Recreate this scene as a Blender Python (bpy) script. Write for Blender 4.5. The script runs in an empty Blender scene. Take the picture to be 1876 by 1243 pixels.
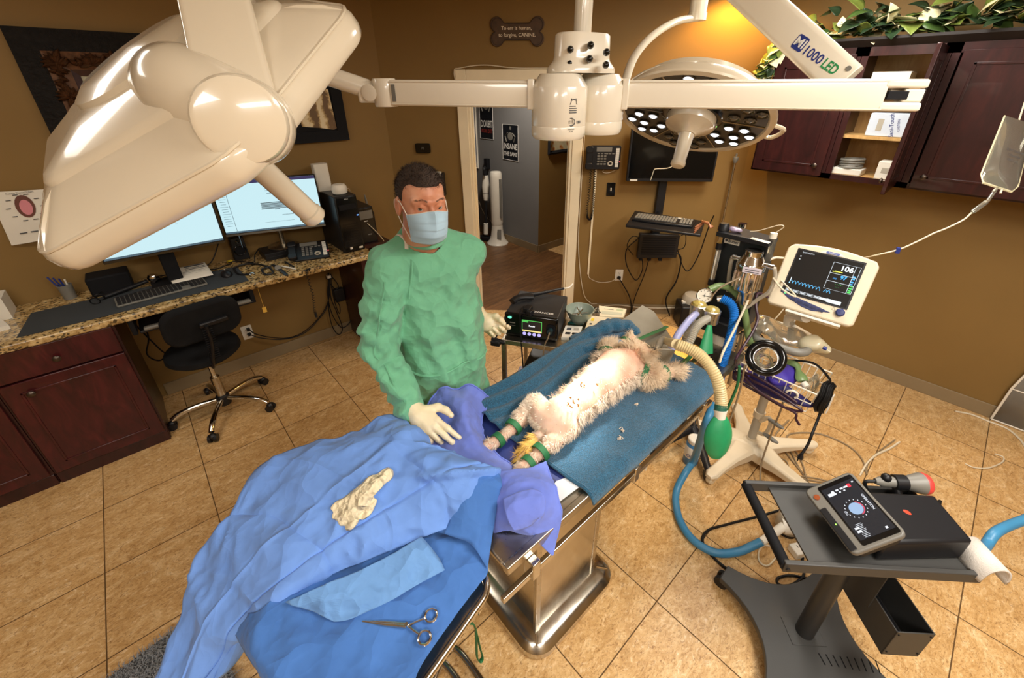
import bpy,bmesh,math,random
import numpy as np
from mathutils import Vector as V,Matrix as MX,Quaternion,noise as NZ
random.seed(7)
SC=bpy.context.scene
COL=SC.collection
PI=math.pi
# ---------------------------------------------------------------- camera
RC=np.array([[0.740643,-0.671896,-0.002082],[-0.306856,-0.335493,-0.890665],[0.597735,0.660304,-0.454655]])
FPX,CX,CY,HC=770.535,956.867,551.224,2.0562
cd=bpy.data.cameras.new('camera')
cd.sensor_width=36.0
cd.lens=FPX/1876*36
cd.shift_x=-(CX-938)/1876
cd.shift_y=(CY-621.5)/1876
cd.clip_start=0.03
cam=bpy.data.objects.new('camera',cd)
COL.objects.link(cam)
_u,_s,_vt=np.linalg.svd(RC)
RC=_u@_vt
cam.matrix_world=MX(((RC[0][0],-RC[1][0],-RC[2][0],0),(RC[0][1],-RC[1][1],-RC[2][1],0),(RC[0][2],-RC[1][2],-RC[2][2],HC),(0,0,0,1)))
SC.camera=cam
# ---------------------------------------------------------------- view, world, lights
SC.view_settings.view_transform='Standard'
SC.view_settings.look='None'
SC.view_settings.exposure=0.7
SC.view_settings.gamma=1.0
SC.view_settings.use_curve_mapping=False
W=bpy.data.worlds.new('world')
SC.world=W
W.use_nodes=True
W.node_tree.nodes['Background'].inputs[0].default_value=(1.0,0.93,0.82,1)
W.node_tree.nodes['Background'].inputs[1].default_value=0.1
def lamp(kind,name,loc,energy,color,size=0.1,target=None,**kw):
    l=bpy.data.lights.new(name,kind)
    l.energy=energy
    l.color=color
    if kind=='AREA':
        l.shape='RECTANGLE'
        l.size=size
        l.size_y=kw.get('size_y',size)
    elif kind=='SPOT':
        l.spot_size=math.radians(kw.get('angle',60))
        l.spot_blend=kw.get('blend',0.5)
        l.shadow_soft_size=size
    else:
        l.shadow_soft_size=size
    o=bpy.data.objects.new(name,l)
    COL.objects.link(o)
    o.location=loc
    if target is not None:
        d=V(target)-V(loc)
        o.rotation_euler=d.to_track_quat('-Z','Y').to_euler()
    return o
CEIL=2.76
WARM=(1.0,0.965,0.90)
TROFFERS=[(1.3,-0.75,36),(2.7,0.75,23),(-0.75,2.35,5),(-1.5,-0.4,22),(-0.2,-1.5,26)]
for _i,(_x,_y,_e)in enumerate(TROFFERS):
    lamp('AREA','ceiling_lamp',(_x,_y,CEIL-0.03),_e,WARM,1.15,(_x,_y,0),size_y=0.55)
lamp('SPOT','corner_downlight_lamp',(3.50,1.56,2.70),36,(1.0,0.52,0.09),0.05,(3.55,1.6,0),angle=140,blend=0.5)
lamp('SPOT','hall_fill_light',(3.1,3.6,2.66),75,(1.0,0.9,0.78),0.1,(3.1,3.6,0),angle=150,blend=0.6)  # unseen light without a fixture, added to brighten the hall floor
# ---------------------------------------------------------------- pixel rays of the calibrated camera, met with known planes of the room
def ray(u,v):
    return V(RC.T@np.array([(u-CX)/FPX,(v-CY)/FPX,1.0]))
def onplane(u,v,n,k):
    d=ray(u,v)
    n=V(n)
    c=V((0,0,HC))
    return c+d*((k-n.dot(c))/n.dot(d))
YL,XR=3.63,3.90
BN=V((-0.698,-0.716,0)).normalized()# the angled wall with the doorway, normal into the room
BC0,BC1=V((1.74,YL,0)),V((XR,1.479,0))
BU=(BC1-BC0).normalized()
BN=V((BU.y,-BU.x,0))
if BN.dot(V((-1,-1,0)))<0:
    BN=-BN
BK=BN.dot(BC0)
BLEN=(BC1-BC0).length
def Z(u,v,z):return onplane(u,v,(0,0,1),z)
def LW(u,v,off=0.0):return onplane(u,v,(0,1,0),YL-off)
def RW(u,v,off=0.0):return onplane(u,v,(1,0,0),XR-off)
def BW(u,v,off=0.0):return onplane(u,v,BN,BK+off)
def YP(u,v,y):return onplane(u,v,(0,1,0),y)
def XP(u,v,x):return onplane(u,v,(1,0,0),x)
def DP(u,v,d):return V((0,0,HC))+ray(u,v)*d
def bw(s,z,off=0.0):return BC0+BU*s+BN*off+V((0,0,z))
# ---------------------------------------------------------------- mesh helpers
def cat(pts,k=6,closed=False):
    P=[V(p)for p in pts]
    n=len(P)
    out=[]
    rng=range(n)if closed else range(n-1)
    for i in rng:
        if closed:
            a,b,c,d=P[(i-1)%n],P[i],P[(i+1)%n],P[(i+2)%n]
        else:
            b,c=P[i],P[i+1]
            a=P[i-1]if i>0 else b*2-c
            d=P[i+2]if i+2<n else c*2-b
        for j in range(k):
            t=j/k
            out.append(0.5*((2*b)+(c-a)*t+(2*a-5*b+4*c-d)*t*t+(3*b-a-3*c+d)*t*t*t))
    if not closed:
        out.append(P[-1].copy())
    return out
def frame(d,up=(0,0,1)):
    d=V(d).normalized()
    up=V(up)
    if abs(d.dot(up))>0.98*up.length:
        up=V((1,0,0))if abs(d.x)<0.9 else V((0,1,0))
    x=up.cross(d).normalized()
    return x,d.cross(x).normalized(),d
def mxf(o,x,y,z):
    x,y,z,o=V(x),V(y),V(z),V(o)
    return MX(((x.x,y.x,z.x,o.x),(x.y,y.y,z.y,o.y),(x.z,y.z,z.z,o.z),(0,0,0,1)))
class M:
    def __init__(s,X=None):
        s.v,s.f,s.m,s.X,s.mi=[],[],[],X,0
    def add(s,vs,fs):
        b=len(s.v)
        s.v+=[(s.X@V(p))if s.X is not None else V(p)for p in vs]
        s.f+=[tuple(b+i for i in f)for f in fs]
        s.m+=[s.mi]*len(fs)
        return s
    def box(s,c,d,rz=0.0):
        c=V(c)
        h=V(d)/2
        cs,sn=math.cos(rz),math.sin(rz)
        vs=[]
        for x,y,z in((-1,-1,-1),(1,-1,-1),(1,1,-1),(-1,1,-1),(-1,-1,1),(1,-1,1),(1,1,1),(-1,1,1)):
            px,py=x*h.x,y*h.y
            vs.append(c+V((px*cs-py*sn,px*sn+py*cs,z*h.z)))
        return s.add(vs,[(0,3,2,1),(4,5,6,7),(0,1,5,4),(1,2,6,5),(2,3,7,6),(3,0,4,7)])
    def bb(s,a,b):
        a,b=V(a),V(b)
        return s.box((a+b)/2,[abs(q)for q in(b-a)])
    def tube(s,pts,r,n=8,closed=False,cap=True,flat=1.0,up=None):
        P=[V(p)for p in pts]
        m=len(P)
        rs=[r]*m if not hasattr(r,'__len__')else r
        T=[]
        for i in range(m):
            if closed:
                t=P[(i+1)%m]-P[i-1]
            else:
                t=P[min(i+1,m-1)]-P[max(i-1,0)]
            T.append(t.normalized()if t.length>1e-9 else V((0,0,1)))
        x,y,_=frame(T[0],up or(0,0,1))
        vs,fs=[],[]
        for i in range(m):
            if up is not None:
                x,y,_=frame(T[i],up)
            else:
                x=(x-T[i]*x.dot(T[i]))
                x=x.normalized()if x.length>1e-9 else frame(T[i])[0]
                y=T[i].cross(x)
            for j in range(n):
                a=2*PI*j/n
                vs.append(P[i]+(x*math.cos(a)+y*math.sin(a)*flat)*rs[i])
        for i in range(m if closed else m-1):
            i2=(i+1)%m
            for j in range(n):
                j2=(j+1)%n
                fs.append((i*n+j,i*n+j2,i2*n+j2,i2*n+j))
        if cap and not closed:
            fs.append(tuple(reversed(range(n))))
            fs.append(tuple((m-1)*n+j for j in range(n)))
        return s.add(vs,fs)
    def cyl(s,a,b,r0,r1=None,n=20,cap=True):
        return s.tube([a,b],[r0,r0 if r1 is None else r1],n,cap=cap)
    def lathe(s,prof,o=(0,0,0),ax=(0,0,1),n=28,sx=1.0,sy=1.0,cap=True):
        x,y,z=frame(ax)
        o=V(o)
        vs,fs=[],[]
        k=len(prof)
        for r,h in prof:
            for j in range(n):
                a=2*PI*j/n
                vs.append(o+x*(r*sx*math.cos(a))+y*(r*sy*math.sin(a))+z*h)
        for i in range(k-1):
            for j in range(n):
                j2=(j+1)%n
                fs.append((i*n+j,i*n+j2,(i+1)*n+j2,(i+1)*n+j))
        if cap and prof[0][0]>1e-6:
            fs.append(tuple(reversed(range(n))))
        if cap and prof[-1][0]>1e-6:
            fs.append(tuple((k-1)*n+j for j in range(n)))
        return s.add(vs,fs)
    def sph(s,c,r,n=14,sc=(1,1,1)):
        k=n//2+1
        prof=[(max(1e-5,math.sin(PI*i/k)),-math.cos(PI*i/k))for i in range(k+1)]
        vs,fs=[],[]
        for a,h in prof:
            for j in range(n):
                t=2*PI*j/n
                vs.append(V(c)+V((a*math.cos(t)*sc[0],a*math.sin(t)*sc[1],h*sc[2]))*r)
        for i in range(k):
            for j in range(n):
                j2=(j+1)%n
                fs.append((i*n+j,i*n+j2,(i+1)*n+j2,(i+1)*n+j))
        return s.add(vs,fs)
    def prism(s,poly,o,ux,uy,d,both=True):
        o,ux,uy,d=V(o),V(ux),V(uy),V(d)
        n=len(poly)
        A=[o+ux*p[0]+uy*p[1]for p in poly]
        vs=A+[p+d for p in A]
        if ux.cross(uy).dot(d)<0:
            fs=[tuple(range(n)),tuple(reversed(range(n,2*n)))]+[(i,n+i,n+(i+1)%n,(i+1)%n)for i in range(n)]
        else:
            fs=[tuple(reversed(range(n))),tuple(range(n,2*n))]+[(i,(i+1)%n,n+(i+1)%n,n+i)for i in range(n)]
        return s.add(vs,fs)
    def grid(s,G,closed_u=False):
        nu,nv=len(G),len(G[0])
        vs=[p for row in G for p in row]
        fs=[]
        for i in range(nu if closed_u else nu-1):
            for j in range(nv-1):
                i2=(i+1)%nu
                fs.append((i*nv+j,i2*nv+j,i2*nv+j+1,i*nv+j+1))
        return s.add(vs,fs)
    def torus(s,c,R,r,ax=(0,0,1),n=24,m=8,a0=0,a1=None,up=(0,0,1)):
        x,y,_=frame(ax,up)
        if a1 is None:
            return s.tube([V(c)+(x*math.cos(2*PI*i/n)+y*math.sin(2*PI*i/n))*R for i in range(n)],r,m,closed=True)
        return s.tube([V(c)+(x*math.cos(a0+(a1-a0)*i/n)+y*math.sin(a0+(a1-a0)*i/n))*R for i in range(n+1)],r,m)
def rrect(w,h,r,k=5,cx=0.0,cy=0.0):
    out=[]
    for sx,sy,a0 in((1,1,0),(-1,1,PI/2),(-1,-1,PI),(1,-1,3*PI/2)):
        for i in range(k+1):
            a=a0+PI/2*i/k
            out.append((cx+sx*(w/2-r)+r*math.cos(a),cy+sy*(h/2-r)+r*math.sin(a)))
    return out
ORG={}
def tag(o,label=None,cat_=None,group=None,kind=None):
    if label:o['label']=label
    if cat_:o['category']=cat_
    if group:o['group']=group
    if kind:o['kind']=kind
    return o
def thing(name,label,cat_,loc,group=None):
    o=bpy.data.objects.new(name,None)
    o.empty_display_size=0.05
    COL.objects.link(o)
    o.location=loc
    ORG[o.name]=V(loc)
    return tag(o,label,cat_,group)
def mesh(name,m,mats,org,bevel=0,sharp=38,smooth=True,solid=0,seg=2,sub=0):
    me=bpy.data.meshes.new(name)
    me.from_pydata([tuple(p-org)for p in m.v],[],m.f)
    mats=mats if isinstance(mats,(list,tuple))else[mats]
    for mt in mats:
        me.materials.append(mt)
    if len(mats)>1:
        me.polygons.foreach_set('material_index',m.m)
    me.update()
    bm=bmesh.new()
    bm.from_mesh(me)
    bmesh.ops.recalc_face_normals(bm,faces=bm.faces)if not getattr(m,'keepn',False)else None
    bm.to_mesh(me)
    bm.free()
    if smooth:
        me.polygons.foreach_set('use_smooth',[True]*len(me.polygons))
        me.set_sharp_from_angle(angle=math.radians(sharp))
    o=bpy.data.objects.new(name,me)
    COL.objects.link(o)
    if solid:
        md=o.modifiers.new('solid','SOLIDIFY')
        md.thickness=abs(solid)
        md.offset=1 if solid>0 else-1
    if bevel:
        md=o.modifiers.new('bevel','BEVEL')
        md.width=bevel
        md.segments=seg
        md.limit_method='ANGLE'
        md.angle_limit=math.radians(35)
        md.harden_normals=False
    if sub:
        md=o.modifiers.new('sub','SUBSURF')
        md.levels=md.render_levels=sub
    return o
def part(name,m,mats,parent,label=None,**kw):
    org=ORG[parent.name]
    kind=kw.pop('kind',None)
    o=mesh(name,m,mats,org,**kw)
    o.parent=parent
    ORG[o.name]=org
    return tag(o,label,kind=kind)
def solo(name,m,mats,label,cat_,group=None,kind=None,**kw):
    lo=V([min(p[i]for p in m.v)for i in range(3)])
    hi=V([max(p[i]for p in m.v)for i in range(3)])
    org=V(((lo.x+hi.x)/2,(lo.y+hi.y)/2,lo.z))
    o=mesh(name,m,mats,org,**kw)
    o.location=org
    ORG[o.name]=org
    return tag(o,label,cat_,group,kind)
def struct(name,m,mats,label=None,cat_=None,**kw):
    o=mesh(name,m,mats,V((0,0,0)),**kw)
    ORG[o.name]=V((0,0,0))
    return tag(o,label,cat_,kind='structure')
def text(m,s,o,ux,uy,h,depth=0.0006,align='CENTER',bold=0.0,width=None):
    """adds the letters of s to m as flat raised shapes; ux along the line, uy up, h = letter height"""
    cu=bpy.data.curves.new('t','FONT')
    cu.body=s
    cu.size=1.0
    cu.align_x=align
    cu.align_y='CENTER'
    cu.extrude=0
    cu.offset=bold
    cu.resolution_u=3
    ob=bpy.data.objects.new('t',cu)
    COL.objects.link(ob)
    dg=bpy.context.evaluated_depsgraph_get()
    me=bpy.data.meshes.new_from_object(ob.evaluated_get(dg))
    vs=[v.co.copy()for v in me.vertices]
    fs=[tuple(p.vertices)for p in me.polygons]
    bpy.data.objects.remove(ob)
    bpy.data.curves.remove(cu)
    bpy.data.meshes.remove(me)
    if not vs:
        return m
    k=h/0.7
    kx=k
    if width:
        w0=max(v.x for v in vs)-min(v.x for v in vs)
        kx=width/w0
    ux,uy,o=V(ux).normalized(),V(uy).normalized(),V(o)
    n=ux.cross(uy)
    m.add([o+ux*(v.x*kx)+uy*(v.y*k)+n*depth for v in vs],fs)
    m.keepn=True
    return m
# ---------------------------------------------------------------- signed-distance bodies and their mesher
class SDF:
    def __init__(s,lo,hi,h):
        s.lo,s.h=np.array(lo,float),h
        s.n=np.ceil((np.array(hi,float)-s.lo)/h).astype(int)+1
        s.D=np.full(s.n,0.5,np.float32)
    def _reg(s,lo,hi,pad):
        a=np.clip(np.floor((np.array(lo)-pad-s.lo)/s.h).astype(int),0,s.n-1)
        b=np.clip(np.ceil((np.array(hi)+pad-s.lo)/s.h).astype(int)+1,1,s.n)
        g=np.meshgrid(*[s.lo[i]+s.h*np.arange(a[i],b[i])for i in range(3)],indexing='ij')
        return tuple(slice(a[i],b[i])for i in range(3)),np.stack(g,-1)
    def _mix(s,sl,d,k,sub=False):
        a=s.D[sl]
        if sub:
            t=np.clip(0.5-0.5*(a+d)/k,0,1)
            s.D[sl]=a*(1-t)-d*t+k*t*(1-t)
        else:
            t=np.clip(0.5+0.5*(a-d)/k,0,1)
            s.D[sl]=a*(1-t)+d*t-k*t*(1-t)
        return s
    def cone(s,a,b,ra,rb,k=0.02,sub=False):
        a,b=np.array(a,float),np.array(b,float)
        pad=max(ra,rb)+k*1.5+s.h*3
        sl,P=s._reg(np.minimum(a,b),np.maximum(a,b),pad)
        ab=b-a
        t=np.clip(((P-a)@ab)/max(1e-12,ab@ab),0,1)
        d=np.linalg.norm(P-a-t[...,None]*ab,axis=-1)-(ra+(rb-ra)*t)
        return s._mix(sl,d,k,sub)
    def chain(s,pts,rs,k=0.02):
        for i in range(len(pts)-1):
            s.cone(pts[i],pts[i+1],rs[i],rs[i+1],k)
        return s
    def ell(s,c,r,k=0.02,R=None,sub=False):
        c,r=np.array(c,float),np.array(r,float)
        sl,P=s._reg(c,c,r.max()+k*1.5+s.h*3)
        q=P-c
        if R is not None:
            q=q@np.array(R)# columns of R are the ellipsoid axes
        k0=np.linalg.norm(q/r,axis=-1)
        k1=np.linalg.norm(q/(r*r),axis=-1)
        d=k0*(k0-1)/np.maximum(k1,1e-9)
        return s._mix(sl,d,k,sub)
    def disp(s,amp,scale,seed=0.0):
        """wrinkle the surface with a few travelling sine sheets"""
        sl=tuple(slice(0,q)for q in s.n)
        g=np.meshgrid(*[s.lo[i]+s.h*np.arange(s.n[i])for i in range(3)],indexing='ij')
        P=np.stack(g,-1)
        w=np.zeros(s.n,np.float32)
        rg=np.random.RandomState(int(seed*100)+3)
        for _ in range(5):
            d=rg.normal(size=3);d/=np.linalg.norm(d)
            e=rg.normal(size=3);e/=np.linalg.norm(e)
            w+=np.sin(P@d*scale*rg.uniform(0.6,1.6)+1.8*np.sin(P@e*scale*0.45+rg.uniform(0,6))+rg.uniform(0,6))
        s.D+=(w*amp/2.2).astype(np.float32)
        return s
    def mesh(s,m=None):
        D,lo,h=s.D,s.lo,s.h
        S=D<0
        c=np.zeros(tuple(s.n-1),np.int8)
        offs=[(i,j,k)for i in(0,1)for j in(0,1)for k in(0,1)]
        for i,j,k in offs:
            c+=S[i:s.n[0]-1+i,j:s.n[1]-1+j,k:s.n[2]-1+k]
        act=(c>0)&(c<8)
        ijk=np.argwhere(act)
        idx=np.full(act.shape,-1,np.int64)
        idx[act]=np.arange(len(ijk))
        acc=np.zeros((len(ijk),3));cnt=np.zeros(len(ijk))
        for o in offs:
            for ax in range(3):
                if o[ax]:
                    continue
                o2=list(o);o2[ax]=1
                pa,pb=ijk+np.array(o),ijk+np.array(o2)
                da,db=D[tuple(pa.T)],D[tuple(pb.T)]
                cr=(da<0)!=(db<0)
                t=np.where(cr,da/np.where(cr,da-db,1),0)
                p=pa+t[:,None]*(pb-pa)
                acc[cr]+=p[cr];cnt[cr]+=1
        vs=lo+h*acc/cnt[:,None]
        fs=[]
        for ax in range(3):
            u,w=(ax+1)%3,(ax+2)%3
            sa=[slice(None)]*3;sb=[slice(None)]*3
            sa[ax]=slice(0,-1);sb[ax]=slice(1,None)
            A,B=S[tuple(sa)],S[tuple(sb)]
            e=np.argwhere(A!=B)
            ok=(e[:,u]>=1)&(e[:,w]>=1)&(e[:,u]<s.n[u]-1)&(e[:,w]<s.n[w]-1)
            e=e[ok]
            flip=A[tuple(e.T)]
            q=[]
            for du,dw in((-1,-1),(0,-1),(0,0),(-1,0)):
                t=e.copy();t[:,u]+=du;t[:,w]+=dw
                q.append(idx[tuple(t.T)])
            q=np.stack(q,1)
            q[~flip]=q[~flip][:,::-1]
            fs.append(q)
        m=m or M()
        b=len(m.v)
        m.v+=[V(p)for p in vs]
        q=np.concatenate(fs)+b
        m.f+=[tuple(int(i)for i in r)for r in q]
        m.m+=[m.mi]*len(q)
        m.keepn=True
        return m
# ---------------------------------------------------------------- materials
def lin(c):
    if isinstance(c,str):
        c=[int(c[i:i+2],16)/255 for i in(0,2,4)]
    return tuple(((x/12.92)if x<=0.04045 else((x+0.055)/1.055)**2.4)for x in c)+(1.0,)
class NT:
    def __init__(s,name):
        s.mat=bpy.data.materials.new(name)
        s.mat.use_nodes=True
        s.t=s.mat.node_tree
        s.b=s.t.nodes['Principled BSDF']
        s.tc=None
    def n(s,typ,**kw):
        nd=s.t.nodes.new(typ)
        for k,v in kw.items():
            if k.startswith('i_'):
                key=k[2:]
                key=int(key)if key.isdigit()else key.replace('_',' ')
                if hasattr(v,'is_output'):
                    s.t.links.new(v,nd.inputs[key])
                else:
                    nd.inputs[key].default_value=v
            else:
                setattr(nd,k,v)
        return nd
    def co(s):
        if s.tc is None:
            s.tc=s.n('ShaderNodeTexCoord')
        return s.tc.outputs['Object']
    def noise(s,scale,detail=4,rough=0.55,dist=0.0,vec=None):
        return s.n('ShaderNodeTexNoise',i_Vector=vec or s.co(),i_Scale=scale,i_Detail=detail,i_Roughness=rough,i_Distortion=dist).outputs['Fac']
    def ramp(s,fac,stops):
        r=s.n('ShaderNodeValToRGB',i_Fac=fac)
        e=r.color_ramp.elements
        while len(e)<len(stops):
            e.new(0.5)
        for q,(p,c)in zip(e,stops):
            q.position=p
            q.color=c if len(c)==4 else lin(c)
        return r.outputs['Color']
    def math(s,op,a,b=None,c=None):
        kw={'i_0':a}
        if b is not None:kw['i_1']=b
        if c is not None:kw['i_2']=c
        return s.n('ShaderNodeMath',operation=op,**kw).outputs[0]
    def mixc(s,f,a,b):
        nd=s.n('ShaderNodeMix',data_type='RGBA')
        for key,v in((0,f),(6,a),(7,b)):
            if hasattr(v,'is_output'):
                s.t.links.new(v,nd.inputs[key])
            else:
                nd.inputs[key].default_value=v
        return nd.outputs[2]
    def set(s,**kw):
        for k,v in kw.items():
            i=s.b.inputs[k.replace('_',' ')]
            if hasattr(v,'is_output'):
                s.t.links.new(v,i)
            else:
                i.default_value=v
        return s
    def bump(s,h,strength=0.2,dist=0.01):
        b=s.n('ShaderNodeBump',i_Height=h,i_Strength=strength,i_Distance=dist)
        s.t.links.new(b.outputs[0],s.b.inputs['Normal'])
        return s
def pm(name,c,rough=0.5,metal=0.0,var=0.06,vs=6.0,bump=0.0,bs=60.0,bd=0.004,coat=0.0,trans=0.0,emit=0.0,alpha=1.0,spec=0.5,sheen=0.0,sss=0.0,rv=0.0):
    k=NT(name)
    c=lin(c)
    f=k.noise(vs,4)
    lo=tuple(x*(1-var)for x in c[:3])+(1,)
    hi=tuple(min(1,x*(1+var))for x in c[:3])+(1,)
    k.set(Base_Color=k.ramp(f,[(0.3,lo),(0.7,hi)]),Roughness=rough,Metallic=metal,Coat_Weight=coat,Transmission_Weight=trans,Alpha=alpha,Specular_IOR_Level=spec,Sheen_Weight=sheen,Subsurface_Weight=sss)
    if rv:
        r=k.n('ShaderNodeMapRange',i_0=k.noise(vs*3,5),i_3=max(0,rough-rv),i_4=rough+rv)
        k.set(Roughness=r.outputs[0])
    if sss:
        k.set(Subsurface_Radius=(0.02,0.008,0.004),Subsurface_Scale=0.5)
    if emit:
        k.set(Emission_Color=c,Emission_Strength=emit)
    if bump:
        k.bump(k.noise(bs,3),bump,bd)
    return k.mat
MT={}
# floor tile: tan marbled stone on a 457 mm grid, thin dark joints
k=NT('floor_tile')
sx=k.n('ShaderNodeSeparateXYZ',i_0=k.co())
T=0.457
def _joint(o,off):
    q=k.math('FRACT',k.math('DIVIDE',k.math('ADD',o,off),T))
    return k.math('MINIMUM',q,k.math('SUBTRACT',1.0,q)),k.math('FLOOR',k.math('DIVIDE',k.math('ADD',o,off),T))
jx,ix=_joint(sx.outputs[0],0.671)
jy,iy=_joint(sx.outputs[1],-3.1288)
j=k.math('LESS_THAN',k.math('MINIMUM',jx,jy),0.0052)
cell=k.n('ShaderNodeCombineXYZ',i_0=k.math('MULTIPLY',ix,7.31),i_1=k.math('MULTIPLY',iy,3.77),i_2=0.0)
vv=k.n('ShaderNodeVectorMath',operation='ADD',i_0=k.co(),i_1=cell.outputs[0])
mp=k.n('ShaderNodeMapping',i_Vector=vv.outputs[0],i_Scale=(1.0,1.7,1.0),i_Rotation=(0,0,0.35))
n1=k.noise(5.5,12,0.72,1.8,mp.outputs[0])
n2=k.noise(19,10,0.75,1.8,mp.outputs[0])
c1=k.ramp(n1,[(0.34,'96703f'),(0.45,'b98f59'),(0.54,'cba571'),(0.64,'e2c79a')])
c2=k.ramp(n2,[(0.33,'6b4724'),(0.43,'bb935c'),(0.56,'ceaa76'),(0.66,'efdcb8')])
tone=k.n('ShaderNodeTexWhiteNoise',noise_dimensions='2D',i_Vector=cell.outputs[0])
cc=k.mixc(0.55,c1,c2)
n3=k.noise(42,6,0.7,2.2,mp.outputs[0])
fl=k.ramp(n3,[(0.37,(1,1,1,1)),(0.46,(0,0,0,1))])
wh=k.ramp(n3,[(0.60,(0,0,0,1)),(0.68,(1,1,1,1))])
cc=k.mixc(k.math('MULTIPLY',fl,0.7),cc,lin('7a5228'))
cc=k.mixc(k.math('MULTIPLY',wh,0.45),cc,lin('ecd9b4'))
hs=k.n('ShaderNodeHueSaturation',i_Color=cc,i_Value=k.math('MULTIPLY_ADD',tone.outputs[0],0.14,0.98),i_Saturation=1.0)
k.set(Base_Color=k.mixc(j,hs.outputs[0],lin('5b4122')),Roughness=k.mixc(j,k.ramp(n2,[(0.3,(0.42,0.42,0.42,1)),(0.7,(0.3,0.3,0.3,1))]),(0.8,0.8,0.8,1)),Specular_IOR_Level=0.35)
k.bump(k.math('SUBTRACT',k.math('MULTIPLY',n2,0.25),j),0.25,0.002)
MT['tile']=k.mat
# hall floor: dark wood planks along X
k=NT('wood_planks')
br=k.n('ShaderNodeTexBrick',i_Vector=k.co(),i_Scale=1.0,i_Mortar_Size=0.0016,i_Brick_Width=1.1,i_Row_Height=0.125)
br.offset=0.37
br.inputs['Color1'].default_value=lin('7a5535')
br.inputs['Color2'].default_value=lin('5d3f26')
br.inputs['Mortar'].default_value=lin('2a1c11')
mp=k.n('ShaderNodeMapping',i_Vector=k.co(),i_Scale=(1.2,14,1))
g=k.noise(3.5,6,0.6,0.8,mp.outputs[0])
k.set(Base_Color=k.mixc(0.45,br.outputs['Color'],k.ramp(g,[(0.35,'3f2918'),(0.65,'94693f')])),Roughness=0.38)
k.bump(br.outputs['Fac'],0.2,-0.002)
MT['wood']=k.mat
# painted walls with a light orange-peel texture
def wallm(name,c):
    k=NT(name)
    f=k.noise(1.3,3)
    b=lin(c)
    k.set(Base_Color=k.ramp(f,[(0.3,tuple(x*0.94 for x in b[:3])+(1,)),(0.7,tuple(x*1.05 for x in b[:3])+(1,))]),Roughness=0.62,Specular_IOR_Level=0.3)
    k.bump(k.noise(160,3),0.12,0.003)
    return k.mat
MT['wall']=wallm('tan_wall_paint','86693a')
MT['wallgrey']=wallm('grey_wall_paint','7c7b7a')
MT['ceil']=wallm('ceiling_paint','d9d2c4')
MT['vinyl']=pm('taupe_vinyl_base','8a7759',0.5)
MT['cream']=pm('cream_trim_paint','efe0c0',0.45,var=0.04)
MT['white']=pm('white_enamel','e9e0cd',0.22,var=0.02,coat=0.5,spec=0.5)
MT['lampw']=pm('lamp_shell_enamel','ddd0b8',0.2,var=0.025,vs=5,coat=0.6)
MT['whitepl']=pm('white_plastic','e6e0d2',0.4,var=0.03)
MT['offpl']=pm('warm_white_plastic','d9cbb0',0.42,var=0.03)
MT['greypl']=pm('light_grey_plastic','b3ab9b',0.45,var=0.05)
MT['midgrey']=pm('mid_grey_plastic','77746c',0.45,var=0.05)
MT['black']=pm('black_plastic','17171a',0.42,var=0.1,spec=0.4)
MT['blackm']=pm('black_matte','101013',0.75,var=0.1,spec=0.25)
MT['blackg']=pm('black_gloss','0a0b0d',0.12,var=0.05)
MT['screen_off']=pm('dark_screen_glass','06090c',0.1,var=0.05,spec=0.3)
MT['cable']=pm('black_cable','101011',0.5,var=0.1,spec=0.3)
MT['wcable']=pm('white_cable','d9cdb4',0.5,var=0.05)
MT['gcable']=pm('grey_cable','8a775c',0.5,var=0.05)
MT['chrome']=pm('chrome','d8d6d2',0.12,1.0,var=0.04,rv=0.06)
MT['brushed']=pm('brushed_steel','bdb5a6',0.3,1.0,var=0.08,vs=20,rv=0.1)
MT['steel']=pm('polished_steel','c4bdb0',0.2,1.0,var=0.08,vs=10,rv=0.1)
MT['cherry']=None
def cherry(name,a,b,c,rough=0.33):
    k=NT(name)
    mp=k.n('ShaderNodeMapping',i_Vector=k.co(),i_Scale=(5,5,1.3))
    g=k.noise(3.0,6,0.6,1.2,mp.outputs[0])
    k.set(Base_Color=k.ramp(g,[(0.3,a),(0.55,b),(0.75,c)]),Roughness=rough,Coat_Weight=0.25,Specular_IOR_Level=0.4)
    return k.mat
MT['cherry']=cherry('cherry_wood','2c0c0e','451417','571e20')
MT['darkcherry']=cherry('dark_cherry_wood','230d0d','331313','411a17',0.36)
MT['maple']=cherry('maple_shelf','b98d54','cda468','dab67c',0.45)
MT['toe']=pm('black_toe_kick','1c1310',0.6)
# granite
k=NT('granite')
v1=k.n('ShaderNodeTexVoronoi',i_Vector=k.co(),i_Scale=85.0)
n1=k.noise(22,6,0.7)
c1=k.ramp(n1,[(0.3,'3a2a18'),(0.42,'9a7a48'),(0.55,'c8aa74'),(0.7,'e0cb9c')])
vr=k.n('ShaderNodeTexWhiteNoise',noise_dimensions='3D',i_Vector=v1.outputs['Position'])
spots=k.math('LESS_THAN',vr.outputs[0],0.2)
k.set(Base_Color=k.mixc(k.math('MULTIPLY',spots,0.85),c1,lin('2a2016')),Roughness=0.15,Coat_Weight=0.3)
MT['granite']=k.mat
MT['fabric_black']=pm('black_fabric','1b1b1c',0.9,bump=0.4,bs=700,spec=0.15,var=0.2,vs=14)
MT['paper']=pm('paper','e8e2d4',0.7,var=0.03)
MT['ink']=pm('printed_ink','4a4c50',0.7)
MT['inkw']=pm('white_print','e4e2dc',0.6)
MT['navy_ink']=pm('navy_print','1d2f7c',0.5)
MT['green_ink']=pm('green_print','1f8a4c',0.5)
MT['yellow']=pm('yellow_plastic','e2c531',0.5)
MT['gold']=pm('carved_bronze','5e3f29',0.42,0.5,var=0.4,vs=40)
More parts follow.
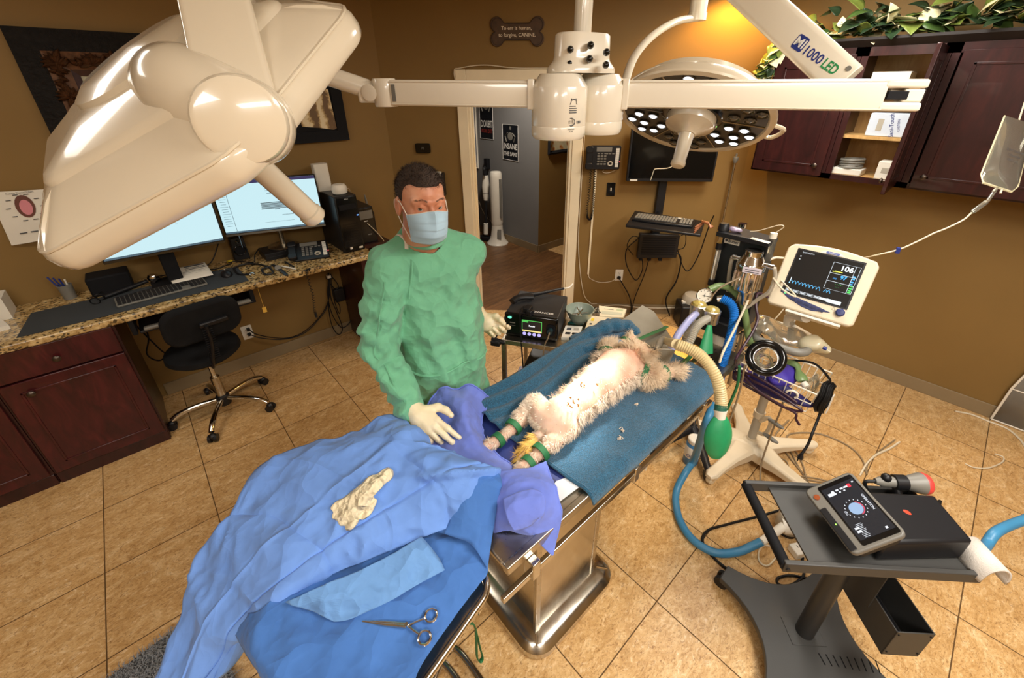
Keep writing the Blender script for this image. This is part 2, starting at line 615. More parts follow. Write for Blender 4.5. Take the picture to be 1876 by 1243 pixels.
MT['darkframe']=pm('black_carved_frame','191614',0.7,spec=0.2,bump=1.0,bs=55,bd=0.012,var=0.3,vs=40)
MT['knob']=pm('pewter_knob','5a5048',0.35,0.9)
# ================================================================ the setting
ZF=-0.0
struct('floor',M().add([(-2.3,-2.3,0),(XR+.1,-2.3,0),(XR+.1,BC1.y,0),(BC0.x+.02,YL+.1,0),(-2.3,YL+.1,0)],[(0,1,2,3,4)]),MT['tile'])
m=M()
_th=0.14
D0,D1,DH=0.70,1.575,2.09
BI=-BN
# hall floor and hall
m=M().add([bw(-.2,-.001),bw(BLEN+.4,-.001),V((7.2,1.6,-.001)),V((7.2,7.2,-.001)),V((1.0,7.2,-.001)),V((1.0,4.3,-.001))],[(0,1,2,3,4,5)])
m2=m
m=M().add([bw(0,0.0008),bw(BLEN,.0008),V((4.03,1.6,.0008)),V((4.03,7.1,.0008)),V((1.2,7.1,.0008)),V((1.2,4.2,.0008))],[(0,1,2,3,4,5)])
struct('floor_hall',m,MT['wood'])
struct('floor_corridor',M().add([(4.03,1.6,0.0),(7.1,1.6,0.0),(7.1,7.1,0.0),(4.03,7.1,0.0)],[(0,1,2,3)]),MT['tile'])
struct('ceiling',M().bb((-2.4,-2.4,CEIL),(7.2,7.2,CEIL+.1)),MT['ceil'])
struct('wall_left',M().bb((-2.4,YL,0),(BC0.x+.1,YL+.12,CEIL)),MT['wall'])
struct('wall_right',M().bb((XR,-2.4,0),(XR+.12,BC1.y+.06,CEIL)),MT['wall'])
struct('wall_front',M().bb((-2.4,-2.42,0),(XR+.12,-2.3,CEIL)),MT['wall'])
struct('wall_side',M().bb((-2.42,-2.4,0),(-2.3,YL+.12,CEIL)),MT['wall'])
m=M()
for s0,s1,z0,z1 in((-.05,D0,0,CEIL),(D1,BLEN+.05,0,CEIL),(D0,D1,DH,CEIL)):
    m.prism([(s0,z0),(s1,z0),(s1,z1),(s0,z1)],BC0,BU,(0,0,1),BI*_th)
struct('wall_back',m,MT['wall'])
# hall walls: grey gym wall, tan corridor wall round the corner
struct('wall_hall_grey',M().bb((3.85,3.93,0),(3.97,7.1,CEIL)),MT['wallgrey'])
struct('wall_hall_tan',M().bb((3.852,3.925,0),(7.1,4.05,CEIL)),MT['wall'])
struct('wall_hall_end',M().bb((1.0,7.1,0),(7.2,7.2,CEIL)),MT['wallgrey'])
struct('wall_hall_side',M().bb((1.0,YL+.13,0),(1.1,7.1,CEIL)),MT['wallgrey'])
struct('wall_corridor',M().bb((7.1,1.5,0),(7.2,7.1,CEIL)),MT['wall'])
struct('wall_corridor_side',M().bb((XR+.13,1.5,0),(7.1,1.6,CEIL)),MT['wall'])
struct('baseboard_hall',M().bb((3.84,3.93,0),(3.85,6.0,.1)).bb((3.852,3.915,0),(6.5,3.925,.1)),MT['vinyl'])
# baseboards of the theatre
struct('baseboard_left',M().bb((-.3,YL-.01,0),(BC0.x,YL,.1)),MT['vinyl'],bevel=.003)
struct('baseboard_right',M().bb((XR-.01,-2.2,0),(XR,BC1.y,.1)),MT['vinyl'],bevel=.003)
m=M()
for s0,s1 in((0,D0-.1),(D1+.1,BLEN)):
    m.prism([(s0,0),(s1,0),(s1,.1),(s0,.1)],BC0,BU,(0,0,1),BN*.01)
struct('baseboard_back',m,MT['vinyl'],bevel=.003)
# door casing and jamb
m=M()
cw=.085
for(a,b),(c,d)in(((D0-cw,0),(D0,DH+cw)),((D1,0),(D1+cw,DH+cw)),((D0,DH),(D1,DH+cw))):
    m.prism([(a,b),(c,b),(c,d),(a,d)],bw(0,0,0),BU,(0,0,1),BN*.02)
struct('trim_1',m,MT['cream'],bevel=.004)
m=M()
jt=.02
for(a,b),(c,d)in(((D0,0),(D0+jt,DH)),((D1-jt,0),(D1,DH)),((D0,DH-jt),(D1,DH))):
    m.prism([(a,b),(c,b),(c,d),(a,d)],bw(0,0,.012),BU,(0,0,1),BI*(_th+.02))
for a,c in((D0+jt,D0+jt+.012),(D1-jt-.012,D1-jt)):
    m.prism([(a,0),(c,0),(c,DH-jt),(a,DH-jt)],bw(0,0,-.06),BU,(0,0,1),BI*.04)
struct('trim_2',m,MT['cream'],bevel=.002)
# strike plate slots in the left jamb
for zz in(1.02,1.55):
    pass
# ceiling fixtures
for i,(x,y,e)in enumerate(TROFFERS):
    t=thing('ceiling_light',['flush ceiling light panel above the black cart','flush ceiling light panel above the monitor stand','flush ceiling light panel above the desk chair','flush ceiling light panel near the side wall','flush ceiling light panel by the front wall'][i],'ceiling light',(x,y,CEIL-.02))
    part('frame',M().bb((x-.61,y-.31,CEIL-.02),(x+.61,y-.28,CEIL)).bb((x-.61,y+.28,CEIL-.02),(x+.61,y+.31,CEIL)).bb((x-.61,y-.28,CEIL-.02),(x-.58,y+.28,CEIL)).bb((x+.58,y-.28,CEIL-.02),(x+.61,y+.28,CEIL)),MT['whitepl'],t)
    part('diffuser',M().bb((x-.58,y-.28,CEIL-.008),(x+.58,y+.28,CEIL)),pm('lit_diffuser','fff0d8',.5,emit=1.5),t)
t=thing('recessed_downlight','round recessed warm downlight in the ceiling near the room corner','downlight',(3.50,1.56,CEIL-.02))
part('trim_ring',M().torus((3.50,1.56,CEIL-.004),.075,.01),MT['whitepl'],t)
part('bulb',M().lathe([(.001,-.012),(.05,-.006),(.065,0)],(3.50,1.56,CEIL)),pm('lit_bulb','ffd890',.5,emit=6.0),t)
# ================================================================ desk along the left wall
CT=0.91
t=solo('countertop',M().bb((-2.28,3.03,CT-.04),(1.215,YL-.001,CT)),MT['granite'],'long speckled brown granite desk top along the left wall','countertop',bevel=.009,seg=3)
# base cabinets
def base_cab(x0,x1,label):
    t=thing('base_cabinet',label,'cabinet',((x0+x1)/2,3.33,0))
    m=M().bb((x0,3.08,.0),(x1,YL-.012,CT-.041)).bb((x0+.004,3.064,.0),(x1-.004,3.08,.075))
    m.bb((x0,3.066,.075),(x0+.02,3.08,CT-.041)).bb((x1-.02,3.066,.075),(x1,3.08,CT-.041))
    part('body',m,MT['darkcherry'],t,bevel=.002)
    def panel(name,z0,z1,kx,kz,inset):
        a,b=x0+.012,x1-.012
        m=M().bb((a,3.046,z0),(b,3.066,z1))
        d=part(name,m,MT['cherry'],t,bevel=.004)
        fr=.058
        if inset:
            m=M()
            for q in((a+fr,z0+fr,b-fr,z0+fr+.012),(a+fr,z1-fr-.012,b-fr,z1-fr),(a+fr,z0+fr,a+fr+.012,z1-fr),(b-fr-.012,z0+fr,b-fr,z1-fr)):
                m.bb((q[0],3.041,q[1]),(q[2],3.048,q[3]))
            part('panel_moulding',m,MT['cherry'],d,bevel=.003)
        part('knob',M().lathe([(.006,0),(.006,.012),(.016,.018),(.017,.026),(.010,.032),(.001,.033)],(kx,3.047,kz),(0,-1,0),16),MT['knob'],d,label='round pewter knob')
    panel('drawer',.70,.865,(x0+x1)/2,.775,False)
    panel('door',.085,.69,x0+.11,.62,True)
base_cab(-.85,-.33,'dark cherry base cabinet under the granite desk, nearest the swivel chair')
base_cab(-1.37,-.851,'dark cherry base cabinet cut by the left edge of the photo')
base_cab(-1.9,-1.371,'dark cherry base cabinet farthest along the desk from the doorway')
solo('end_panel',M().bb((1.10,3.05,0),(1.205,YL-.012,CT-.041)),MT['darkcherry'],'dark wooden end panel holding up the right end of the granite desk','desk support',bevel=.003)
# keyboard drawer
t=thing('keyboard_tray','black sliding keyboard tray hung under the granite desk above the swivel chair','keyboard tray',(.04,3.2,.77))
part('board',M().bb((-.24,3.04,.775),(.345,3.36,.79)),MT['black'],t,bevel=.004)
for x in(-.262,.35):
    part('slide_rail',M().bb((x-.012,3.05,.772),(x+.012,3.4,.869)),MT['blackm'],t,bevel=.003)
part('wrist_rest',M().bb((-.22,3.035,.785),(.335,3.075,.806)),MT['midgrey'],t,bevel=.008)
solo('paper_tag',M().bb((.388,3.10,.66),(.412,3.101,.70)).bb((.399,3.099,.70),(.401,3.101,.869)),pm('yellow_tag','e0b24a',.6),'small yellow tag dangling below the granite desk beside the black chair','tag')
# ---- screens
def screen_set(name,label,c,x,n_yaw,w,h,base,lines,first):
    """c = centre of the screen, x = unit vector to the viewer's right along the screen"""
    x=V(x).normalized();up=V((0,0,1));nrm=x.cross(up)
    t=thing(name,label,'monitor',base)
    X=mxf(c,x,up,nrm)
    m=M(X);m.prism(rrect(w,h,.008,3),(0,0,-.022),(1,0,0),(0,1,0),(0,0,.026))
    hs=part('housing',m,MT['black'],t,bevel=.003)
    m=M(X);m.box((0,-h/2+.008,.0055),(w-.004,.014,.003))
    part('chin',m,MT['blackg']if first else MT['midgrey'],t)
    pw,ph=w-.016,h-.028
    m=M(X);m.box((0,.006,.0043),(pw,ph,.001))
    sc=part('screen',m,MT['scr'],t,label='lit pale blue screen')
    m=M(X);z=.0056
    m.box((0,.006+ph/2-.0105,z),(pw,.021,.0008))
    part('title_bar',m,MT['scr_bar'],sc)
    m=M(X)
    m.box((0,.006-ph/2+.006,z),(pw,.012,.0008))
    part('task_bar',m,MT['scr_grey'],sc)
    m=M(X)
    for(px,py,lw,lh)in lines:
        m.box((px*pw/2,.006+py*ph/2,z+.0004),(lw*pw,lh*ph,.0006))
    for i in range(14):
        m.box((-.12*pw+i*.024*pw,.006-ph/2+.006,z+.0006),(.010,.006,.0006))
    part('screen_text',m,MT['scr_txt'],sc)
    return t,X
def emis(name,c,e):
    k=NT(name);k.set(Base_Color=(0.01,.01,.01,1),Emission_Color=lin(c),Emission_Strength=e*.62,Roughness=.2);return k.mat
MT['scr']=emis('lit_screen','c9ecf4',1.0)
MT['scr_bar']=emis('lit_title_bar','3f3a66',.8)
MT['scr_grey']=emis('lit_task_bar','5d7f93',.6)
MT['scr_txt']=emis('lit_text','6f868f',.6)
L=[]
random.seed(3)
for i in range(16):
    L.append((-.93+.05,.72-i*.095,.05+.03*random.random(),.006))
for i in range(7):
    L.append((.1+.02*random.random(),.08-i*.047,.30-(.25 if i==6 else 0),.016))
L+=[(.02,.62,.07,.008),(.02,.55,.06,.008),(.03,.44,.05,.008),(.22,.3,.05,.008),(.3,-.45,.12,.008),(-.78,.0,.004,1.6),(.55,-.62,.05,.006),(.1,-.7,.3,.004)]
c=V((.677,3.43,1.30))
t,X=screen_set('computer_monitor','lit flat computer monitor on a round silver foot beside the black tower',c,(.622,-.2,0),0,.653,.385,(.70,3.47,CT),L,False)
xx=V((.622,-.2,0)).normalized();yy=V((.2,.622,0)).normalized()
fo=c+yy*.10;fo.z=CT+.052
m=M().lathe([(.001,0),(.105,0),(.108,.004),(.10,.010),(.02,.014),(.001,.014)],fo,n=36)
part('foot',m,MT['brushed'],t)
m=M().tube([fo+V((0,0,.01)),fo+V((0,0,.10)),c+yy*.03+V((0,0,-.1))],[.02,.018,.024],12)
part('neck',m,MT['brushed'],t)
c2=V((.028,3.33,1.31))
t,X=screen_set('computer_monitor','lit flat computer monitor half hidden behind the big white lamp head',c2,(1,-.02,0),0,.61,.36,(.03,3.42,CT),[(-.9,.5,.05,.008),(.3,-.1,.02,.004)],True)
part('neck',M().bb((-.03,3.36,CT+.012),(.05,3.40,1.25)),MT['blackm'],t,bevel=.006)
part('foot',M().bb((-.12,3.33,CT),(.14,3.52,CT+.012)),MT['blackm'],t,bevel=.004)
# dock under the right monitor's foot
solo('docking_station',M().bb((.545,3.40,CT),(.80,3.60,CT+.052)).bb((.56,3.395,CT+.02),(.79,3.401,CT+.028)),MT['black'],'flat black box under the round foot of the right desk monitor','docking station',bevel=.006)
# tower PC
a,b=V((1.035,3.165,CT)),V((1.20,3.60,CT))
t=thing('tower_computer','tall black tower computer on the right end of the granite desk','computer',((a.x+b.x)/2,3.38,CT))
part('case',M().bb((a.x,a.y+.012,CT),(b.x,b.y,CT+.43)),MT['black'],t,bevel=.006)
part('front_panel',M().bb((a.x+.004,a.y,CT+.004),(b.x-.004,a.y+.013,CT+.425)),MT['blackg'],t,bevel=.005)
m=M()
for i in range(7):
    for q in range(9):
        m.torus((a.x+.03+i*.017+(q%2)*.008,a.y-.0002,CT+.06+q*.02),.006,.0009,(0,1,0),6,4)
part('honeycomb_grille',m,MT['midgrey']if False else MT['blackm'],t)
part('drive_bay',M().bb((a.x+.02,a.y-.002,CT+.33),(b.x-.02,a.y+.002,CT+.37)),MT['blackm'],t)
m=M();text(m,'ASUS',(a.x+.082,a.y-.001,CT+.408),(1,0,0),(0,0,1),.009)
part('badge',m,MT['inkw'],t)
part('power_light',M().bb((b.x-.024,a.y-.002,CT+.275),(b.x-.012,a.y,CT+.281)),emis('blue_led','4f7dff',5),t,label='glowing blue power light')
part('sticker',M().bb((b.x-.05,a.y-.002,CT+.02),(b.x-.022,a.y,CT+.034)),MT['paper'],t)
part('sticker',M().bb((a.x+.045,a.y-.002,CT+.025),(a.x+.063,a.y,CT+.043)),MT['paper'],t)
# router box and round puck on the tower
c=V((1.075,3.47,CT+.43))
t=solo('router',M().prism(rrect(.105,.07,.012),c,(1,0,0),(0,1,0),(0,0,.20)).prism(rrect(.03,.012,.005),c+V((0,0,.2)),(1,0,0),(0,1,0),(0,0,.001)),MT['whitepl'],'tall white router box standing on the black tower computer','router',bevel=.004)
c=V((1.12,3.27,CT+.43))
solo('wifi_puck',M().lathe([(.001,0),(.042,0),(.052,.008),(.056,.03),(.053,.055),(.042,.070),(.02,.075),(.001,.0755)],c,n=32),MT['whitepl'],'round white wifi puck on top of the black tower computer','wifi device')
# small computer beside it
a=V((1.225,3.20,0));
t=thing('small_computer','smaller black computer box wedged between the tower and the wall corner','computer',(1.30,3.40,CT-.02))
part('case',M().bb((1.225,3.30,CT),(1.36,3.61,CT+.29)),MT['black'],t,bevel=.004)
part('front_panel',M().bb((1.228,3.288,CT),(1.357,3.301,CT+.285)),MT['blackg'],t,bevel=.003)
part('card_reader',M().bb((1.24,3.284,CT+.2),(1.345,3.29,CT+.265)),MT['midgrey'],t)
m=M();m.bb((1.27,3.285,CT+.18),(1.30,3.289,CT+.186));text(m,'ASUS',(1.30,3.2875,CT+.07),(1,0,0),(0,0,1),.009)
part('badge',m,MT['inkw'],t)
solo('usb_cable',M().tube(cat([(1.292,3.286,CT+.165),(1.292,3.27,CT+.16),(1.32,3.25,CT+.12),(1.37,3.24,CT+.04),(1.40,3.26,CT-.02)]),.003,6),MT['wcable'],'white usb cable plugged into the smaller black computer','cable')
solo('power_cable',M().tube(cat([(1.175,3.30,CT+.44),(1.22,3.36,CT+.44),(1.29,3.50,CT+.36),(1.31,3.58,CT+.30),(1.33,3.63,CT+.26)]),.0025,6),MT['wcable'],'thin white cable running from the wifi puck down the wall','cable')
# stub shelf behind the small computer so it does not float past the counter end
solo('side_table',M().bb((1.216,3.25,CT-.03),(1.44,YL-.012,CT-.001)).bb((1.40,3.56,0),(1.43,YL-.012,CT-.03)).bb((1.40,3.26,0),(1.43,3.29,CT-.03)).bb((1.225,3.26,0),(1.25,3.29,CT-.03)),MT['darkcherry'],'narrow dark stand at the right end of the granite desk','side table')
t=thing('brush_holder','black bin with a brush handle behind the surgeon\'s shoulder','holder',(1.40,3.52,CT))
part('bin',M().bb((1.375,3.46,CT),(1.435,3.60,CT+.20)),MT['black'],t,bevel=.004)
part('handle',M().tube([(1.41,3.53,CT+.15),(1.415,3.535,CT+.27),(1.41,3.54,CT+.33)],[.008,.010,.006],8),MT['midgrey'],t,label='grey handle')
# desk phone
def desk_phone(t,X,cordless=True):
    m=M(X);m.prism(rrect(.20,.18,.012),(0,0,0),(1,0,0),(0,1,0),(0,0,.022));part('base',m,MT['black'],t,bevel=.004)
    m=M(X);m.prism(rrect(.045,.175,.016),(-.105,0,.018),(1,0,0),(0,1,0),(0,0,.024));m.prism(rrect(.05,.05,.016),(-.105,.062,.024),(1,0,0),(0,1,0),(0,0,.026));m.prism(rrect(.05,.05,.016),(-.105,-.062,.024),(1,0,0),(0,1,0),(0,0,.026))
    part('handset',m,MT['black'],t,bevel=.006)
    m=M(X);m.box((-.01,.062,.0235),(.10,.035,.005));part('display',m,MT['midgrey'],t)
    m=M(X)
    for i in range(4):
        for j in range(3):
            m.box((-.045+j*.022,.012-i*.02,.024),(.015,.012,.006))
    for i in range(3):
        m.box((.01+i*.02,.03,.024),(.014,.008,.006));m.box((-.045+i*.022,.03,.024),(.014,.006,.006))
    part('keypad',m,MT['midgrey'],t,bevel=.001)
    m=M(X);m.torus((.035,-.045,.024),.014,.005,(0,0,1));part('dial_ring',m,MT['greypl'],t)
    m=M(X);m.box((.078,.0,.0235),(.022,.14,.004));pl_=part('label_strip',m,MT['paper'],t,label='white label strip')
    m=M(X)
    for i in range(9):
        m.box((.078,-.055+i*.0138,.0262),(.02,.001,.001))
    part('key_lines',m,MT['ink'],pl_)
    m=M(X);m.box((.097,-.03,.024),(.004,.004,.004));part('message_light',m,emis('red_led','ff4455',3),t)
pc=V((.835,3.30,CT))
t=thing('desk_phone','black office phone on the granite desk in front of the round monitor foot','phone',pc)
ux=V((.32,-.10,0)).normalized();vy=V((.10,.32,.12)).normalized()
desk_phone(t,mxf(pc+V((0,0,.028)),ux*1.2,vy*1.15,ux.cross(vy)))
part('stand_foot',M().box(pc+V((0,.03,.018)),(.18,.06,.036),-.30),MT['black'],t)
# coiled cord hanging
pts=[Z(565,492,CT)+V((0,-.02,.004)),YP(562,500,3.02),YP(573,540,3.02),YP(577,570,3.03),YP(580,582,3.03)]
base=cat(pts,40)
hel=[]
for i,p in enumerate(base):
    a=i*1.15
    hel.append(p+V((math.cos(a)*.008,math.sin(a)*.008,0)))
part('phone_cord',M().tube(hel,.0022,5),MT['cable'],bpy.data.objects['desk_phone'])
# desk mat, keyboard, mouse, paper
m=M();P4=[(-.69,3.10),(.365,3.10),(.36,3.44),(-.66,3.43)]
m.prism(P4,(0,0,CT+.0005),(1,0,0),(0,1,0),(0,0,.003))
solo('desk_mat',m,pm('charcoal_felt','33373a',.9,bump=.3,bs=500),'long dark grey desk mat on the granite desk under the keyboard','desk mat')
t=thing('keyboard','flat dark full-size keyboard on the grey desk mat','keyboard',(-.07,3.27,CT+.004))
X=mxf((-.075,3.265,CT+.004),V((.445,.03,0)).normalized(),V((-.03,.445,0)).normalized(),(0,0,1))
m=M(X);m.prism(rrect(.45,.16,.012),(0,0,0),(1,0,0),(0,1,0),(0,0,.011));part('base',m,MT['midgrey'],t,bevel=.003)
m=M(X)
for r in range(6):
    for q in range(21):
        if q in(15,16)and r>3:continue
        m.box((-.208+q*.0208,.062-r*.0245,.013),(.0172,.0195,.005))
part('keys',m,MT['black'],t,bevel=.0015)
t=thing('mouse','dark computer mouse on the grey desk mat beside the paper','mouse',(.275,3.30,CT+.004))
part('shell',M().sph((.275,3.30,CT+.006),1,20,(.034,.058,.03)),MT['black'],t)
part('wheel',M().cyl((.272,3.335,CT+.031),(.279,3.335,CT+.031),.007,n=12),MT['greypl'],t)
# printed form leaning over the keyboard
pa,pb,pc_,pd=V((-.03,3.53,CT+.055)),V((.195,3.52,CT+.055)),V((.205,3.315,CT+.021)),V((-.015,3.325,CT+.021))
t=thing('paper_form','printed white paper form leaning on the keyboard on the desk','paper',(.09,3.4,CT))
m=M();G=[[(pd.lerp(pc_,i/8)).lerp(pa.lerp(pb,i/8),j/8)+V((0,0,.006*math.sin(PI*j/8)))for j in range(9)]for i in range(9)]
m.grid(G);part('sheet',m,MT['paper'],t,solid=.0006)
m=M()
def onp(u,v):return(pd.lerp(pc_,u)).lerp(pa.lerp(pb,u),v)+V((0,0,.006*math.sin(PI*v)+.0012))
for u0,u1,v0,v1 in((.05,.25,.82,.92),(.45,.95,.84,.93),(.45,.95,.72,.76),(.45,.95,.62,.66),(.08,.3,.70,.72),(.08,.3,.62,.64),(.08,.95,.50,.515),(.08,.9,.42,.43),(.08,.95,.34,.345)):
    m.add([onp(u0,v0),onp(u1,v0),onp(u1,v1),onp(u0,v1)],[(0,1,2,3)])
part('printing',m,MT['ink'],t)
# little speaker
c=V((.425,3.56,CT))
t=thing('desk_speaker','small black desktop speaker between the two lit monitors','speaker',c)
m=M();m.prism([(-.05,0),(.05,0),(.042,.17),(-.042,.17)],c,(1,-.1,0),(0,0,1),(0,.07,0));part('cabinet',m,MT['black'],t,bevel=.006)
part('driver_ring',M().torus(c+V((0,-.002,.075)),.036,.005,(0,1,0)),MT['blackg'],t)
part('cone',M().lathe([(.034,0),(.012,-.008),(.001,-.004)],c+V((0,-.004,.075)),(0,-1,0)),MT['blackm'],t)
part('tweeter',M().lathe([(.014,0),(.012,.003),(.001,.004)],c+V((0,-.001,.14)),(0,-1,0),16),MT['blackg'],t)
# barcode scanner / otoscope with black handle
t=thing('otoscope','chrome-headed otoscope with a black handle lying on the desk behind the keyboard','otoscope',Z(270,510,CT))
a,b=Z(278,512,CT+.03),Z(190,545,CT+.016)
part('handle',M().tube([b,b.lerp(a,.5),b.lerp(a,.9)],[.014,.015,.012],12),MT['black'],t)
part('head',M().lathe([(.001,-.02),(.026,-.016),(.034,0),(.03,.02),(.018,.03),(.001,.032)],a+V((.01,.01,0)),(.3,.2,1)),MT['chrome'],t,label='chrome head')
part('speculum',M().cyl(a+V((.01,.0,-.018)),a+V((.02,-.01,-.028)),.032,.035),MT['black'],t)
solo('eyeglasses',M().tube(cat([Z(160,548,CT+.012),Z(178,540,CT+.03),Z(186,535,CT+.03)],5),.003,6).torus(Z(174,552,CT+.025),.022,.003,(0.3,1,.3)).torus(Z(184,545,CT+.025),.02,.003,(0.3,1,.3)),MT['cable'],'thin black eyeglasses on the desk at the left of the keyboard','eyeglasses')
solo('equipment_case',M().bb((-.40,3.45,CT),(-.20,3.60,CT+.12)),MT['blackm'],'black equipment box on the desk under the big lamp head','box',bevel=.01)
# stethoscope loop
pts=[Z(428,492,CT+.008),Z(445,485,CT+.008),Z(470,484,CT+.008),Z(492,490,CT+.008),Z(500,500,CT+.008),Z(487,503,CT+.008),Z(480,494,CT+.008),Z(497,488,CT+.012)]
t=thing('stethoscope','black stethoscope coiled on the granite desk near the phone','stethoscope',Z(465,492,CT))
part('tubing',M().tube(cat(pts,8),.0065,8),MT['black'],t)
part('tubing',M().tube(cat([Z(428,492,CT+.008),Z(436,502,CT+.008),Z(455,503,CT+.01)],8),.0065,8),MT['black'],t)
part('chest_piece',M().lathe([(.001,0),(.02,0),(.022,.008),(.012,.014),(.001,.015)],Z(461,503,CT+.001)),MT['chrome'],t,label='chrome chest piece')
# watch band, pen, marker
t=thing('wristwatch','dark wristwatch laid flat on the granite desk beside the stethoscope','watch',Z(514,494,CT))
G0=cat([Z(499,485,CT+.004),Z(507,490,CT+.010),Z(516,496,CT+.008),Z(526,505,CT+.004)],6)
part('strap',M().tube(G0,.012,8,flat=.22,up=(0,0,1)),MT['black'],t)
part('face',M().cyl(Z(509,491,CT+.010),Z(509,491,CT+.020),.019),MT['midgrey'],t)
solo('marker',M().tube([Z(516,488,CT+.007),Z(541,493,CT+.007)],.006,10),MT['whitepl'],'white pen lying beside the wristwatch on the granite desk','pen')
solo('pen',M().tube([Z(522,480,CT+.006),Z(538,489,CT+.006)],.006,10),MT['black'],'black pen lying in front of the desk phone','pen')
solo('cable_connector',M().box(Z(421,479,CT+.008),(.03,.02,.014),.4),MT['yellow'],'small yellow plug on the granite desk below the speaker','plug')
for pts,lb in(([Z(425,482,CT+.006),Z(405,490,CT+.006),Z(388,494,CT+.006),Z(372,492,CT+.006)],'black cable ending near the yellow plug on the desk'),
                ([V((.53,3.50,CT+.07)),V((.49,3.45,CT+.05)),V((.47,3.42,CT+.012)),V((.43,3.47,CT+.008)),V((.40,3.52,CT+.008)),V((.33,3.55,CT+.008))],'black cable looping behind the small desk speaker'),
                ([V((.36,3.60,CT+.25)),V((.30,3.59,CT+.12)),V((.22,3.57,CT+.02)),V((.10,3.56,CT+.01)),V((-.1,3.57,CT+.01))],'black cable drooping behind the left desk monitor')):
    solo('cable',M().tube(cat(pts,8),.004,6),MT['cable'],lb,'cable')
# cup of pens and cards at the left
t=thing('pen_cup','small clear cup of blue pens on the desk near the wall chart','cup',(-.50,3.55,CT))
part('cup',M().lathe([(.001,0),(.03,0),(.034,.09),(.031,.09),(.028,.004),(.001,.004)],(-.50,3.55,CT)),MT['midgrey'],t)
for i in range(4):
    solo('pen',M().tube([(-.505+i*.006,3.55,CT+.006),(-.55+i*.022,3.56-.01*i,CT+.15-.008*i)],.0045,8),pm('blue_pen','23357f',.35)if i<3 else MT['whitepl'],['blue pen leaning farthest left in the grey cup','blue pen second from the left in the grey cup','blue pen third from the left in the grey cup','white pen leaning right in the grey cup'][i],'pen')
m=M();m.box((-.80,3.50,CT+.06),(.14,.16,.12));solo('card_box',m,MT['paper'],'white box of cards on the desk at the left edge of the photo','box')
m=M();m.box((-.82,3.30,CT+.012),(.16,.13,.024),.3);solo('notepad',m,MT['paper'],'white note pad on the desk at the left edge of the photo','notepad')
# chair
RCH=V((.0,3.13,0))
t=thing('swivel_chair','black office swivel chair on a chrome five-star base at the desk','chair',RCH)
ang0=math.atan2(2.864-3.13,-.12)
hub=RCH+V((0,0,.085))
part('hub',M().lathe([(.001,-.02),(.04,-.02),(.045,.0),(.04,.05),(.03,.06),(.001,.06)],hub,n=20),MT['black'],t)
for i in range(5):
    a=ang0+i*2*PI/5
    d=V((math.cos(a),math.sin(a),0))
    leg=part('leg',M().tube(cat([hub+d*.03+V((0,0,.03)),hub+d*.15+V((0,0,.028)),hub+d*.25+V((0,0,.012)),hub+d*.30+V((0,0,-.015))],5),[.017]*6+[.018]*5+[.017]*5,10),MT['chrome'],t)
    cpos=RCH+d*.31
    pr=V((-d.y,d.x,0))
    m=M().cyl(cpos+pr*.008+V((0,0,.026)),cpos+pr*.026+V((0,0,.026)),.026).cyl(cpos-pr*.008+V((0,0,.026)),cpos-pr*.026+V((0,0,.026)),.026)
    m.lathe([(.02,-.008),(.022,.01),(.012,.022),(.001,.024)],cpos+V((0,0,.04)),n=14)
    part('caster',m,MT['black'],leg)
part('gas_column',M().lathe([(.028,0),(.028,.16),(.020,.16),(.019,.17)],hub+V((0,0,.05)),n=18),MT['brushed'],t)
part('piston',M().cyl(hub+V((0,0,.2)),hub+V((0,0,.40)),.014),MT['chrome'],t)
sc_=V((.0,3.14,.50))
part('seat',M().lathe([(.001,-.03),(.10,-.03),(.19,-.02),(.215,.0),(.21,.03),(.18,.05),(.001,.055)],sc_,n=36,sx=1.05,sy=.98),MT['fabric_black'],t)
part('seat_plate',M().bb(sc_+V((-.08,-.1,-.055)),sc_+V((.08,.1,-.028))),MT['black'],t,bevel=.006)
bx=V((.36,-.0,0.0)).normalized();bx=V((.985,.12,.0)).normalized();bup=V((.05,-.16,1)).normalized();bn=bx.cross(bup)
bc=V((.05,2.92,.80))
X=mxf(bc,bx,bup,bn)
m=M(X);m.prism(rrect(.40,.25,.09,7),(0,0,-.035),(1,0,0),(0,1,0),(0,0,.06));part('backrest',m,MT['fabric_black'],t,bevel=.02,seg=4)
m=M(X);m.box((.045,.0,.04),(.15,.032,.03));part('back_bracket',m,MT['black'],t,bevel=.008)
m=M().tube(cat([bc+bn*.045,bc+bn*.05-bup*.12,V((.02,2.93,.52)),V((.01,3.0,.462)),V((0,3.1,.455))],6),.032,10,flat=.35,up=bx)
part('back_bar',m,MT['black'],t)
m=M()
for i in range(14):
    q=bc+bn*.058-bup*(.03+i*.016)
    m.tube([q-bx*.026,q+bx*.026],.004,6)
part('ribbed_sleeve',m,MT['blackm'],t)
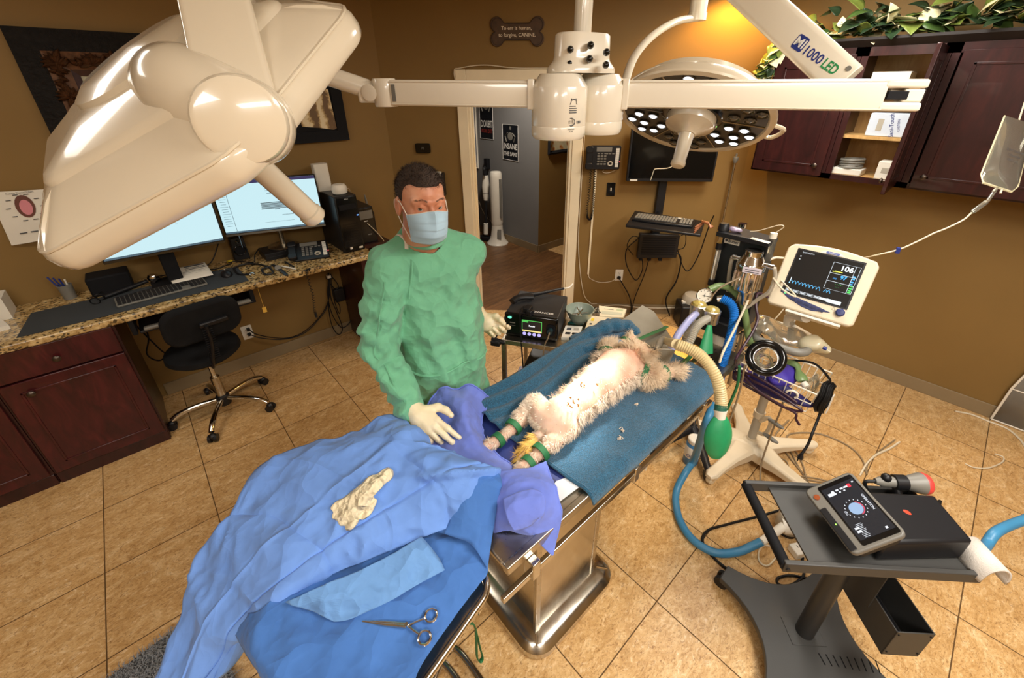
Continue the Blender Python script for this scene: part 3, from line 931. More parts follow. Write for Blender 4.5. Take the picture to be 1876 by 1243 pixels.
# wall outlets under the desk, adapter and cable bundle
def outlet(name,label,X,plugs=True,mat=None,sw=False):
    t=thing(name,label,'light switch' if sw else 'outlet',X@V((0,0,0)))
    m=M(X);m.prism(rrect(.075,.118,.006),(0,0,0),(1,0,0),(0,1,0),(0,0,.005));part('cover_plate',m,mat or MT['whitepl'],t,bevel=.002)
    if sw:
        m=M(X);m.box((0,0,.006),(.012,.026,.004));part('toggle',m.box((0,.004,.012),(.008,.012,.014)),MT['whitepl'],t,label='white toggle')
        m=M(X)
        for y in(.042,-.042):m.cyl((0,y,.004),(0,y,.0065),.004,n=10)
        part('screw',m,mat or MT['whitepl'],t)
        return t
    for y in(.021,-.021):
        m=M(X);m.prism(rrect(.034,.029,.012),(0,y,.004),(1,0,0),(0,1,0),(0,0,.003));sk=part('socket',m,mat or MT['whitepl'],t)
        m=M(X);m.box((-.007,y+.003,.0075),(.003,.01,.001)).box((.007,y+.003,.0075),(.003,.01,.001)).cyl((0,y-.008,.0068),(0,y-.008,.0078),.003,n=8);part('slots',m,MT['blackm'],sk)
    return t
XL=lambda p:mxf(p,(1,0,0),(0,0,1),(0,-1,0))
XB=lambda p:mxf(p,BU,(0,0,1),BN)
outlet('wall_outlet','white outlet with two black plugs low on the wall beside the swivel chair',XL(LW(453,609)))
p0=LW(457,604,.02)
m=M().box(LW(455,604,.018),(.022,.028,.02)).box(LW(457,613,.018),(.022,.028,.02))
m.tube(cat([LW(457,605,.03),LW(470,613,.06),LW(500,619,.06),LW(530,619,.08),LW(560,606,.08),LW(590,575,.06),LW(603,545,.05),LW(604,510,.05)],6),.004,6)
m.tube(cat([LW(459,614,.03),LW(480,620,.05),LW(520,622,.07),LW(555,612,.07),LW(580,590,.06),LW(600,560,.05),LW(603,510,.05)],6),.004,6)
solo('twin_cable',m,MT['cable'],'pair of black power cords plugged into the wall outlet by the chair','cable')
solo('power_adapter',M().box(LW(621,540,.025),(.085,.05,.12)).box(LW(603,508,.02),(.05,.03,.03)),MT['black'],'black power adapter on the wall under the right end of the desk','power adapter',bevel=.005)
def hang(pts,lb,r=.004,off=.05):
    solo('cable',M().tube(cat([LW(u,v,off)for u,v in pts],7),r,6),MT['cable'],lb,'cable')
hang([(602,500),(601,540),(604,580),(612,605),(622,613),(627,600),(616,570),(606,545),(604,510)],'longest looped black cable hanging under the desk beside the power adapter',.0045)
hang([(606,502),(608,530),(615,560),(622,575),(622,560),(612,545),(607,520)],'short looped black cable hanging under the desk beside the power adapter',.004,.07)
hang([(600,502),(612,512),(620,525),(614,530),(603,520),(600,540),(608,575),(625,600),(640,592),(644,575),(635,555)],'black cable curling from the power adapter to the end panel',.0045,.04)
solo('cable_clip',M().box(LW(602,507,.06),(.03,.03,.022)),MT['whitepl'],'white clip round the black cables under the desk','cable clip')
m=M().tube(cat([V((-.29,3.45,.868)),V((-.28,3.45,.7)),V((-.22,3.40,.5)),V((-.20,3.42,.42)),V((-.25,3.45,.38)),V((-.29,3.46,.45)),V((-.24,3.44,.6)),V((-.26,3.44,.868))],8),.005,6)
solo('cable',m,MT['cable'],'black cable loop hanging between the base cabinet and the swivel chair','cable')
# ---- pictures and chart on the left wall
def picture(name,label,x0,z0,x1,z1,rings,art,artlabel=None):
    t=thing(name,label,'picture',((x0+x1)/2,YL-.001,z0))
    off=0.0
    for i,(w,mt,d0,d1,nm)in enumerate(rings):
        m=M()
        a0,b0,a1,b1=x0+off,z0+off,x1-off,z1-off
        for o,i_ in((((a0,b0),(a1,b0),(a1-w,b0+w),(a0+w,b0+w)),0),(((a1,b0),(a1,b1),(a1-w,b1-w),(a1-w,b0+w)),0),(((a1,b1),(a0,b1),(a0+w,b1-w),(a1-w,b1-w)),0),(((a0,b1),(a0,b0),(a0+w,b0+w),(a0+w,b1-w)),0)):
            vs=[V((o[q][0],YL-.001,o[q][1]))for q in range(4)]+[V((o[q][0],YL-(d0 if q<2 else d1),o[q][1]))for q in range(4)]
            m.add(vs,[(0,1,2,3),(4,5,6,7),(0,1,5,4),(1,2,6,5),(2,3,7,6),(3,0,4,7)])
        part(nm,m,mt,t,smooth=False)
        off+=w
    part('picture_canvas',M().bb((x0+off-.004,YL-.012,z0+off-.004),(x1-off+.004,YL-.002,z1-off+.004)),art,t)
    return t,off
k=NT('sketch_print')
n1=k.noise(5,8,.65,1.5)
k.set(Base_Color=k.ramp(n1,[(.3,'5b5a45'),(.45,'a5a288'),(.6,'c9c5ac'),(.75,'8d8b72')]),Roughness=.4,Coat_Weight=.5)
t,off=picture('picture_frame','large carved black and bronze framed picture high on the left wall',-.258,1.62,.72,2.332,[(.105,MT['darkframe'],.035,.05,'outer_frame'),(.085,MT['gold'],.05,.035,'carved_moulding'),(.03,MT['darkcherry'],.03,.02,'inner_frame')],k.mat)
# bronze leaf relief on the moulding
random.seed(5)
m=M()
def leaf(cx,cz,a,L,w):
    d=V((math.cos(a),0,math.sin(a)));e=V((-d.z,0,d.x))
    G=[]
    for i in range(7):
        u=i/6
        ww=w*math.sin(PI*min(1,u*.9+.08))
        row=[]
        for j in(-1,-.5,0,.5,1):
            row.append(V((cx,YL-.05-.014*(1-abs(j))-.01*math.sin(PI*u),cz))+d*(L*u)+e*(ww*j+.25*L*u*u))
        G.append(row)
    m.grid(G)
x0,z0,x1,z1=-.258+.105+.04,1.62+.145,.72-.145,2.332-.145
for i in range(26):
    u=i/26
    for(cx,cz,a)in((x0+(x1-x0)*u,z1,0),(x0,z1-(z1-z0)*u,-PI/2)):
        for q in range(2):
            leaf(cx+random.uniform(-.01,.01),cz+random.uniform(-.025,.02),a+random.uniform(-1.2,1.2)+(PI if q else 0),random.uniform(.03,.05),random.uniform(.008,.014))
for cx,cz in((x0,z1),((x0+x1)/2-.2,z1),(x0,(z0+z1)/2+.05),(x0+.25,z1)):
    for q in range(9):
        leaf(cx,cz-.02,PI*q/8,.055,.011)
part('leaf_relief',m,MT['gold'],t,solid=.002)
k=NT('tan_drapery_print')
n1=k.n('ShaderNodeTexWave',i_Vector=k.co(),i_Scale=2.6,i_Distortion=9.0,i_Detail=5.0,i_Detail_Roughness=.7).outputs['Fac']
k.set(Base_Color=k.ramp(n1,[(.2,'6d5230'),(.45,'a98b58'),(.65,'d3b985'),(.85,'e6d6b0')]),Roughness=.5)
t,off=picture('picture_frame','black framed picture of pale cloth on the left wall behind the lamp head',.93,1.675,1.388,2.12,[(.075,MT['blackm'],.04,.022,'frame')],MT['blackm'])
m=M();yq=YL-.0135
m.add([V((1.06,yq,1.79)),V((1.18,yq,1.775)),V((1.29,yq,1.755)),V((1.312,yq,1.765)),V((1.30,yq,2.04)),V((1.01,yq,2.04)),V((1.04,yq,1.86))],[(0,1,2,3,4,5,6)])
part('painted_cloth',m,k.mat,t)
t=thing('wall_chart','curling paper chart of a pink mouth drawing on the left wall','chart',(-.52,YL-.001,1.26))
c0,c1,c2,c3=V((-.622,YL-.012,1.258)),V((-.40,YL-.03,1.272)),V((-.38,YL-.02,1.54)),V((-.60,YL-.004,1.552))
def cp(u,v):return c0.lerp(c1,u).lerp(c3.lerp(c2,u),v)+V((0,-.012*math.sin(PI*u)*(1-v*.6),0))
m=M().grid([[cp(i/8,j/8)for j in range(9)]for i in range(9)]);part('sheet',m,MT['paper'],t)
m=M()
def ov(cx,cy,rx,ry,e):
    n=20
    b=len(m.v);m.add([cp(cx,cy)+V((0,-e,0))]+[cp(cx+rx*math.cos(2*PI*i/n),cy+ry*math.sin(2*PI*i/n))+V((0,-e,0))for i in range(n)],[(0,1+i,1+(i+1)%n)for i in range(n)])
ov(.52,.70,.17,.22,.003);part('gum_drawing',m,pm('brown_print','6b4034',.7),t)
m=M();ov(.53,.68,.11,.15,.005);part('palate_drawing',m,pm('pink_print','d98a93',.7),t)
m=M()
for i in range(10):
    a=2*PI*i/10;q=cp(.52+.3*math.cos(a),.68+.26*math.sin(a))+V((0,-.004,0));m.box(q,(.02,.001,.004))
for i in range(3):m.box(cp(.3+i*.2,.2)+V((0,-.004,0)),(.03,.001,.006))
text(m,'Canine Dental Chart',cp(.52,.965)+V((0,-.005,0)),(1,-.05,0),(0,0,1),.009)
part('printing',m,MT['ink'],t)
# ================================================================ angled wall with the doorway
# bone-shaped plaque
S0,Z0=1.113,2.427
t=thing('bone_plaque','brown bone-shaped wall plaque with white lettering above the doorway','sign',bw(S0,2.33))
def bone(w,h,r):
    P=[]
    def arc(cx,cy,a0,a1,n=9):
        for i in range(n+1):
            a=a0+(a1-a0)*i/n
            P.append((cx+r*math.cos(a),cy+r*math.sin(a)))
    x,y,q=w/2-r,h/2-r,h*.30
    arc(x,y,-PI*.30,PI*.85);P.append((x-r*1.15,q*.96));P.append((-x+r*1.15,q*.96))
    arc(-x,y,PI*.15,PI*1.30);P.append((-x+r*.2-r*.55,0))
    arc(-x,-y,PI*.70,PI*1.85);P.append((-x+r*1.15,-q*.96));P.append((x-r*1.15,-q*.96))
    arc(x,-y,-PI*.85,PI*.30);P.append((x+r*.35,0))
    return P
part('board',M().prism(bone(.415,.20,.052),bw(S0,Z0),BU,(0,0,1),BN*.014),pm('brown_carved_board','4d3724',.55,var=.2,vs=30),t,bevel=.004)
m=M();m.tube([bw(S0,Z0,.015)+BU*x+V((0,0,y))for x,y in bone(.39,.178,.046)],.0022,5,closed=True);part('carved_border',m,pm('dark_brown_line','33241a',.6),t)
m=M();text(m,'To err is human,',bw(S0-.005,Z0+.022,.0148),BU,(0,0,1),.024,bold=.01);text(m,'to forgive, CANINE.',bw(S0,Z0-.022,.0148),BU,(0,0,1),.024,bold=.01)
part('lettering',m,pm('cream_paint','e8dcc4',.6),t,label='cream hand lettering')
# thermostat
t=thing('thermostat','black wall thermostat between the doorway and the wall corner','thermostat',bw(.293,1.54))
part('body',M().prism(rrect(.13,.082,.016),bw(.293,1.58),BU,(0,0,1),BN*.022),MT['blackg'],t,bevel=.003)
m=M();text(m,'75',bw(.293,1.58,.0225),BU,(0,0,1),.02);part('reading',m,MT['midgrey'],t)
# file holder behind his head
t=thing('file_holder','black wall file holder with a paper behind the surgeon\'s head','file holder',bw(.36,1.17))
m=M();m.prism([(-.12,0),(.12,0),(.12,.16),(-.12,.16)],bw(.34,1.19,.07),BU,(0,0,1),BN*.006);m.prism([(-.12,0),(.12,0),(.12,.012),(-.12,.012)],bw(.34,1.185,0),BU,(0,0,1),BN*.075)
part('pocket',m,MT['black'],t)
for s in(.214,.454):part('side',M().prism([(-.008,0),(.008,0),(.008,.20),(-.008,.20)],bw(s,1.18,0),BU,(0,0,1),BN*.08),MT['black'],t,bevel=.003)
solo('file_papers',M().prism([(-.1,0),(.1,0),(.1,.19),(-.1,.19)],bw(.34,1.20,.03),BU,(0,0,1),BN*.02),MT['paper'],'white papers standing in the black wall file holder','paper')
# white wire over the door casing
solo('thin_wire',M().tube(cat([bw(.63,.3,.006),bw(.632,.9,.012),bw(.625,1.4,.006),bw(.618,2.0,.008),bw(.61,2.16,.022),bw(.66,2.185,.024),bw(.85,2.205,.018),bw(1.08,2.185,.024),bw(1.3,2.182,.022),bw(1.63,2.182,.022),bw(1.672,2.12,.02),bw(1.673,1.7,.006),bw(1.672,1.2,.012),bw(1.68,.7,.008),bw(1.75,.25,.02),bw(1.83,.115,.014),bw(1.90,.105,.012)],8),.004,6),MT['wcable'],'thin white wire following the door casing up and over','wire')
solo('floor_cable',M().tube(cat([bw(1.92,.06,.03),bw(2.0,.085,.02),bw(2.12,.095,.02),bw(2.3,.075,.02),bw(2.5,.07,.02),bw(2.7,.075,.02),bw(2.85,.06,.03)],6),.006,6),MT['wcable'],'white cable running along the baseboard of the angled wall','cable')
# wall phone
pc=bw(1.855,1.515,.03)
t=thing('wall_phone','black office phone mounted on the wall right of the doorway','phone',bw(1.855,1.42))
desk_phone(t,mxf(pc,BU*1.28,(0,0,1.08),BN))
part('wall_bracket',M().prism(rrect(.13,.13,.01),bw(1.855,1.515),BU,(0,0,1),BN*.03),MT['black'],t)
base=cat([bw(1.74,1.44,.04),bw(1.745,1.25,.03),bw(1.735,1.05,.03),bw(1.75,.98,.03),bw(1.775,.98,.03),bw(1.79,1.08,.03),bw(1.785,1.25,.03),bw(1.775,1.44,.035)],46)
hel=[]
for i,p in enumerate(base):
    a=i*1.25
    hel.append(p+BU*(math.cos(a)*.009)+BN*(math.sin(a)*.009))
part('phone_cord',M().tube(hel,.0028,5),MT['cable'],t,label='coiled black cord')
solo('cable_raceway',M().prism(rrect(.016,1.02,.003),bw(1.79,.93),BU,(0,0,1),BN*.012),MT['cream'],'narrow cream cable raceway running down the wall below the phone','raceway')
solo('phone_wires',M().tube(cat([bw(1.86,1.42,.02),bw(1.85,1.39,.02),bw(1.90,1.385,.02),bw(1.96,1.41,.02)],6),.002,5),MT['wcable'],'thin white wires drooping below the wall phone','wire')
outlet('light_switch','black light switch on the wall below the mounted phone',XB(bw(1.935,1.24)),mat=MT['blackg'],sw=True)
outlet('wall_outlet','white outlet with a black plug on the angled wall under the keyboard arm',XB(bw(2.09,.416)))
solo('plug_cable',M().box(bw(2.09,.395,.02),(.025,.025,.025)).tube(cat([bw(2.09,.392,.035),bw(2.12,.35,.05),bw(2.20,.22,.05),bw(2.235,.1,.05),bw(2.235,.02,.06)],6),.005,6),MT['cable'],'black power cord dropping from the outlet on the angled wall','cable')
solo('phone_line',M().tube(cat([bw(1.795,.42,.008),bw(1.81,.38,.01),bw(1.9,.34,.01),bw(2.0,.345,.01),bw(2.05,.37,.01),bw(2.085,.40,.012)],6),.003,6),MT['wcable'],'thin white line from the raceway to the white outlet','wire')
# wall-mounted monitor and keyboard arm
def wc(u,v,off):
    p=BW(u,v,off);return BU.dot(p-BC0),p.z
off=.13
s0,z0=wc(1147,332,off);s1,z1=wc(1304,336,off)
w=s1-s0;hh=w*.60
t=thing('wall_monitor','dark switched-off monitor on a post against the angled wall','monitor',bw((s0+s1)/2,z0,off))
X=mxf(bw((s0+s1)/2,z0+hh/2,off),BU,(0,0,1),BN)
m=M(X);m.prism(rrect(w,hh,.008),(0,0,-.03),(1,0,0),(0,1,0),(0,0,.04));part('housing',m,MT['black'],t,bevel=.004)
m=M(X);m.box((0,.006,.0106),(w-.03,hh-.04,.002));part('screen',m,MT['screen_off'],t,label='dark glossy screen')
m=M(X);m.box((-w/2+.06,-hh/2+.010,.0106),(.06,.012,.002));part('sticker',m,MT['paper'],t)
solo('cable',M().tube(cat([bw(s0+.20,z0+.012,off+.016),bw(s0+.215,z0+.09,off+.02),bw(s0+.23,z0+.105,off+.022),bw(s0+.32,z0+.11,off+.02),bw(s0+.38,z0+.14,off+.02),bw(s0+.41,z0+.19,off+.02)],6),.0035,6),MT['wcable'],'thin pale wire hanging across the dark wall monitor','wire')
# post
t=thing('wall_mount_arm','black wall-mounted workstation post carrying monitor and keyboard tray','wall mount',bw(2.36,.6))
part('post',M().prism([(-.035,.62),(.035,.62),(.035,z0+.25),(-.035,z0+.25)],bw(2.37,0,0),BU,(0,0,1),BN*.055),MT['black'],t,bevel=.004)
part('monitor_bracket',M().prism(rrect(.12,.12,.01),bw(2.37,z0+.22,.05),BU,(0,0,1),BN*.055),MT['black'],t)
kz=1.10
def kp(u,v):return Z(u,v,kz)
ta,tb,tc,td=kp(1146,412),kp(1284,430),kp(1292,405),kp(1163,386)
m=M();m.add([ta,tb,tc,td]+[q+V((0,0,-.022))for q in(ta,tb,tc,td)],[(0,1,2,3),(7,6,5,4),(0,4,5,1),(1,5,6,2),(2,6,7,3),(3,7,4,0)])
part('keyboard_tray',m,MT['black'],t,bevel=.006)
mid=(ta+tb+tc+td)/4
part('tray_arm',M().tube([bw(2.37,kz-.06,.05),mid+V((0,0,-.03))],.022,10),MT['black'],t)
kx=(tb-ta).normalized();ky=V((0,0,1)).cross(kx);
kl=(tb-ta).length
t2=thing('keyboard','black split-key keyboard on the wall-mounted tray','keyboard',mid+V((0,0,.001)))
X=mxf(mid+V((0,0,.001))+ky*.01-kx*.02,kx,ky,(0,0,1))
KL,KD=min(.47,kl*.84),.19
m=M(X);m.prism([(-KL/2,-.09),(0,-.105),(KL/2,-.09),(KL/2,.085),(-KL/2,.085)],(0,0,0),(1,0,0),(0,1,0),(0,0,.018));part('base',m,MT['black'],t2,bevel=.005)
m=M(X)
for r in range(6):
    for q in range(19):
        if q==14:continue
        m.box((-KL/2+.025+q*(KL-.05)/18,.068-r*.024,.021),((KL-.05)/18*.82,.019,.008))
part('keys',m,MT['midgrey'],t2,bevel=.0015)
m=M(X);m.box((KL*.27,.074,.0205),(.06,.012,.006));part('label_sticker',m,MT['paper'],t2)
# little computer hung on the post with its cables
s0,z1=wc(1172,428,.09);s1,z0b=wc(1238,474,.09)
t=thing('mini_computer','small black computer box hung under the wall keyboard tray','computer',bw((s0+s1)/2,z0b,.03))
part('case',M().prism([(s0,z0b),(s1,z0b+.01),(s1,z1-.01),(s0,z1)],BC0+BN*.055,BU,(0,0,1),BN*.05),MT['black'],t,bevel=.006)
m=M()
for i in range(8):
    m.prism([(s0+.03,z0b+.04+i*.022),(s1-.03,z0b+.04+i*.022),(s1-.03,z0b+.05+i*.022),(s0+.03,z0b+.05+i*.022)],BC0+BN*.104,BU,(0,0,1),BN*.004)
part('vent_ribs',m,MT['blackm'],t)
for ds in(.04,.12,.22):
    part('clip',M().prism(rrect(.03,.03,.004),bw(s0+ds,z0b-.012,.06),BU,(0,0,1),BN*.03),MT['blackm'],t)
sm=(s0+s1)/2
def wcab(pts,lb,r=.005):
    solo('cable',M().tube(cat([bw(a,b,o)for a,b,o in pts],8),r,6),MT['cable'],lb,'cable')
wcab([(s0+.06,z0b-.02,.07),(s0+.07,.50,.08),(s0+.02,.40,.08),(s0-.08,.55,.08),(s0-.10,.70,.08),(s0-.02,.80,.08),(s0+.05,.85,.06)],'black cable looping left of the small wall computer')
wcab([(s0+.12,z0b-.02,.07),(s0+.10,.45,.06),(2.26,.2,.05),(2.24,.02,.06)],'black cable falling from the small wall computer to the floor')
wcab([(s1-.02,z0b+.06,.07),(s1+.05,z0b-.0,.08),(s1+.05,.40,.07),(s1-.02,.2,.07),(s1+.04,.02,.08)],'thick black cable dropping right of the small wall computer',.007)
wcab([(s1-.0,z0b+.1,.07),(s1+.08,z0b-.08,.09),(s1+.14,z0b-.11,.1),(s1+.20,z0b+.05,.1),(s1+.22,.95,.14),(s1+.22,1.07,.2)],'thin black cable swinging up to the keyboard tray')
wcab([(s1,z1-.03,.07),(s1+.05,z1-.01,.09),(s1+.06,z1-.12,.09),(s1+.01,z1-.16,.07)],'short black cable loop on the right side of the small wall computer',.004)
wcab([(s0+.02,z1-.05,.07),(s0-.06,z1-.03,.09),(s0-.10,z1-.12,.09),(s0-.03,z0b+.02,.07)],'short black cable loop on the left side of the small wall computer',.004)
# thin metal pole in the corner
t=thing('metal_pole','thin metal pole standing in front of the angled wall near the corner','pole',bw(2.95,0,.07))
part('rod',M().cyl(bw(2.95,.02,.07),bw(2.93,1.50,.07),.0085,n=12),MT['brushed'],t)
part('top_clamp',M().lathe([(.012,0),(.02,.02),(.022,.045),(.02,.05),(.008,.052),(.008,.075),(.001,.076)],bw(2.93,1.48,.07),n=14),MT['midgrey'],t)
part('foot',M().lathe([(.06,0),(.06,.012),(.02,.02),(.001,.02)],bw(2.95,0,.07),n=20),MT['blackm'],t)
# black box with a pale dome on the floor
c=Z(1262,592,0)
t=thing('vacuum_pump','black floor box with a pale dome beside the baseboard of the angled wall','machine',c)
part('case',M().box(c+V((0,0,.11)),(.2,.26,.22),.8),MT['black'],t,bevel=.012)
part('dome',M().lathe([(.10,0),(.10,.04),(.08,.075),(.04,.09),(.001,.093)],c+V((.03,.02,.215)),n=24),MT['greypl'],t,label='pale dome lid')
part('switch',M().box(c+V((-.06,.06,.228)),(.04,.04,.02),.8),MT['paper'],t)
# ---------------- hall beyond the doorway
def poster(name,label,y0,y1,z0,z1,words,fig):
    t=thing(name,label,'poster',(3.85,(y0+y1)/2,z0))
    part('sheet',M().bb((3.844,y1,z0),(3.849,y0,z1)),pm('dark_poster','16181d',.4,var=.3,vs=12),t)
    part('border',M().tube([V((3.843,y0,z0)),V((3.843,y1,z0)),V((3.843,y1,z1)),V((3.843,y0,z1))],.0035,4,closed=True),MT['inkw'],t)
    m=M();w=abs(y0-y1)*.86
    for s,zz,h in words:
        text(m,s,(3.8435,(y0+y1)/2,z0+zz),(0,-1,0),(0,0,1),h,bold=.02,width=w)
    part('slogan',m,MT['inkw'],t)
    m=M();cx,cz=(y0+y1)/2,z0+fig
    m.sph((3.846,cx,cz+.10),.028,10,(.1,1,1.2));m.sph((3.846,cx,cz),.07,12,(.05,1,.9))
    for q in(-1,1):m.tube([V((3.846,cx+q*.05,cz+.04)),V((3.846,cx+q*.10,cz-.0)),V((3.846,cx+q*.07,cz-.07))],.016,6,flat=.2)
    part('figure',m,MT['midgrey'],t)
    return t
poster('poster','dark motivational poster reading DOUBT, farther left on the grey hall wall',5.12,4.83,1.40,2.0,[('DOUBT',.19,.085)],.42)
m=M();text(m,'WORK OUT',(3.8432,4.975,1.50),(0,-1,0),(0,0,1),.05,width=.24);
part('slogan',m,pm('red_print','a8382e',.6),bpy.data.objects['poster'])
poster('poster','dark motivational poster reading INSANE and THE SAME, nearer the hall corner',4.63,4.32,1.17,1.61,[('INSANE',.17,.07),('THE SAME',.075,.05)],.30)
t=thing('whiteboard','white framed board on the grey hall wall seen past the left door jamb','whiteboard',(3.84,5.7,.98))
part('panel',M().bb((3.835,5.22,1.0),(3.85,6.4,2.1)),pm('board_white','c9d2e2',.3),t)
part('frame',M().tube([V((3.835,5.2,.98)),V((3.835,6.4,.98)),V((3.835,6.4,2.1)),V((3.835,5.2,2.1))],.014,4,closed=True),MT['whitepl'],t)
t,_=None,None
t=thing('picture_frame','black framed floral print on the tan corridor wall through the doorway','picture',(4.2,3.92,1.28))
part('frame',M().tube([V((4.0,3.915,1.30)),V((4.55,3.915,1.30)),V((4.55,3.915,1.62)),V((4.0,3.915,1.62))],.028,4,closed=True),MT['blackm'],t,smooth=False)
k=NT('floral_print');vf=k.n('ShaderNodeTexVoronoi',i_Vector=k.co(),i_Scale=14.0)
k.set(Base_Color=k.ramp(vf.outputs['Distance'],[(.05,'8a3f2c'),(.25,'c98a4a'),(.45,'d8cba5'),(.8,'cfc39e')]),Roughness=.5)
part('print',M().bb((4.0,3.915,1.30),(4.55,3.922,1.62)),k.mat,t)
# tower fan
fb=Z(910,449,0)+V((.06,.05,0))
t=thing('tower_fan','white tower fan with a flared foot standing in the hall','fan',fb)
dv=V((-.6,-.66,0)).normalized();sv=V((dv.y,-dv.x,0))
part('foot',M().lathe([(.001,0),(.155,0),(.155,.012),(.12,.05),(.095,.12),(.082,.22),(.078,.28),(.001,.28)],fb,n=28),MT['whitepl'],t)
part('column',M().lathe([(.078,.28),(.085,.32),(.085,.95),(.08,1.0),(.07,1.02),(.001,1.03)],fb,n=28),MT['whitepl'],t)
m=M()
for q in(-1,):m.tube([fb+dv*.06+sv*(q*.06)+V((0,0,.40)),fb+dv*.06+sv*(q*.06)+V((0,0,.93))],.02,8)
part('air_slot',m,MT['midgrey'],t)
part('foot_grille',M().tube([fb+dv*.105+sv*-.03+V((0,0,.10)),fb+dv*.075+sv*-.03+V((0,0,.23))],.03,8,flat=.3),MT['midgrey'],t)
# stick vacuum with its plug box
vb=Z(888,443,0)+V((.05,.03,0));top=V((vb.x+.08,vb.y+.05,.98))
t=thing('stick_vacuum','white and black stick vacuum leaning on the hall wall beside the tower fan','vacuum cleaner',vb)
part('floor_head',M().box(vb+V((0,0,.035)),(.11,.27,.06),.5),MT['black'],t,bevel=.01)
part('pole',M().cyl(vb+V((0,0,.06)),vb.lerp(top,.62),.017),MT['black'],t)
part('body',M().tube([vb.lerp(top,.60),vb.lerp(top,.66),vb.lerp(top,.8),vb.lerp(top,.95)],[.03,.045,.055,.04],14),MT['whitepl'],t)
part('dust_cup',M().cyl(vb.lerp(top,.70),vb.lerp(top,.82),.048),MT['midgrey'],t)
part('handle',M().tube(cat([vb.lerp(top,.9),top+V((0,0,.04)),top+V((-.06,-.05,.06)),top+V((-.07,-.06,-.02))],5),.02,8),MT['black'],t)
part('neck',M().cyl(vb+V((0,0,.1)),vb+V((.01,0,.26)),.035),MT['whitepl'],t)
solo('wall_charger',M().bb((3.79,4.93,1.0),(3.849,5.0,1.14)),MT['black'],'black charger box on the grey hall wall above the tower fan','charger',bevel=.004)
solo('charger_cord',M().tube(cat([V((3.83,4.96,1.0)),V((3.82,4.98,.8)),V((3.80,5.0,.55)),V((3.8,4.98,.4)),V((3.78,4.9,.25)),V((3.8,4.8,.2))],6),.004,5),MT['cable'],'black cord falling from the charger in the hall','cord')
solo('wall_plug_cord',M().tube(cat([V((3.82,5.25,.45)),V((3.80,5.18,.50)),V((3.80,5.12,.40)),V((3.79,5.0,.30)),V((3.79,4.86,.24)),V((3.78,4.78,.16))],6),.004,5),MT['wcable'],'white cord low on the grey hall wall behind the stick vacuum','cord')
solo('gym_bag',M().sph((3.55,5.45,.27),.27,18,(1,1.1,1)),MT['blackm'],'dark rounded bag on the hall floor past the left door jamb','bag')
# ================================================================ wall cabinets on the right wall
XF=3.57
CZ0,CZ1=1.48,2.265
def carcass(t,y0,y1,mat):
    m=M()
    m.bb((XF+.018,y0,CZ0),(XR-.002,y0+.018,CZ1)).bb((XF+.018,y1-.018,CZ0),(XR-.002,y1,CZ1))
    m.bb((XF+.018,y0,CZ0),(XR-.002,y1,CZ0+.02)).bb((XF+.018,y0,CZ1-.02),(XR-.002,y1,CZ1))
    part('body',m,mat,t)
    part('back_panel',M().bb((XR-.012,y0+.01,CZ0+.01),(XR-.004,y1-.01,CZ1-.01)),MT['maple'],t,label='pale maple back panel')
    m=M()
    m.bb((XF,y0,CZ0),(XF+.018,y0+.035,CZ1)).bb((XF,y1-.035,CZ0),(XF+.018,y1,CZ1)).bb((XF,y0,CZ0),(XF+.018,y1,CZ0+.035)).bb((XF,y0,CZ1-.05),(XF+.018,y1,CZ1))
    part('face_frame',m,mat,t)
def door_part(t,X,w,h,knob,mat,label=None):
    """X: x = width from hinge, y = up, z = outward"""
    m=M(X);m.prism(rrect(w,h,.003,1,w/2,h/2),(0,0,0),(1,0,0),(0,1,0),(0,0,.02))
    d=part('door',m,mat,t,bevel=.004,label=label)
    for zz,sg in((.0205,1),(-.0005,-1)):
        m=M(X);f=.06
        for a,b,c_,e in((f,f,w-f,f+.014),(f,h-f-.014,w-f,h-f),(f,f,f+.014,h-f),(w-f-.014,f,w-f,h-f)):
            m.box(((a+c_)/2,(b+e)/2,zz),(c_-a,e-b,.006))
        part('panel_moulding',m,mat,d,bevel=.002)
    m=M(X);m.lathe([(.006,0),(.006,.012),(.015,.018),(.016,.025),(.009,.03),(.001,.031)],(knob[0],knob[1],.02),(0,0,1),14)
    part('knob',m,MT['knob'],d)
    return d
dc,ch=MT['darkcherry'],MT['cherry']
t=thing('wall_cabinet','dark wall cabinet with a closed door nearest the room corner','cabinet',(3.73,1.07,CZ0))
carcass(t,.815,1.305,dc)
door_part(t,mxf((XF-.001,1.29,CZ0+.012),(0,-1,0),(0,0,1),(-1,0,0)),.455,CZ1-CZ0-.05,(.41,.07),dc)
tB=thing('wall_cabinet','dark wall cabinet standing open with pale shelves inside','cabinet',(3.73,.6,CZ0))
carcass(tB,.40,.812,dc)
part('shelf',M().bb((XF+.03,.42,1.745),(XR-.013,.794,1.765)),MT['maple'],tB,label='pale maple shelf')
part('shelf',M().bb((XF+.03,.42,2.02),(XR-.013,.794,2.04)),MT['maple'],tB,label='pale maple shelf')
part('floor_board',M().bb((XF+.02,.42,CZ0+.021),(XR-.013,.794,CZ0+.032)),MT['maple'],tB,label='pale maple floor board')
hx=V((XF-.004,.418,CZ0+.012));dd=V((3.185,.405,CZ0))-hx;dd.z=0
dd.normalize()
door_part(tB,mxf(hx,dd,(0,0,1),dd.cross(V((0,0,1)))),.385,CZ1-CZ0-.03,(.35,.07),dc,label='dark door swung open toward the room')
t=thing('wall_cabinet','dark wall cabinet with a broad closed door at the right edge of the photo','cabinet',(3.73,-.03,CZ0))
carcass(t,-.40,.397,dc)
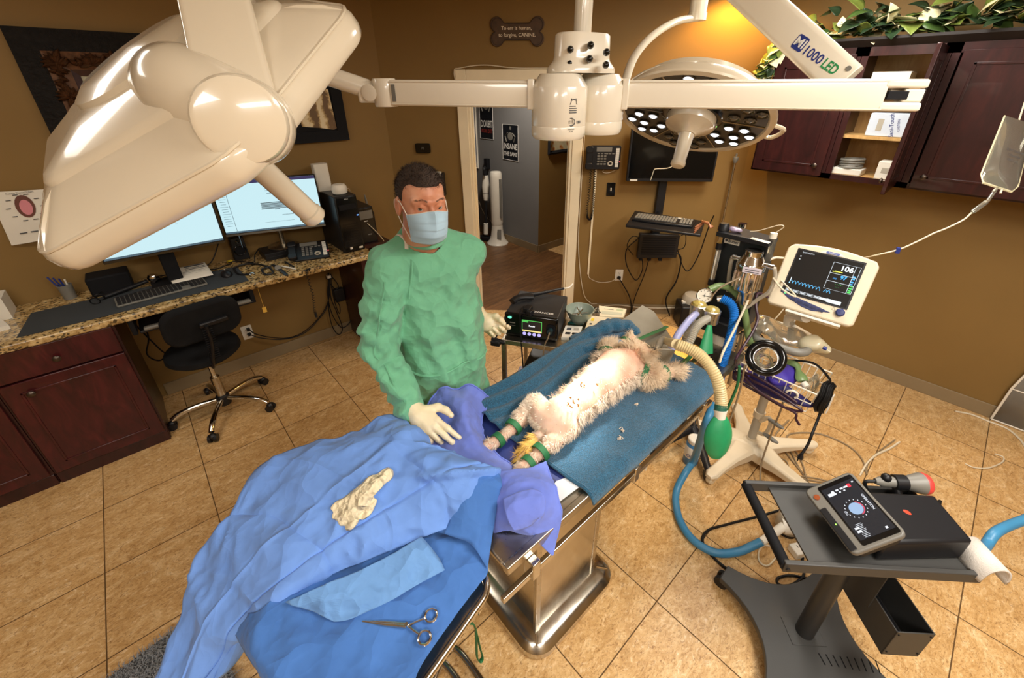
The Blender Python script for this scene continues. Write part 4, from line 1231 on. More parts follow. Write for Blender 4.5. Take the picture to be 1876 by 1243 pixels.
door_part(t,mxf((XF-.001,-.385,CZ0+.012),(0,1,0),(0,0,1),(1,0,0))@MX.Translation((0,0,-.02)),.745,CZ1-CZ0-.05,(.69,.07),ch)if False else door_part(t,mxf((XF-.001,.35,CZ0+.012),(0,-1,0),(0,0,1),(-1,0,0)),.735,CZ1-CZ0-.05,(.05,.07),dc)
t=thing('wall_cabinet','last dark wall cabinet of the row outside the right edge','cabinet',(3.73,-.8,CZ0))
carcass(t,-1.2,-.403,dc)
door_part(t,mxf((XF-.001,-.42,CZ0+.012),(0,-1,0),(0,0,1),(-1,0,0)),.765,CZ1-CZ0-.05,(.7,.07),dc)
solo('crown_moulding',M().prism([(0,0),(-.035,.035),(-.035,.05),(.30,.05),(.30,0)],(XF-.002,1.305,CZ1+.0005),(1,0,0),(0,0,1),(0,-2.5,0)),MT['toe'],'black top moulding running along the wall cabinets under the ivy','moulding')
# contents of the open cabinet
def sbox(lb,y0,y1,z0,z1,x0,x1,mat,txt=None,up=False,name='box'):
    t=thing(name,lb,'box',((x0+x1)/2,(y0+y1)/2,z0))
    part('carton',M().bb((x0,y0,z0),(x1,y1,z1)),mat,t,bevel=.003)
    m=M()
    if txt=='care':
        c=V((x0-.001,(y0+y1)/2,(z0+z1)/2))
        text(m,'Sani-Touch',c+V((0,-.02,.0)),(0,.25,1),(0,1,-.25),.022);text(m,'CARTON',c+V((0,-.055,0)),(0,.25,1),(0,1,-.25),.012)
        part('lettering',m,MT['navy_ink'],t)
        m=M()
        m.box(c+V((0,.04,0)),(.001,.03,.07));part('panel',m,MT['greypl'],t)
    else:
        m.box((x0-.0006,(y0+y1)/2,(z0+z1)/2),(.001,(y1-y0)*.5,(z1-z0)*.3));part('printing',m,MT['greypl'],t)
sbox('pale carton with blue lettering on the middle shelf of the open cabinet',.47,.675,1.766,1.90,3.62,3.80,pm('pale_blue_carton','cdd6e2',.6),'care')
sbox('white carton on the top shelf of the open cabinet',.55,.74,2.041,2.13,3.62,3.80,MT['paper'])
sbox('white carton at the right on the bottom of the open cabinet',.44,.545,CZ0+.033,1.62,3.60,3.72,MT['paper'])
t=thing('coiled_device','white box topped with a coiled grey cable on the bottom of the open cabinet','device',(3.68,.70,CZ0+.033))
part('case',M().bb((3.60,.62,CZ0+.033),(3.74,.785,CZ0+.075)),MT['whitepl'],t,bevel=.006)
m=M()
for i in range(5):m.torus((3.665,.70,CZ0+.085+i*.011),.065-.003*(i%2),.007,(.1*(i%3-1),.08,1),26,6)
part('cable_coil',m,MT['midgrey'],t)
# ivy garland along the top: woody stem and single leaves
random.seed(11)
t=thing('ivy_garland','artificial ivy garland with cream leaves along the top of the wall cabinets','garland',(3.62,.55,CZ1+.05))
stem=cat([(3.56,1.36,1.98),(3.55,1.34,2.10),(3.56,1.32,2.22),(3.60,1.27,2.335),(3.62,1.05,2.335),(3.60,.8,2.345),(3.63,.55,2.35),(3.60,.3,2.35),(3.62,.05,2.36),(3.62,-.3,2.36)],10)
part('stem',M().tube(stem,.006,6),pm('vine_stem','4a4a26',.7),t)
def heart(m,p,d,u,L):
    d=d.normalized();s=d.cross(u).normalized();n=s.cross(d)
    prof=[(0,.0),(.04,.24),(.16,.42),(.34,.46),(.55,.36),(.78,.19),(1.0,0)]
    rows=[]
    for a,w in prof:
        c=p+d*(L*a)-n*(L*.22*a*a)
        rows.append([c+s*(L*w*q)+n*(L*.12*abs(q)*w*2)for q in(-1,-.5,0,.5,1)])
    m.grid(rows)
greens=[pm('leaf_dark_green','22351f',.4,var=.25,vs=30),pm('leaf_green','3d5526',.4,var=.25,vs=30),pm('leaf_olive','6c7a35',.42,var=.2,vs=30),pm('leaf_cream','e3d9ab',.45,var=.08,vs=30)]
nl=0
for i in range(340):
    u=random.random()
    p=stem[int(u*(len(stem)-1))]
    side=u<.34
    p=p+V((random.uniform(-.05,.03),random.uniform(-.03,.03),random.uniform(-.01,.05 if not side else .02)))
    if side:
        d=V((random.uniform(-1,.2),random.uniform(-.5,1),random.uniform(-1,.2)))
    else:
        d=V((random.uniform(-1,.3),random.uniform(-1,1),random.uniform(-.4,.9)))
    if p.x+d.normalized().x*.07>XR-.06:continue
    gi=random.choices([0,1,2,3],[5,4,3,3.4]if not side else[2,3,4,4])[0]
    big=random.uniform(.06,.105)*(1.25 if p.y<.9 else .95)
    if gi!=3 and not side and random.random()<.3:p=p+V((0,0,random.uniform(.03,.09)))
    m=M();heart(m,p,d,V((random.uniform(-1,0),random.uniform(-.3,.3),1)),big)
    nl+=1
    if nl<=100 or gi==3 and nl<100:
        part('leaf',m,greens[gi],t,solid=.0008)
    else:
        if nl==101:rest=[M()for _ in greens]
        for f in m.f:pass
        b=len(rest[0].v)
        rest[0].mi=gi;rest[0].add(m.v,m.f)
if nl>100:
    part('leaves',rest[0],greens,t,kind='stuff',solid=.0008)
# drip bag on its line
t=thing('drip_bag','clear hanging drip bag in front of the dark cabinet at the right edge','drip bag',DP(1838,300,1.75))
top,bot=DP(1872,222,1.75),DP(1832,345,1.75)
X=mxf((top+bot)/2,(DP(1876,330,1.75)-DP(1804,330,1.75)),(top-bot),V((RC[2][0],RC[2][1],RC[2][2]))*-1)
ax=(DP(1876,335,1.75)-DP(1800,330,1.75)).normalized();up=(top-bot);L=up.length;up.normalize()
nx=ax.cross(up).normalized();ax=up.cross(nx)
c=(top+bot)/2-ax*.012
rows=[]
for i in range(15):
    v=i/14
    wv=.078*(.80+.26*(1-v))*(1-max(0,.10-v)*2.5)
    th=.024*math.sin(PI*min(1,max(0,v*.98+.01)))**.7*(1.1-.4*v)+.0015
    row=[]
    for j in range(24):
        a=2*PI*j/24
        row.append(c-up*L/2+up*L*v+ax*(wv*math.cos(a))+nx*(th*math.sin(a)*(abs(math.sin(a))**.3)))
    rows.append(row+[row[0]])
m=M();m.grid(rows)
MT['bag']=pm('clear_bag_plastic','e9e7d8',.08,trans=.92,var=.02)
part('bag_body',m,MT['bag'],t)
part('bag_seam',M().tube([c-up*L/2+ax*.062,c-up*L/2-ax*.062],.005,6).tube([c-up*L/2+ax*.062,c-up*(L*.40)+ax*.081,c+ax*.0725,c+up*L/2+ax*.062],.003,6).tube([c-up*L/2-ax*.062,c-up*(L*.40)-ax*.081,c-ax*.0725,c+up*L/2-ax*.062],.003,6),pm('bag_seam_plastic','efe9c4',.25,trans=.3),t)
m=M()
for i in range(8):m.box(c+up*(L*.12)-ax*(.03-i*.005)+nx*.024,(.002,.002,.02))
m2=M();text(m2,'0.9% Sodium',c+nx*.026-up*.0,ax,up,.010);text(m2,'Chloride',c+nx*.026-up*.02,ax,up,.010);text(m2,'1000 mL',c+nx*.026-up*.04,ax,up,.010)
part('print',m2,MT['ink'],t)
part('port',M().cyl(c-up*(L/2),c-up*(L/2+.022)-ax*.012,.004,n=8),MT['whitepl'],t)
part('port',M().cyl(c-up*(L/2)+ax*.02,c-up*(L/2+.02)+ax*.02,.004,n=8),MT['whitepl'],t)
part('hanging_loop',M().tube([c+up*(L/2),c+up*(L/2+.1),V((c.x,c.y,CEIL))],.003,6),MT['wcable'],t)
a0,a1,a2=c-up*(L/2),DP(1810,368,1.75),DP(1780,390,1.75)
t=thing('drip_line','thin clear drip line running from the hanging bag to the patient monitor','tubing',a2)
part('spike',M().tube([a0,a1],.006,8),MT['bag'],t)
part('drip_chamber',M().tube([a1,a1.lerp(a2,.15),a2.lerp(a1,.1),a2],[.006,.0095,.0095,.005],12),MT['bag'],t,label='clear drip chamber')
part('tube',M().tube(cat([a2,DP(1765,403,1.76),DP(1735,418,1.78),DP(1710,428,1.80),DP(1680,443,1.83),DP(1645,458,1.86),DP(1600,469,1.92),DP(1570,478,2.05),DP(1480,520,2.25),DP(1420,585,2.2)],6),.0032,6),MT['wcable'],t)
part('clamp',M().box(DP(1645,459,1.86),(.018,.014,.024),.3),MT['navy_ink'],t,label='blue roller clamp')
# ================================================================ ceiling column, arms and the two operating lamps
HD=1.35
def camray(u,v):return ray(u,v).normalized()
poleC=DP(1067,60,HD+.04)
PX=V((poleC.x,poleC.y,0))
zt=lambda v,d=HD:DP(1067,v,d).z
t=thing('lamp_column','white ceiling column with two drum hubs carrying the lamp arms','ceiling column',V((PX.x,PX.y,zt(258))))
part('pole',M().cyl(PX+V((0,0,zt(70))),PX+V((0,0,CEIL)),.029,n=28),MT['white'],t)
part('ceiling_flange',M().lathe([(.14,0),(.15,.02),(.15,.04),(.03,.04)],PX+V((0,0,CEIL-.04)),n=32),MT['white'],t)
sd=V((RC[0][0],RC[0][1],0)).normalized()# across the column
fd=V((RC[2][0],RC[2][1],0)).normalized()
ca=V((DP(1024,200,HD).x,DP(1024,200,HD).y,0));cb=V((DP(1097,190,HD+.07).x,DP(1097,190,HD+.07).y,0))
cax=(cb-ca).normalized()
mid=(ca+cb)/2
HU=(cb-ca).length
# upper block: stadium housing with black knobs
def stadium(r,half,n=10):
    return[(half+r*math.cos(a),r*math.sin(a))for a in[(-PI/2+PI*i/n)for i in range(n+1)]]+[(-half+r*math.cos(a),r*math.sin(a))for a in[(PI/2+PI*i/n)for i in range(n+1)]]
cay=V((0,0,1)).cross(cax)
zb0,zb1=zt(135),zt(66)
rows=[]
for(r,z)in((.100,zb0),(.1,zb0+.012),(.096,zb0+.018),(.083,zb0+.034),(.080,zb0+.045),(.078,zb1-.006),(.072,zb1),(.001,zb1+.001)):
    k_=r/.1
    rows.append([mid+cax*(x*(.55+.45*k_))+cay*(y*.9)+V((0,0,z))for x,y in stadium(.075*k_ if r>.01 else .001,HU/2*.55 if r>.01 else .02,10)])
m=M();m.grid([r+[r[0]]for r in rows])
part('upper_housing',m,MT['white'],t)
for u,v in((1045,91),(1082,83),(1080,108),(1044,116),(1111,96),(1110,119)):
    dv=V((-mid.x,-mid.y,0)).normalized()
    s=onplane(u,v,dv,dv.dot(mid)+.071)
    part('knob',M().lathe([(.010,-.01),(.010,.008),(.007,.012),(.007,.018),(.001,.02)],s,dv,14),MT['blackg'],t,label='black knob')
def drum(c,r,z0,z1,ztop,nm):
    m=M().lathe([(.001,z0),(r*.9,z0),(r*.98,z0+.008),(r,z0+.02),(r,z0+.038),(r*.99,z0+.040),(r,z0+.042),(r,z1),(r*.98,z1+.004),(r*.72,ztop),(.001,ztop)],c,n=40)
    return part(nm,m,MT['white'],t)
ra=50/FPX*HD;rb=45/FPX*(HD+.07)
da=drum(ca,ra,zt(256),zt(160),zt(136),'hub')
db=drum(cb,rb,zt(247,HD+.07),zt(158,HD+.07),zt(136),'hub')
# printed mark on the first drum
toc=V((-ca.x,-ca.y,0)).normalized()
m=M()
def ond(u_,z,e=.0006):
    a=math.atan2(toc.y,toc.x)+u_/ra
    return ca+V((math.cos(a),math.sin(a),0))*(ra+e)+V((0,0,z))
zc=zt(205)
def strip(u0,u1,z0,z1):
    n=4
    m.grid([[ond(u0+(u1-u0)*i/n,z0),ond(u0+(u1-u0)*i/n,z1)]for i in range(n+1)])
for i in range(4):strip(.032,.058 if i else .054,zc+.018-i*.006,zc+.0205-i*.006)
m.tube([ond(.034+.024*i/10,zc+.024+.014*math.sin(PI*i/10)+(.008 if i in(2,8)else 0))for i in range(11)],.0012,4)
cR=ond(.040,zc-.025);tn=(ond(.05,zc)-ond(.03,zc)).normalized()
m.torus(cR,.011,.0015,toc,20,4)
text(m,'ETL',cR+toc*.001,tn,(0,0,1),.008)
text(m,'Intertek',ond(.040,zc-.045),tn,(0,0,1),.005)
text(m,'3170',ond(.040,zc-.052),tn,(0,0,1),.005)
for i in range(3):strip(.060+i*.006,.064+i*.006,zc-.030,zc-.022)
part('rating_label',m,MT['ink'],t)
# arms
zarm=zt(173)
def arm(name,label,a,b,w0,w1,th,endcap):
    d=(b-a).normalized();s=V((0,0,1)).cross(d)
    L=(b-a).length
    t=thing(name,label,'lamp arm',a)
    rows=[]
    for u in(0,1):
        w=(w0,w1)[u]
        rows.append([a+d*(L*u)+s*x+V((0,0,y))for x,y in rrect(th,w,.012,3)])
    m=M();n=len(rows[0]);m.add(rows[0]+rows[1],[(i,(i+1)%n,n+(i+1)%n,n+i)for i in range(n)]+[tuple(range(n)),tuple(range(n,2*n))])
    part('beam',m,MT['white'],t)
    for y in(w0/2-.006,-w0/2+.006):
        part('edge_trim',M().tube([a+V((0,0,y))-s*(th/2),b+V((0,0,y*w1/w0))-s*(th/2)],.0022,5).tube([a+V((0,0,y))+s*(th/2),b+V((0,0,y*w1/w0))+s*(th/2)],.0022,5),MT['white'],t)
    return t,d,s
A0=V((ca.x,ca.y,zarm));A1=DP(722,172,HD+.05);A1.z=zarm+.005
dirA=(A1-A0).normalized()
tA,dA,sA=arm('lamp_arm','white horizontal arm reaching left from the column to the big lamp',A0+dirA*(ra*.92),A1,.078,.078,.06,None)
for(q,w,hh)in((ra*1.0,.022,.086),):part('collar',M().box(A0+dirA*q+V((0,0,0)),(w,.074,hh),math.atan2(dirA.y,dirA.x)),MT['white'],tA,bevel=.004)
# left knuckle
kA=A1+dirA*.03
part('knuckle',M().lathe([(.001,-.042),(.036,-.042),(.039,-.036),(.039,.036),(.036,.042),(.001,.042)],kA,n=26),MT['white'],tA)
m=M().box(kA+dirA*.055+V((0,0,.002)),(.075,.05,.066),math.atan2(dirA.y,dirA.x)+.4);part('knuckle_block',m,MT['white'],tA,bevel=.008)
part('pivot_cap',M().lathe([(.024,0),(.026,.004),(.02,.006),(.001,.006)],kA+dirA*.04-sA*-.034+V((0,0,0)),-sA if sA.dot(V((-1,-1,0)))<0 else sA,20),MT['white'],tA)
part('slot',M().box(A1-dirA*.012+(sA*.031 if sA.dot(V((-1,-1,0)))>0 else sA*-.031),(.012,.004,.05),math.atan2(dirA.y,dirA.x)),MT['midgrey'],tA)
B0=V((cb.x,cb.y,zarm));B1=DP(1612,176,HD-.11);B1.z=zarm-.002
dirB=(B1-B0).normalized()
tB2,dB,sB=arm('lamp_arm','long white horizontal arm reaching right from the column past the round lamp',B0+dirB*(rb*.9),B1,.082,.086,.06,None)
part('collar',M().box(B0+dirB*(rb*1.02),(.022,.074,.092),math.atan2(dirB.y,dirB.x)),MT['white'],tB2,bevel=.004)
sf=sB if sB.dot(V((-1,-1,0)))>0 else-sB
rz=math.atan2(dirB.y,dirB.x)
e=B1+dirB*.045
for zz in(.030,-.030):part('fork',M().box(e+V((0,0,zz)),(.11,.062,.024),rz),MT['white'],tB2,bevel=.007)
part('fork_core',M().box(e+dirB*.028+V((0,0,0)),(.05,.05,.034),rz),MT['white'],tB2,bevel=.004)
part('slot',M().box(e-dirB*.012+sf*.012,(.05,.03,.022),rz),MT['blackm'],tB2)
# spring arm of the round lamp, running up and back behind the long arm
S_0=DP(1560,160,HD+.02);S_1=DP(1362,-22,HD+.16)
S_2=S_0+(S_1-S_0)*1.55
dS=(S_2-S_0).normalized()
vw=-camray(1480,80)
sS=dS.cross(vw).normalized();nS=sS.cross(dS)
if nS.dot(vw)<0:nS=-nS
t=thing('spring_arm','white sloping spring arm printed with blue and green lettering','lamp arm',S_0)
wS=.110
rows=[]
for u in(.03,1):
    rows.append([S_0+dS*((S_2-S_0).length*u)+sS*x+nS*y for x,y in rrect(wS,.07,.018,3)])
m=M();n=len(rows[0]);m.add(rows[0]+rows[1],[(i,(i+1)%n,n+(i+1)%n,n+i)for i in range(n)]+[tuple(range(n)),tuple(range(n,2*n))])
part('cover',m,MT['white'],t,bevel=.003)
part('pivot_stub',M().cyl(S_0-dS*.0+V((0,0,-.01)),V((e.x,e.y,e.z+.02)),.03),MT['white'],t)
part('screw',M().cyl(S_0+dS*.045+nS*.034+sS*.028,S_0+dS*.045+nS*.037+sS*.028,.008,n=12),MT['midgrey'],t)
pT=lambda u,v:onplane(u,v,nS,nS.dot(S_0+nS*.0355))
a_,b_=pT(1451,78),pT(1533,128)
tx=(pT(1530,131)-pT(1460,84)).normalized()
ty=nS.cross(tx)
m=M();cbx=pT(1466,79);m.prism(rrect(.040,.044,.007),cbx,tx,ty,nS*.0006)
lg=part('logo_badge',m,MT['navy_ink'],t,label='blue badge with white letters MI')
m=M();text(m,'MI',cbx+nS*.0008,tx,ty,.026,bold=.02);part('badge_letters',m,MT['inkw'],lg)
m=M();text(m,'1000',pT(1489,101),tx,ty,.028,bold=.015,width=.066);part('lettering',m,MT['navy_ink'],t,label='blue lettering 1000')
m=M();text(m,'LED',pT(1520,123),tx,ty,.028,bold=.025,width=.052);part('lettering',m,MT['green_ink'],t,label='green lettering LED')
# drop joint and C-shaped yoke of the round lamp
LD=1.78
Lc=DP(1268,212,LD)
tgt=V((1.02,.80,.98));tnl=V((1.26,.80,.98))
nL=(tnl-Lc).normalized()
RL=.318
t=thing('round_operating_lamp','round white operating lamp with lit lens cells shining on the dog','operating lamp',Lc)
J=DP(1277,30,LD+.06)
part('drop_tube',M().cyl(J+V((0,0,-.0)),V((J.x,J.y,CEIL)),.036,n=28),MT['white'],t)
part('drop_collar',M().cyl(J+V((0,0,-.016)),J+V((0,0,.012)),.04,n=28),MT['white'],t)
# yoke: from joint out to the left side of the lamp
side=(DP(1138,200,LD)-Lc);side=(side-nL*side.dot(nL)).normalized()
yo=cat([J+V((0,0,-.005)),DP(1238,40,LD+.03),DP(1195,66,LD),DP(1163,103,LD-.01),DP(1147,145,LD-.01),DP(1140,185,LD),Lc+side*(RL+.012)-nL*.03],7)
part('yoke',M().tube(yo,.021,12,flat=.7),MT['white'],t)
part('yoke_pivot',M().cyl(Lc+side*(RL+.03)-nL*.03,Lc+side*(RL-.02)-nL*.03,.035),MT['white'],t)
m=M().lathe([(.001,-.115),(.10,-.11),(.20,-.09),(.27,-.062),(.305,-.035),(RL,-.008),(RL+.003,.0),(RL,.008),(RL-.022,.010),(RL-.03,.002),(RL-.034,-.02),(.001,-.02)],Lc,nL,64)
part('shell',m,MT['lampw'],t)
part('back_ridge',M().lathe([(.245,-.077),(.25,-.09),(.235,-.098),(.21,-.092)],Lc,nL,56),MT['lampw'],t)
k=NT('lamp_reflector');k.set(Base_Color=lin('3a3733'),Roughness=.4,Metallic=.0);MT['reflector']=k.mat
part('reflector_plate',M().lathe([(.001,.003),(RL-.028,.003),(RL-.028,-.002),(.001,-.002)],Lc,nL,56),MT['reflector'],t)
xL,yL_,_=frame(nL,camray(1270,197))
lit_m=emis('lit_led_lens','f2f5ff',1.6)
lit_core=emis('lit_led_core','ffffff',9.0)
MT['lens_off']=pm('unlit_lens','4f4a42',.12,coat=1.0,var=.1)
MT['lens_ring']=pm('lens_ring','5d584f',.25,.7)
xs=side;ys=nL.cross(xs)
cells=[]
for sct in range(6):
    a0=sct*PI/3+.25
    for(rr,aa)in((.165,.25),(.165,.75),(.225,.18),(.225,.5),(.225,.82),(.268,.35),(.268,.68)):
        a=a0+aa*PI/3
        cells.append((rr,a,sct))
for(rr,a,sct)in cells:
    p=Lc+xs*(rr*math.cos(a))+ys*(rr*math.sin(a))+nL*.004
    r0=part('lens_ring',M().lathe([(.024,0),(.025,.006),(.021,.008),(.017,.002)],p,nL,18),MT['lens_ring'],t)
    lit=sct%2==0
    part('lens',M().lathe([(.020,.001),(.016,.006),(.008,.009),(.001,.010)],p,nL,16),lit_m if lit else MT['lens_off'],r0,label='lit lens' if lit else None)
    if lit:part('lens_core',M().lathe([(.0085,.0092),(.006,.0085),(.001,.0105)],p,nL,12),lit_core,r0)
for sct in range(6):
    a=sct*PI/3+.25
    p0,p1=Lc+(xs*math.cos(a)+ys*math.sin(a))*.12+nL*.005,Lc+(xs*math.cos(a)+ys*math.sin(a))*(RL-.03)+nL*.005
    part('divider',M().tube([p0,p1],.0025,5),MT['brushed'],t)
part('hub_recess',M().lathe([(.13,.002),(.115,.012),(.10,.012)],Lc,nL,40),MT['blackg'],t)
hb=part('control_hub',M().lathe([(.10,.0),(.102,.03),(.098,.045),(.07,.06),(.04,.078),(.036,.085),(.001,.085)],Lc,nL,40),MT['lampw'],t)
a=PI*1.0
for dk,cc in((0,.0),(1,.16),(2,.32)):
    pass
hd=(DP(1340,225,LD)-Lc);hd=(hd-nL*hd.dot(nL)).normalized();hs=nL.cross(hd)
m=M();m.prism(rrect(.05,.022,.01),Lc+hd*.1005+nL*.024,hs,nL,hd*.004);pb=part('button_panel',m,MT['greypl'],hb)
m=M()
for i in(-1,0,1):m.sph(Lc+hd*.105+nL*.024+hs*(i*.014),.0045,8)
part('grip',M().lathe([(.033,.08),(.03,.10),(.027,.20),(.030,.205),(.030,.218),(.024,.225),(.001,.226)],Lc,nL,28),MT['lampw'],t,label='cream sterile grip')
part('button_lights',m,emis('green_led','8dff6a',3),pb)
# side grab handle
ga=(DP(1412,210,LD)-Lc);ga=(ga-nL*ga.dot(nL)).normalized();gb=nL.cross(ga)
part('side_handle',M().tube(cat([Lc+ga*RL-gb*.05-nL*.03,Lc+ga*(RL+.05)-gb*.045-nL*.03,Lc+ga*(RL+.055)+gb*.035-nL*.03,Lc+ga*RL+gb*.05-nL*.03],6),.009,8),MT['lampw'],t)
lamp('SPOT','round_operating_lamp_light',Lc+nL*.245,230,(1.0,.95,.86),.10,V((.985,.80,.98)),angle=16.5,blend=1.0)
# ---------------- the big lamp head in the foreground, seen from behind
BD=.825
Bc=DP(380,220.5,BD)
RB=.343
axc=V((-.5725,-.111,.8124)).normalized()
bx_=axc.cross(V((.3,.9,.1))).normalized();by_=axc.cross(bx_)
t=thing('large_operating_lamp','large cream operating lamp head in the foreground, seen from behind','operating lamp',Bc)
def rad(a,k=.85):
    w=(a+.302)%(PI/3)-PI/6
    h=math.cos(PI/6)/math.cos(w)
    h=min(h,.968)
    return h**k*1.075
def shell(prof,n=144,rk=None):
    rows=[]
    for i in range(n):
        a=2*PI*i/n
        rows.append([Bc+(bx_*math.cos(a)+by_*math.sin(a))*(RB*r*(rad(a,q)))+axc*h for r,h,q in prof])
    m=M();m.grid(rows,closed_u=True)
    return m
part('shell',shell([(.975,-.006,1),(.995,.0,1),(1.003,.012,1),(1.0,.030,1),(.985,.040,1),(.965,.046,1),(.90,.060,1),(.80,.078,1),(.68,.096,.95),(.55,.106,.8),(.30,.110,.3),(.01,.112,0)]),MT['lampw'],t)
part('rim_seam',M().tube([Bc+(bx_*math.cos(2*PI*i/96)+by_*math.sin(2*PI*i/96))*(RB*.985*rad(2*PI*i/96,1))+axc*.041 for i in range(96)],.003,6,closed=True),MT['lampw'],t)
part('under_plate',shell([(.97,-.004,1),(.5,-.004,.8),(.01,-.004,0)]),MT['reflector'],t)
part('raised_panel',shell([(.74,.084,1),(.73,.094,1),(.70,.101,1),(.50,.116,.9),(.46,.120,.9),(.3,.124,.4),(.01,.124,0)]),MT['lampw'],t)
for i in range(6):
    a=i*PI/3-.302
    d=bx_*math.cos(a)+by_*math.sin(a)
    r_=RB*rad(a,1)
    part('rib',M().tube([Bc+d*(r_*.985)+axc*.038,Bc+d*(r_*.9)+axc*.058,Bc+d*(r_*.8)+axc*.074,Bc+d*(r_*.72)+axc*.082],[.003,.006,.007,.007],8),MT['lampw'],t)
part('grip',M().lathe([(.034,.014),(.030,.03),(.027,.10),(.026,.265),(.029,.268),(.029,.285),(.024,.292),(.001,.293)],Bc,-axc,30),MT['lampw'],t,label='cream sterile grip')
# pivot barrel, cap and flat yoke arm
cap=DP(441,222,.585);bar0=Bc+axc*.10;bar=cap+(bar0-cap)*.62
bd_=(cap-bar)
capn=(V((0,0,HC))-cap).normalized()*.88+V((RC[0][0],RC[0][1],0))*-.12
capn.normalize()
part('pivot_barrel',M().tube(cat([bar,bar+bd_*.35+axc*.006,cap-capn*.06,cap-capn*.012],6),[.066]*6+[.064]*6+[.062]*6+[.058]*1,36),MT['lampw'],t)
part('barrel_collar',M().lathe([(.13,.112),(.125,.130),(.10,.140),(.001,.145)],Bc,axc,40),MT['lampw'],t)
part('pivot_cap',M().lathe([(.058,-.022),(.060,-.004),(.056,.006),(.048,.010),(.001,.011)],cap,capn,44),MT['lampw'],t)
ta_=DP(362,-120,.66)
da_=(ta_-cap);
sA_=da_.normalized().cross(capn).normalized();nA_=sA_.cross(da_.normalized())
rows=[]
for u,w in((0.02,.104),(.35,.100),(1.0,.098)):
    rows.append([cap-capn*.028+da_*u+sA_*x+nA_*y for x,y in rrect(w,.026,.010,4)])
m=M();n=len(rows[0])
m.add([p for r in rows for p in r],[(k_*n+i,k_*n+(i+1)%n,(k_+1)*n+(i+1)%n,(k_+1)*n+i)for k_ in(0,1)for i in range(n)]+[tuple(range(n)),tuple(range(2*n,3*n))])
part('yoke_arm',m,MT['lampw'],t)
part('upper_arm',M().tube(cat([kA+dirA*.06+V((0,0,.01)),DP(560,120,HD-.02),DP(480,40,HD-.1),DP(420,-60,1.05),ta_+V((.02,.02,.12)),ta_-capn*.02],5),.03,16),MT['white'],tA)
# ================================================================ operating table, dog, towels, drapes
TZ=.88
t=thing('operating_table','stainless operating table on a square pedestal with a broad foot','operating table',(.85,.83,0))
m=M();m.prism([(.43,.545),(1.95,.545),(1.95,1.115),(.43,1.115)],(0,0,TZ-.022),(1,0,0),(0,1,0),(0,0,.022));part('table_top',m,MT['brushed'],t,bevel=.006)
for y in(.548,1.112):part('raised_edge',M().bb((.43,y-.012,TZ-.03),(1.95,y+.012,TZ+.004)),MT['brushed'],t,bevel=.004)
part('under_frame',M().bb((.55,.64,.78),(1.65,1.02,TZ-.023)),MT['steel'],t,bevel=.006)
for y,nm in((.528,'front'),):
    part('accessory_rail',M().bb((.40,y-.008,.775),(1.62,y+.008,.80)).bb((.50,y-.02,.78),(.53,y+.02,TZ-.03)).bb((1.0,y-.02,.78),(1.03,y+.02,TZ-.03)).bb((1.5,y-.02,.78),(1.53,y+.02,TZ-.03)),MT['steel'],t,bevel=.003)
m=M();m.bb((.656,.64,.07),(1.0,1.02,.785));part('pedestal',m,MT['steel'],t,bevel=.006)
for x,y in((.656,.64),(1.0,.64)):part('corner_strip',M().bb((x-.012,y-.004,.07),(x+.012,y+.012,.785)),MT['brushed'],t,bevel=.002)
part('control_panel',M().bb((.652,.72,.62),(.6565,.90,.74)),MT['blackm'],t)
rows=[]
for ins,z,r in((.012,0,.09),(.0,.012,.09),(0,.045,.09),(.02,.066,.075),(.032,.072,.065),(.085,.083,.02)):
    rows.append([V((x,y,z))for x,y in rrect(.53-2*ins,.53-2*ins,r,7,.845,.83)])
rows.append([V((.845,.83,.084))]*len(rows[0]))
m=M();m.grid([r+[r[0]]for r in rows]);part('foot',m,MT['steel'],t)
# corner welds on the foot
for sx_,sy_ in((-1,-1),(1,-1),(-1,1),(1,1)):
    part('weld_seam',M().tube([V((.845+sx_*.19,.83+sy_*.19,.083)),V((.845+sx_*.225,.83+sy_*.225,.072))],.004,6),MT['chrome'],t)
# ---- cloth helper
def sheet(ctrl,nu,nv,amp=0.0,freq=8.0,seed=0,ridge=0.0,rfreq=6.0,floor=None,extra=None,lo=None):
    """ctrl: rows of control points; returns a dense, wrinkled grid of points"""
    R=[cat(r,nv)for r in ctrl]
    ncol=len(R[0])
    colsP=[cat([R[i][j]for i in range(len(R))],nu)for j in range(ncol)]
    G=[[colsP[j][i].copy()for j in range(ncol)]for i in range(len(colsP[0]))]
    ni,nj=len(G),ncol
    out=[]
    for i in range(ni):
        row=[]
        for j in range(nj):
            a=G[min(i+1,ni-1)][j]-G[max(i-1,0)][j];b=G[i][min(j+1,nj-1)]-G[i][max(j-1,0)]
            n=a.cross(b)
            if n.length>1e-12:n.normalize()
            if n.z<0:n=-n
            p=G[i][j]
            q=p*freq+V((seed,seed*1.7,0))
            d=amp*NZ.fractal(q,.7,2.1,4)
            if ridge:
                q2=p*rfreq+V((seed*3.1,5,seed))
                w=V((NZ.noise(q2*.6),NZ.noise(q2*.6+V((9,2,1))),0))*.8
                d+=ridge*(.35-abs(NZ.noise(q2+w)))+ridge*.6*(.3-abs(NZ.noise((q2+w)*2.1+V((3,3,3)))))
            if extra:d+=extra(i/(ni-1),j/(nj-1),p)
            p2=p+n*d
            if floor is not None:
                f=floor(p2.x,p2.y)
                if f is not None and p2.z<f:p2.z=f+.0008
            row.append(p2)
        out.append(row)
    return out
def px(rows):return[[Z(u,v,z)for u,v,z in r]for r in rows]
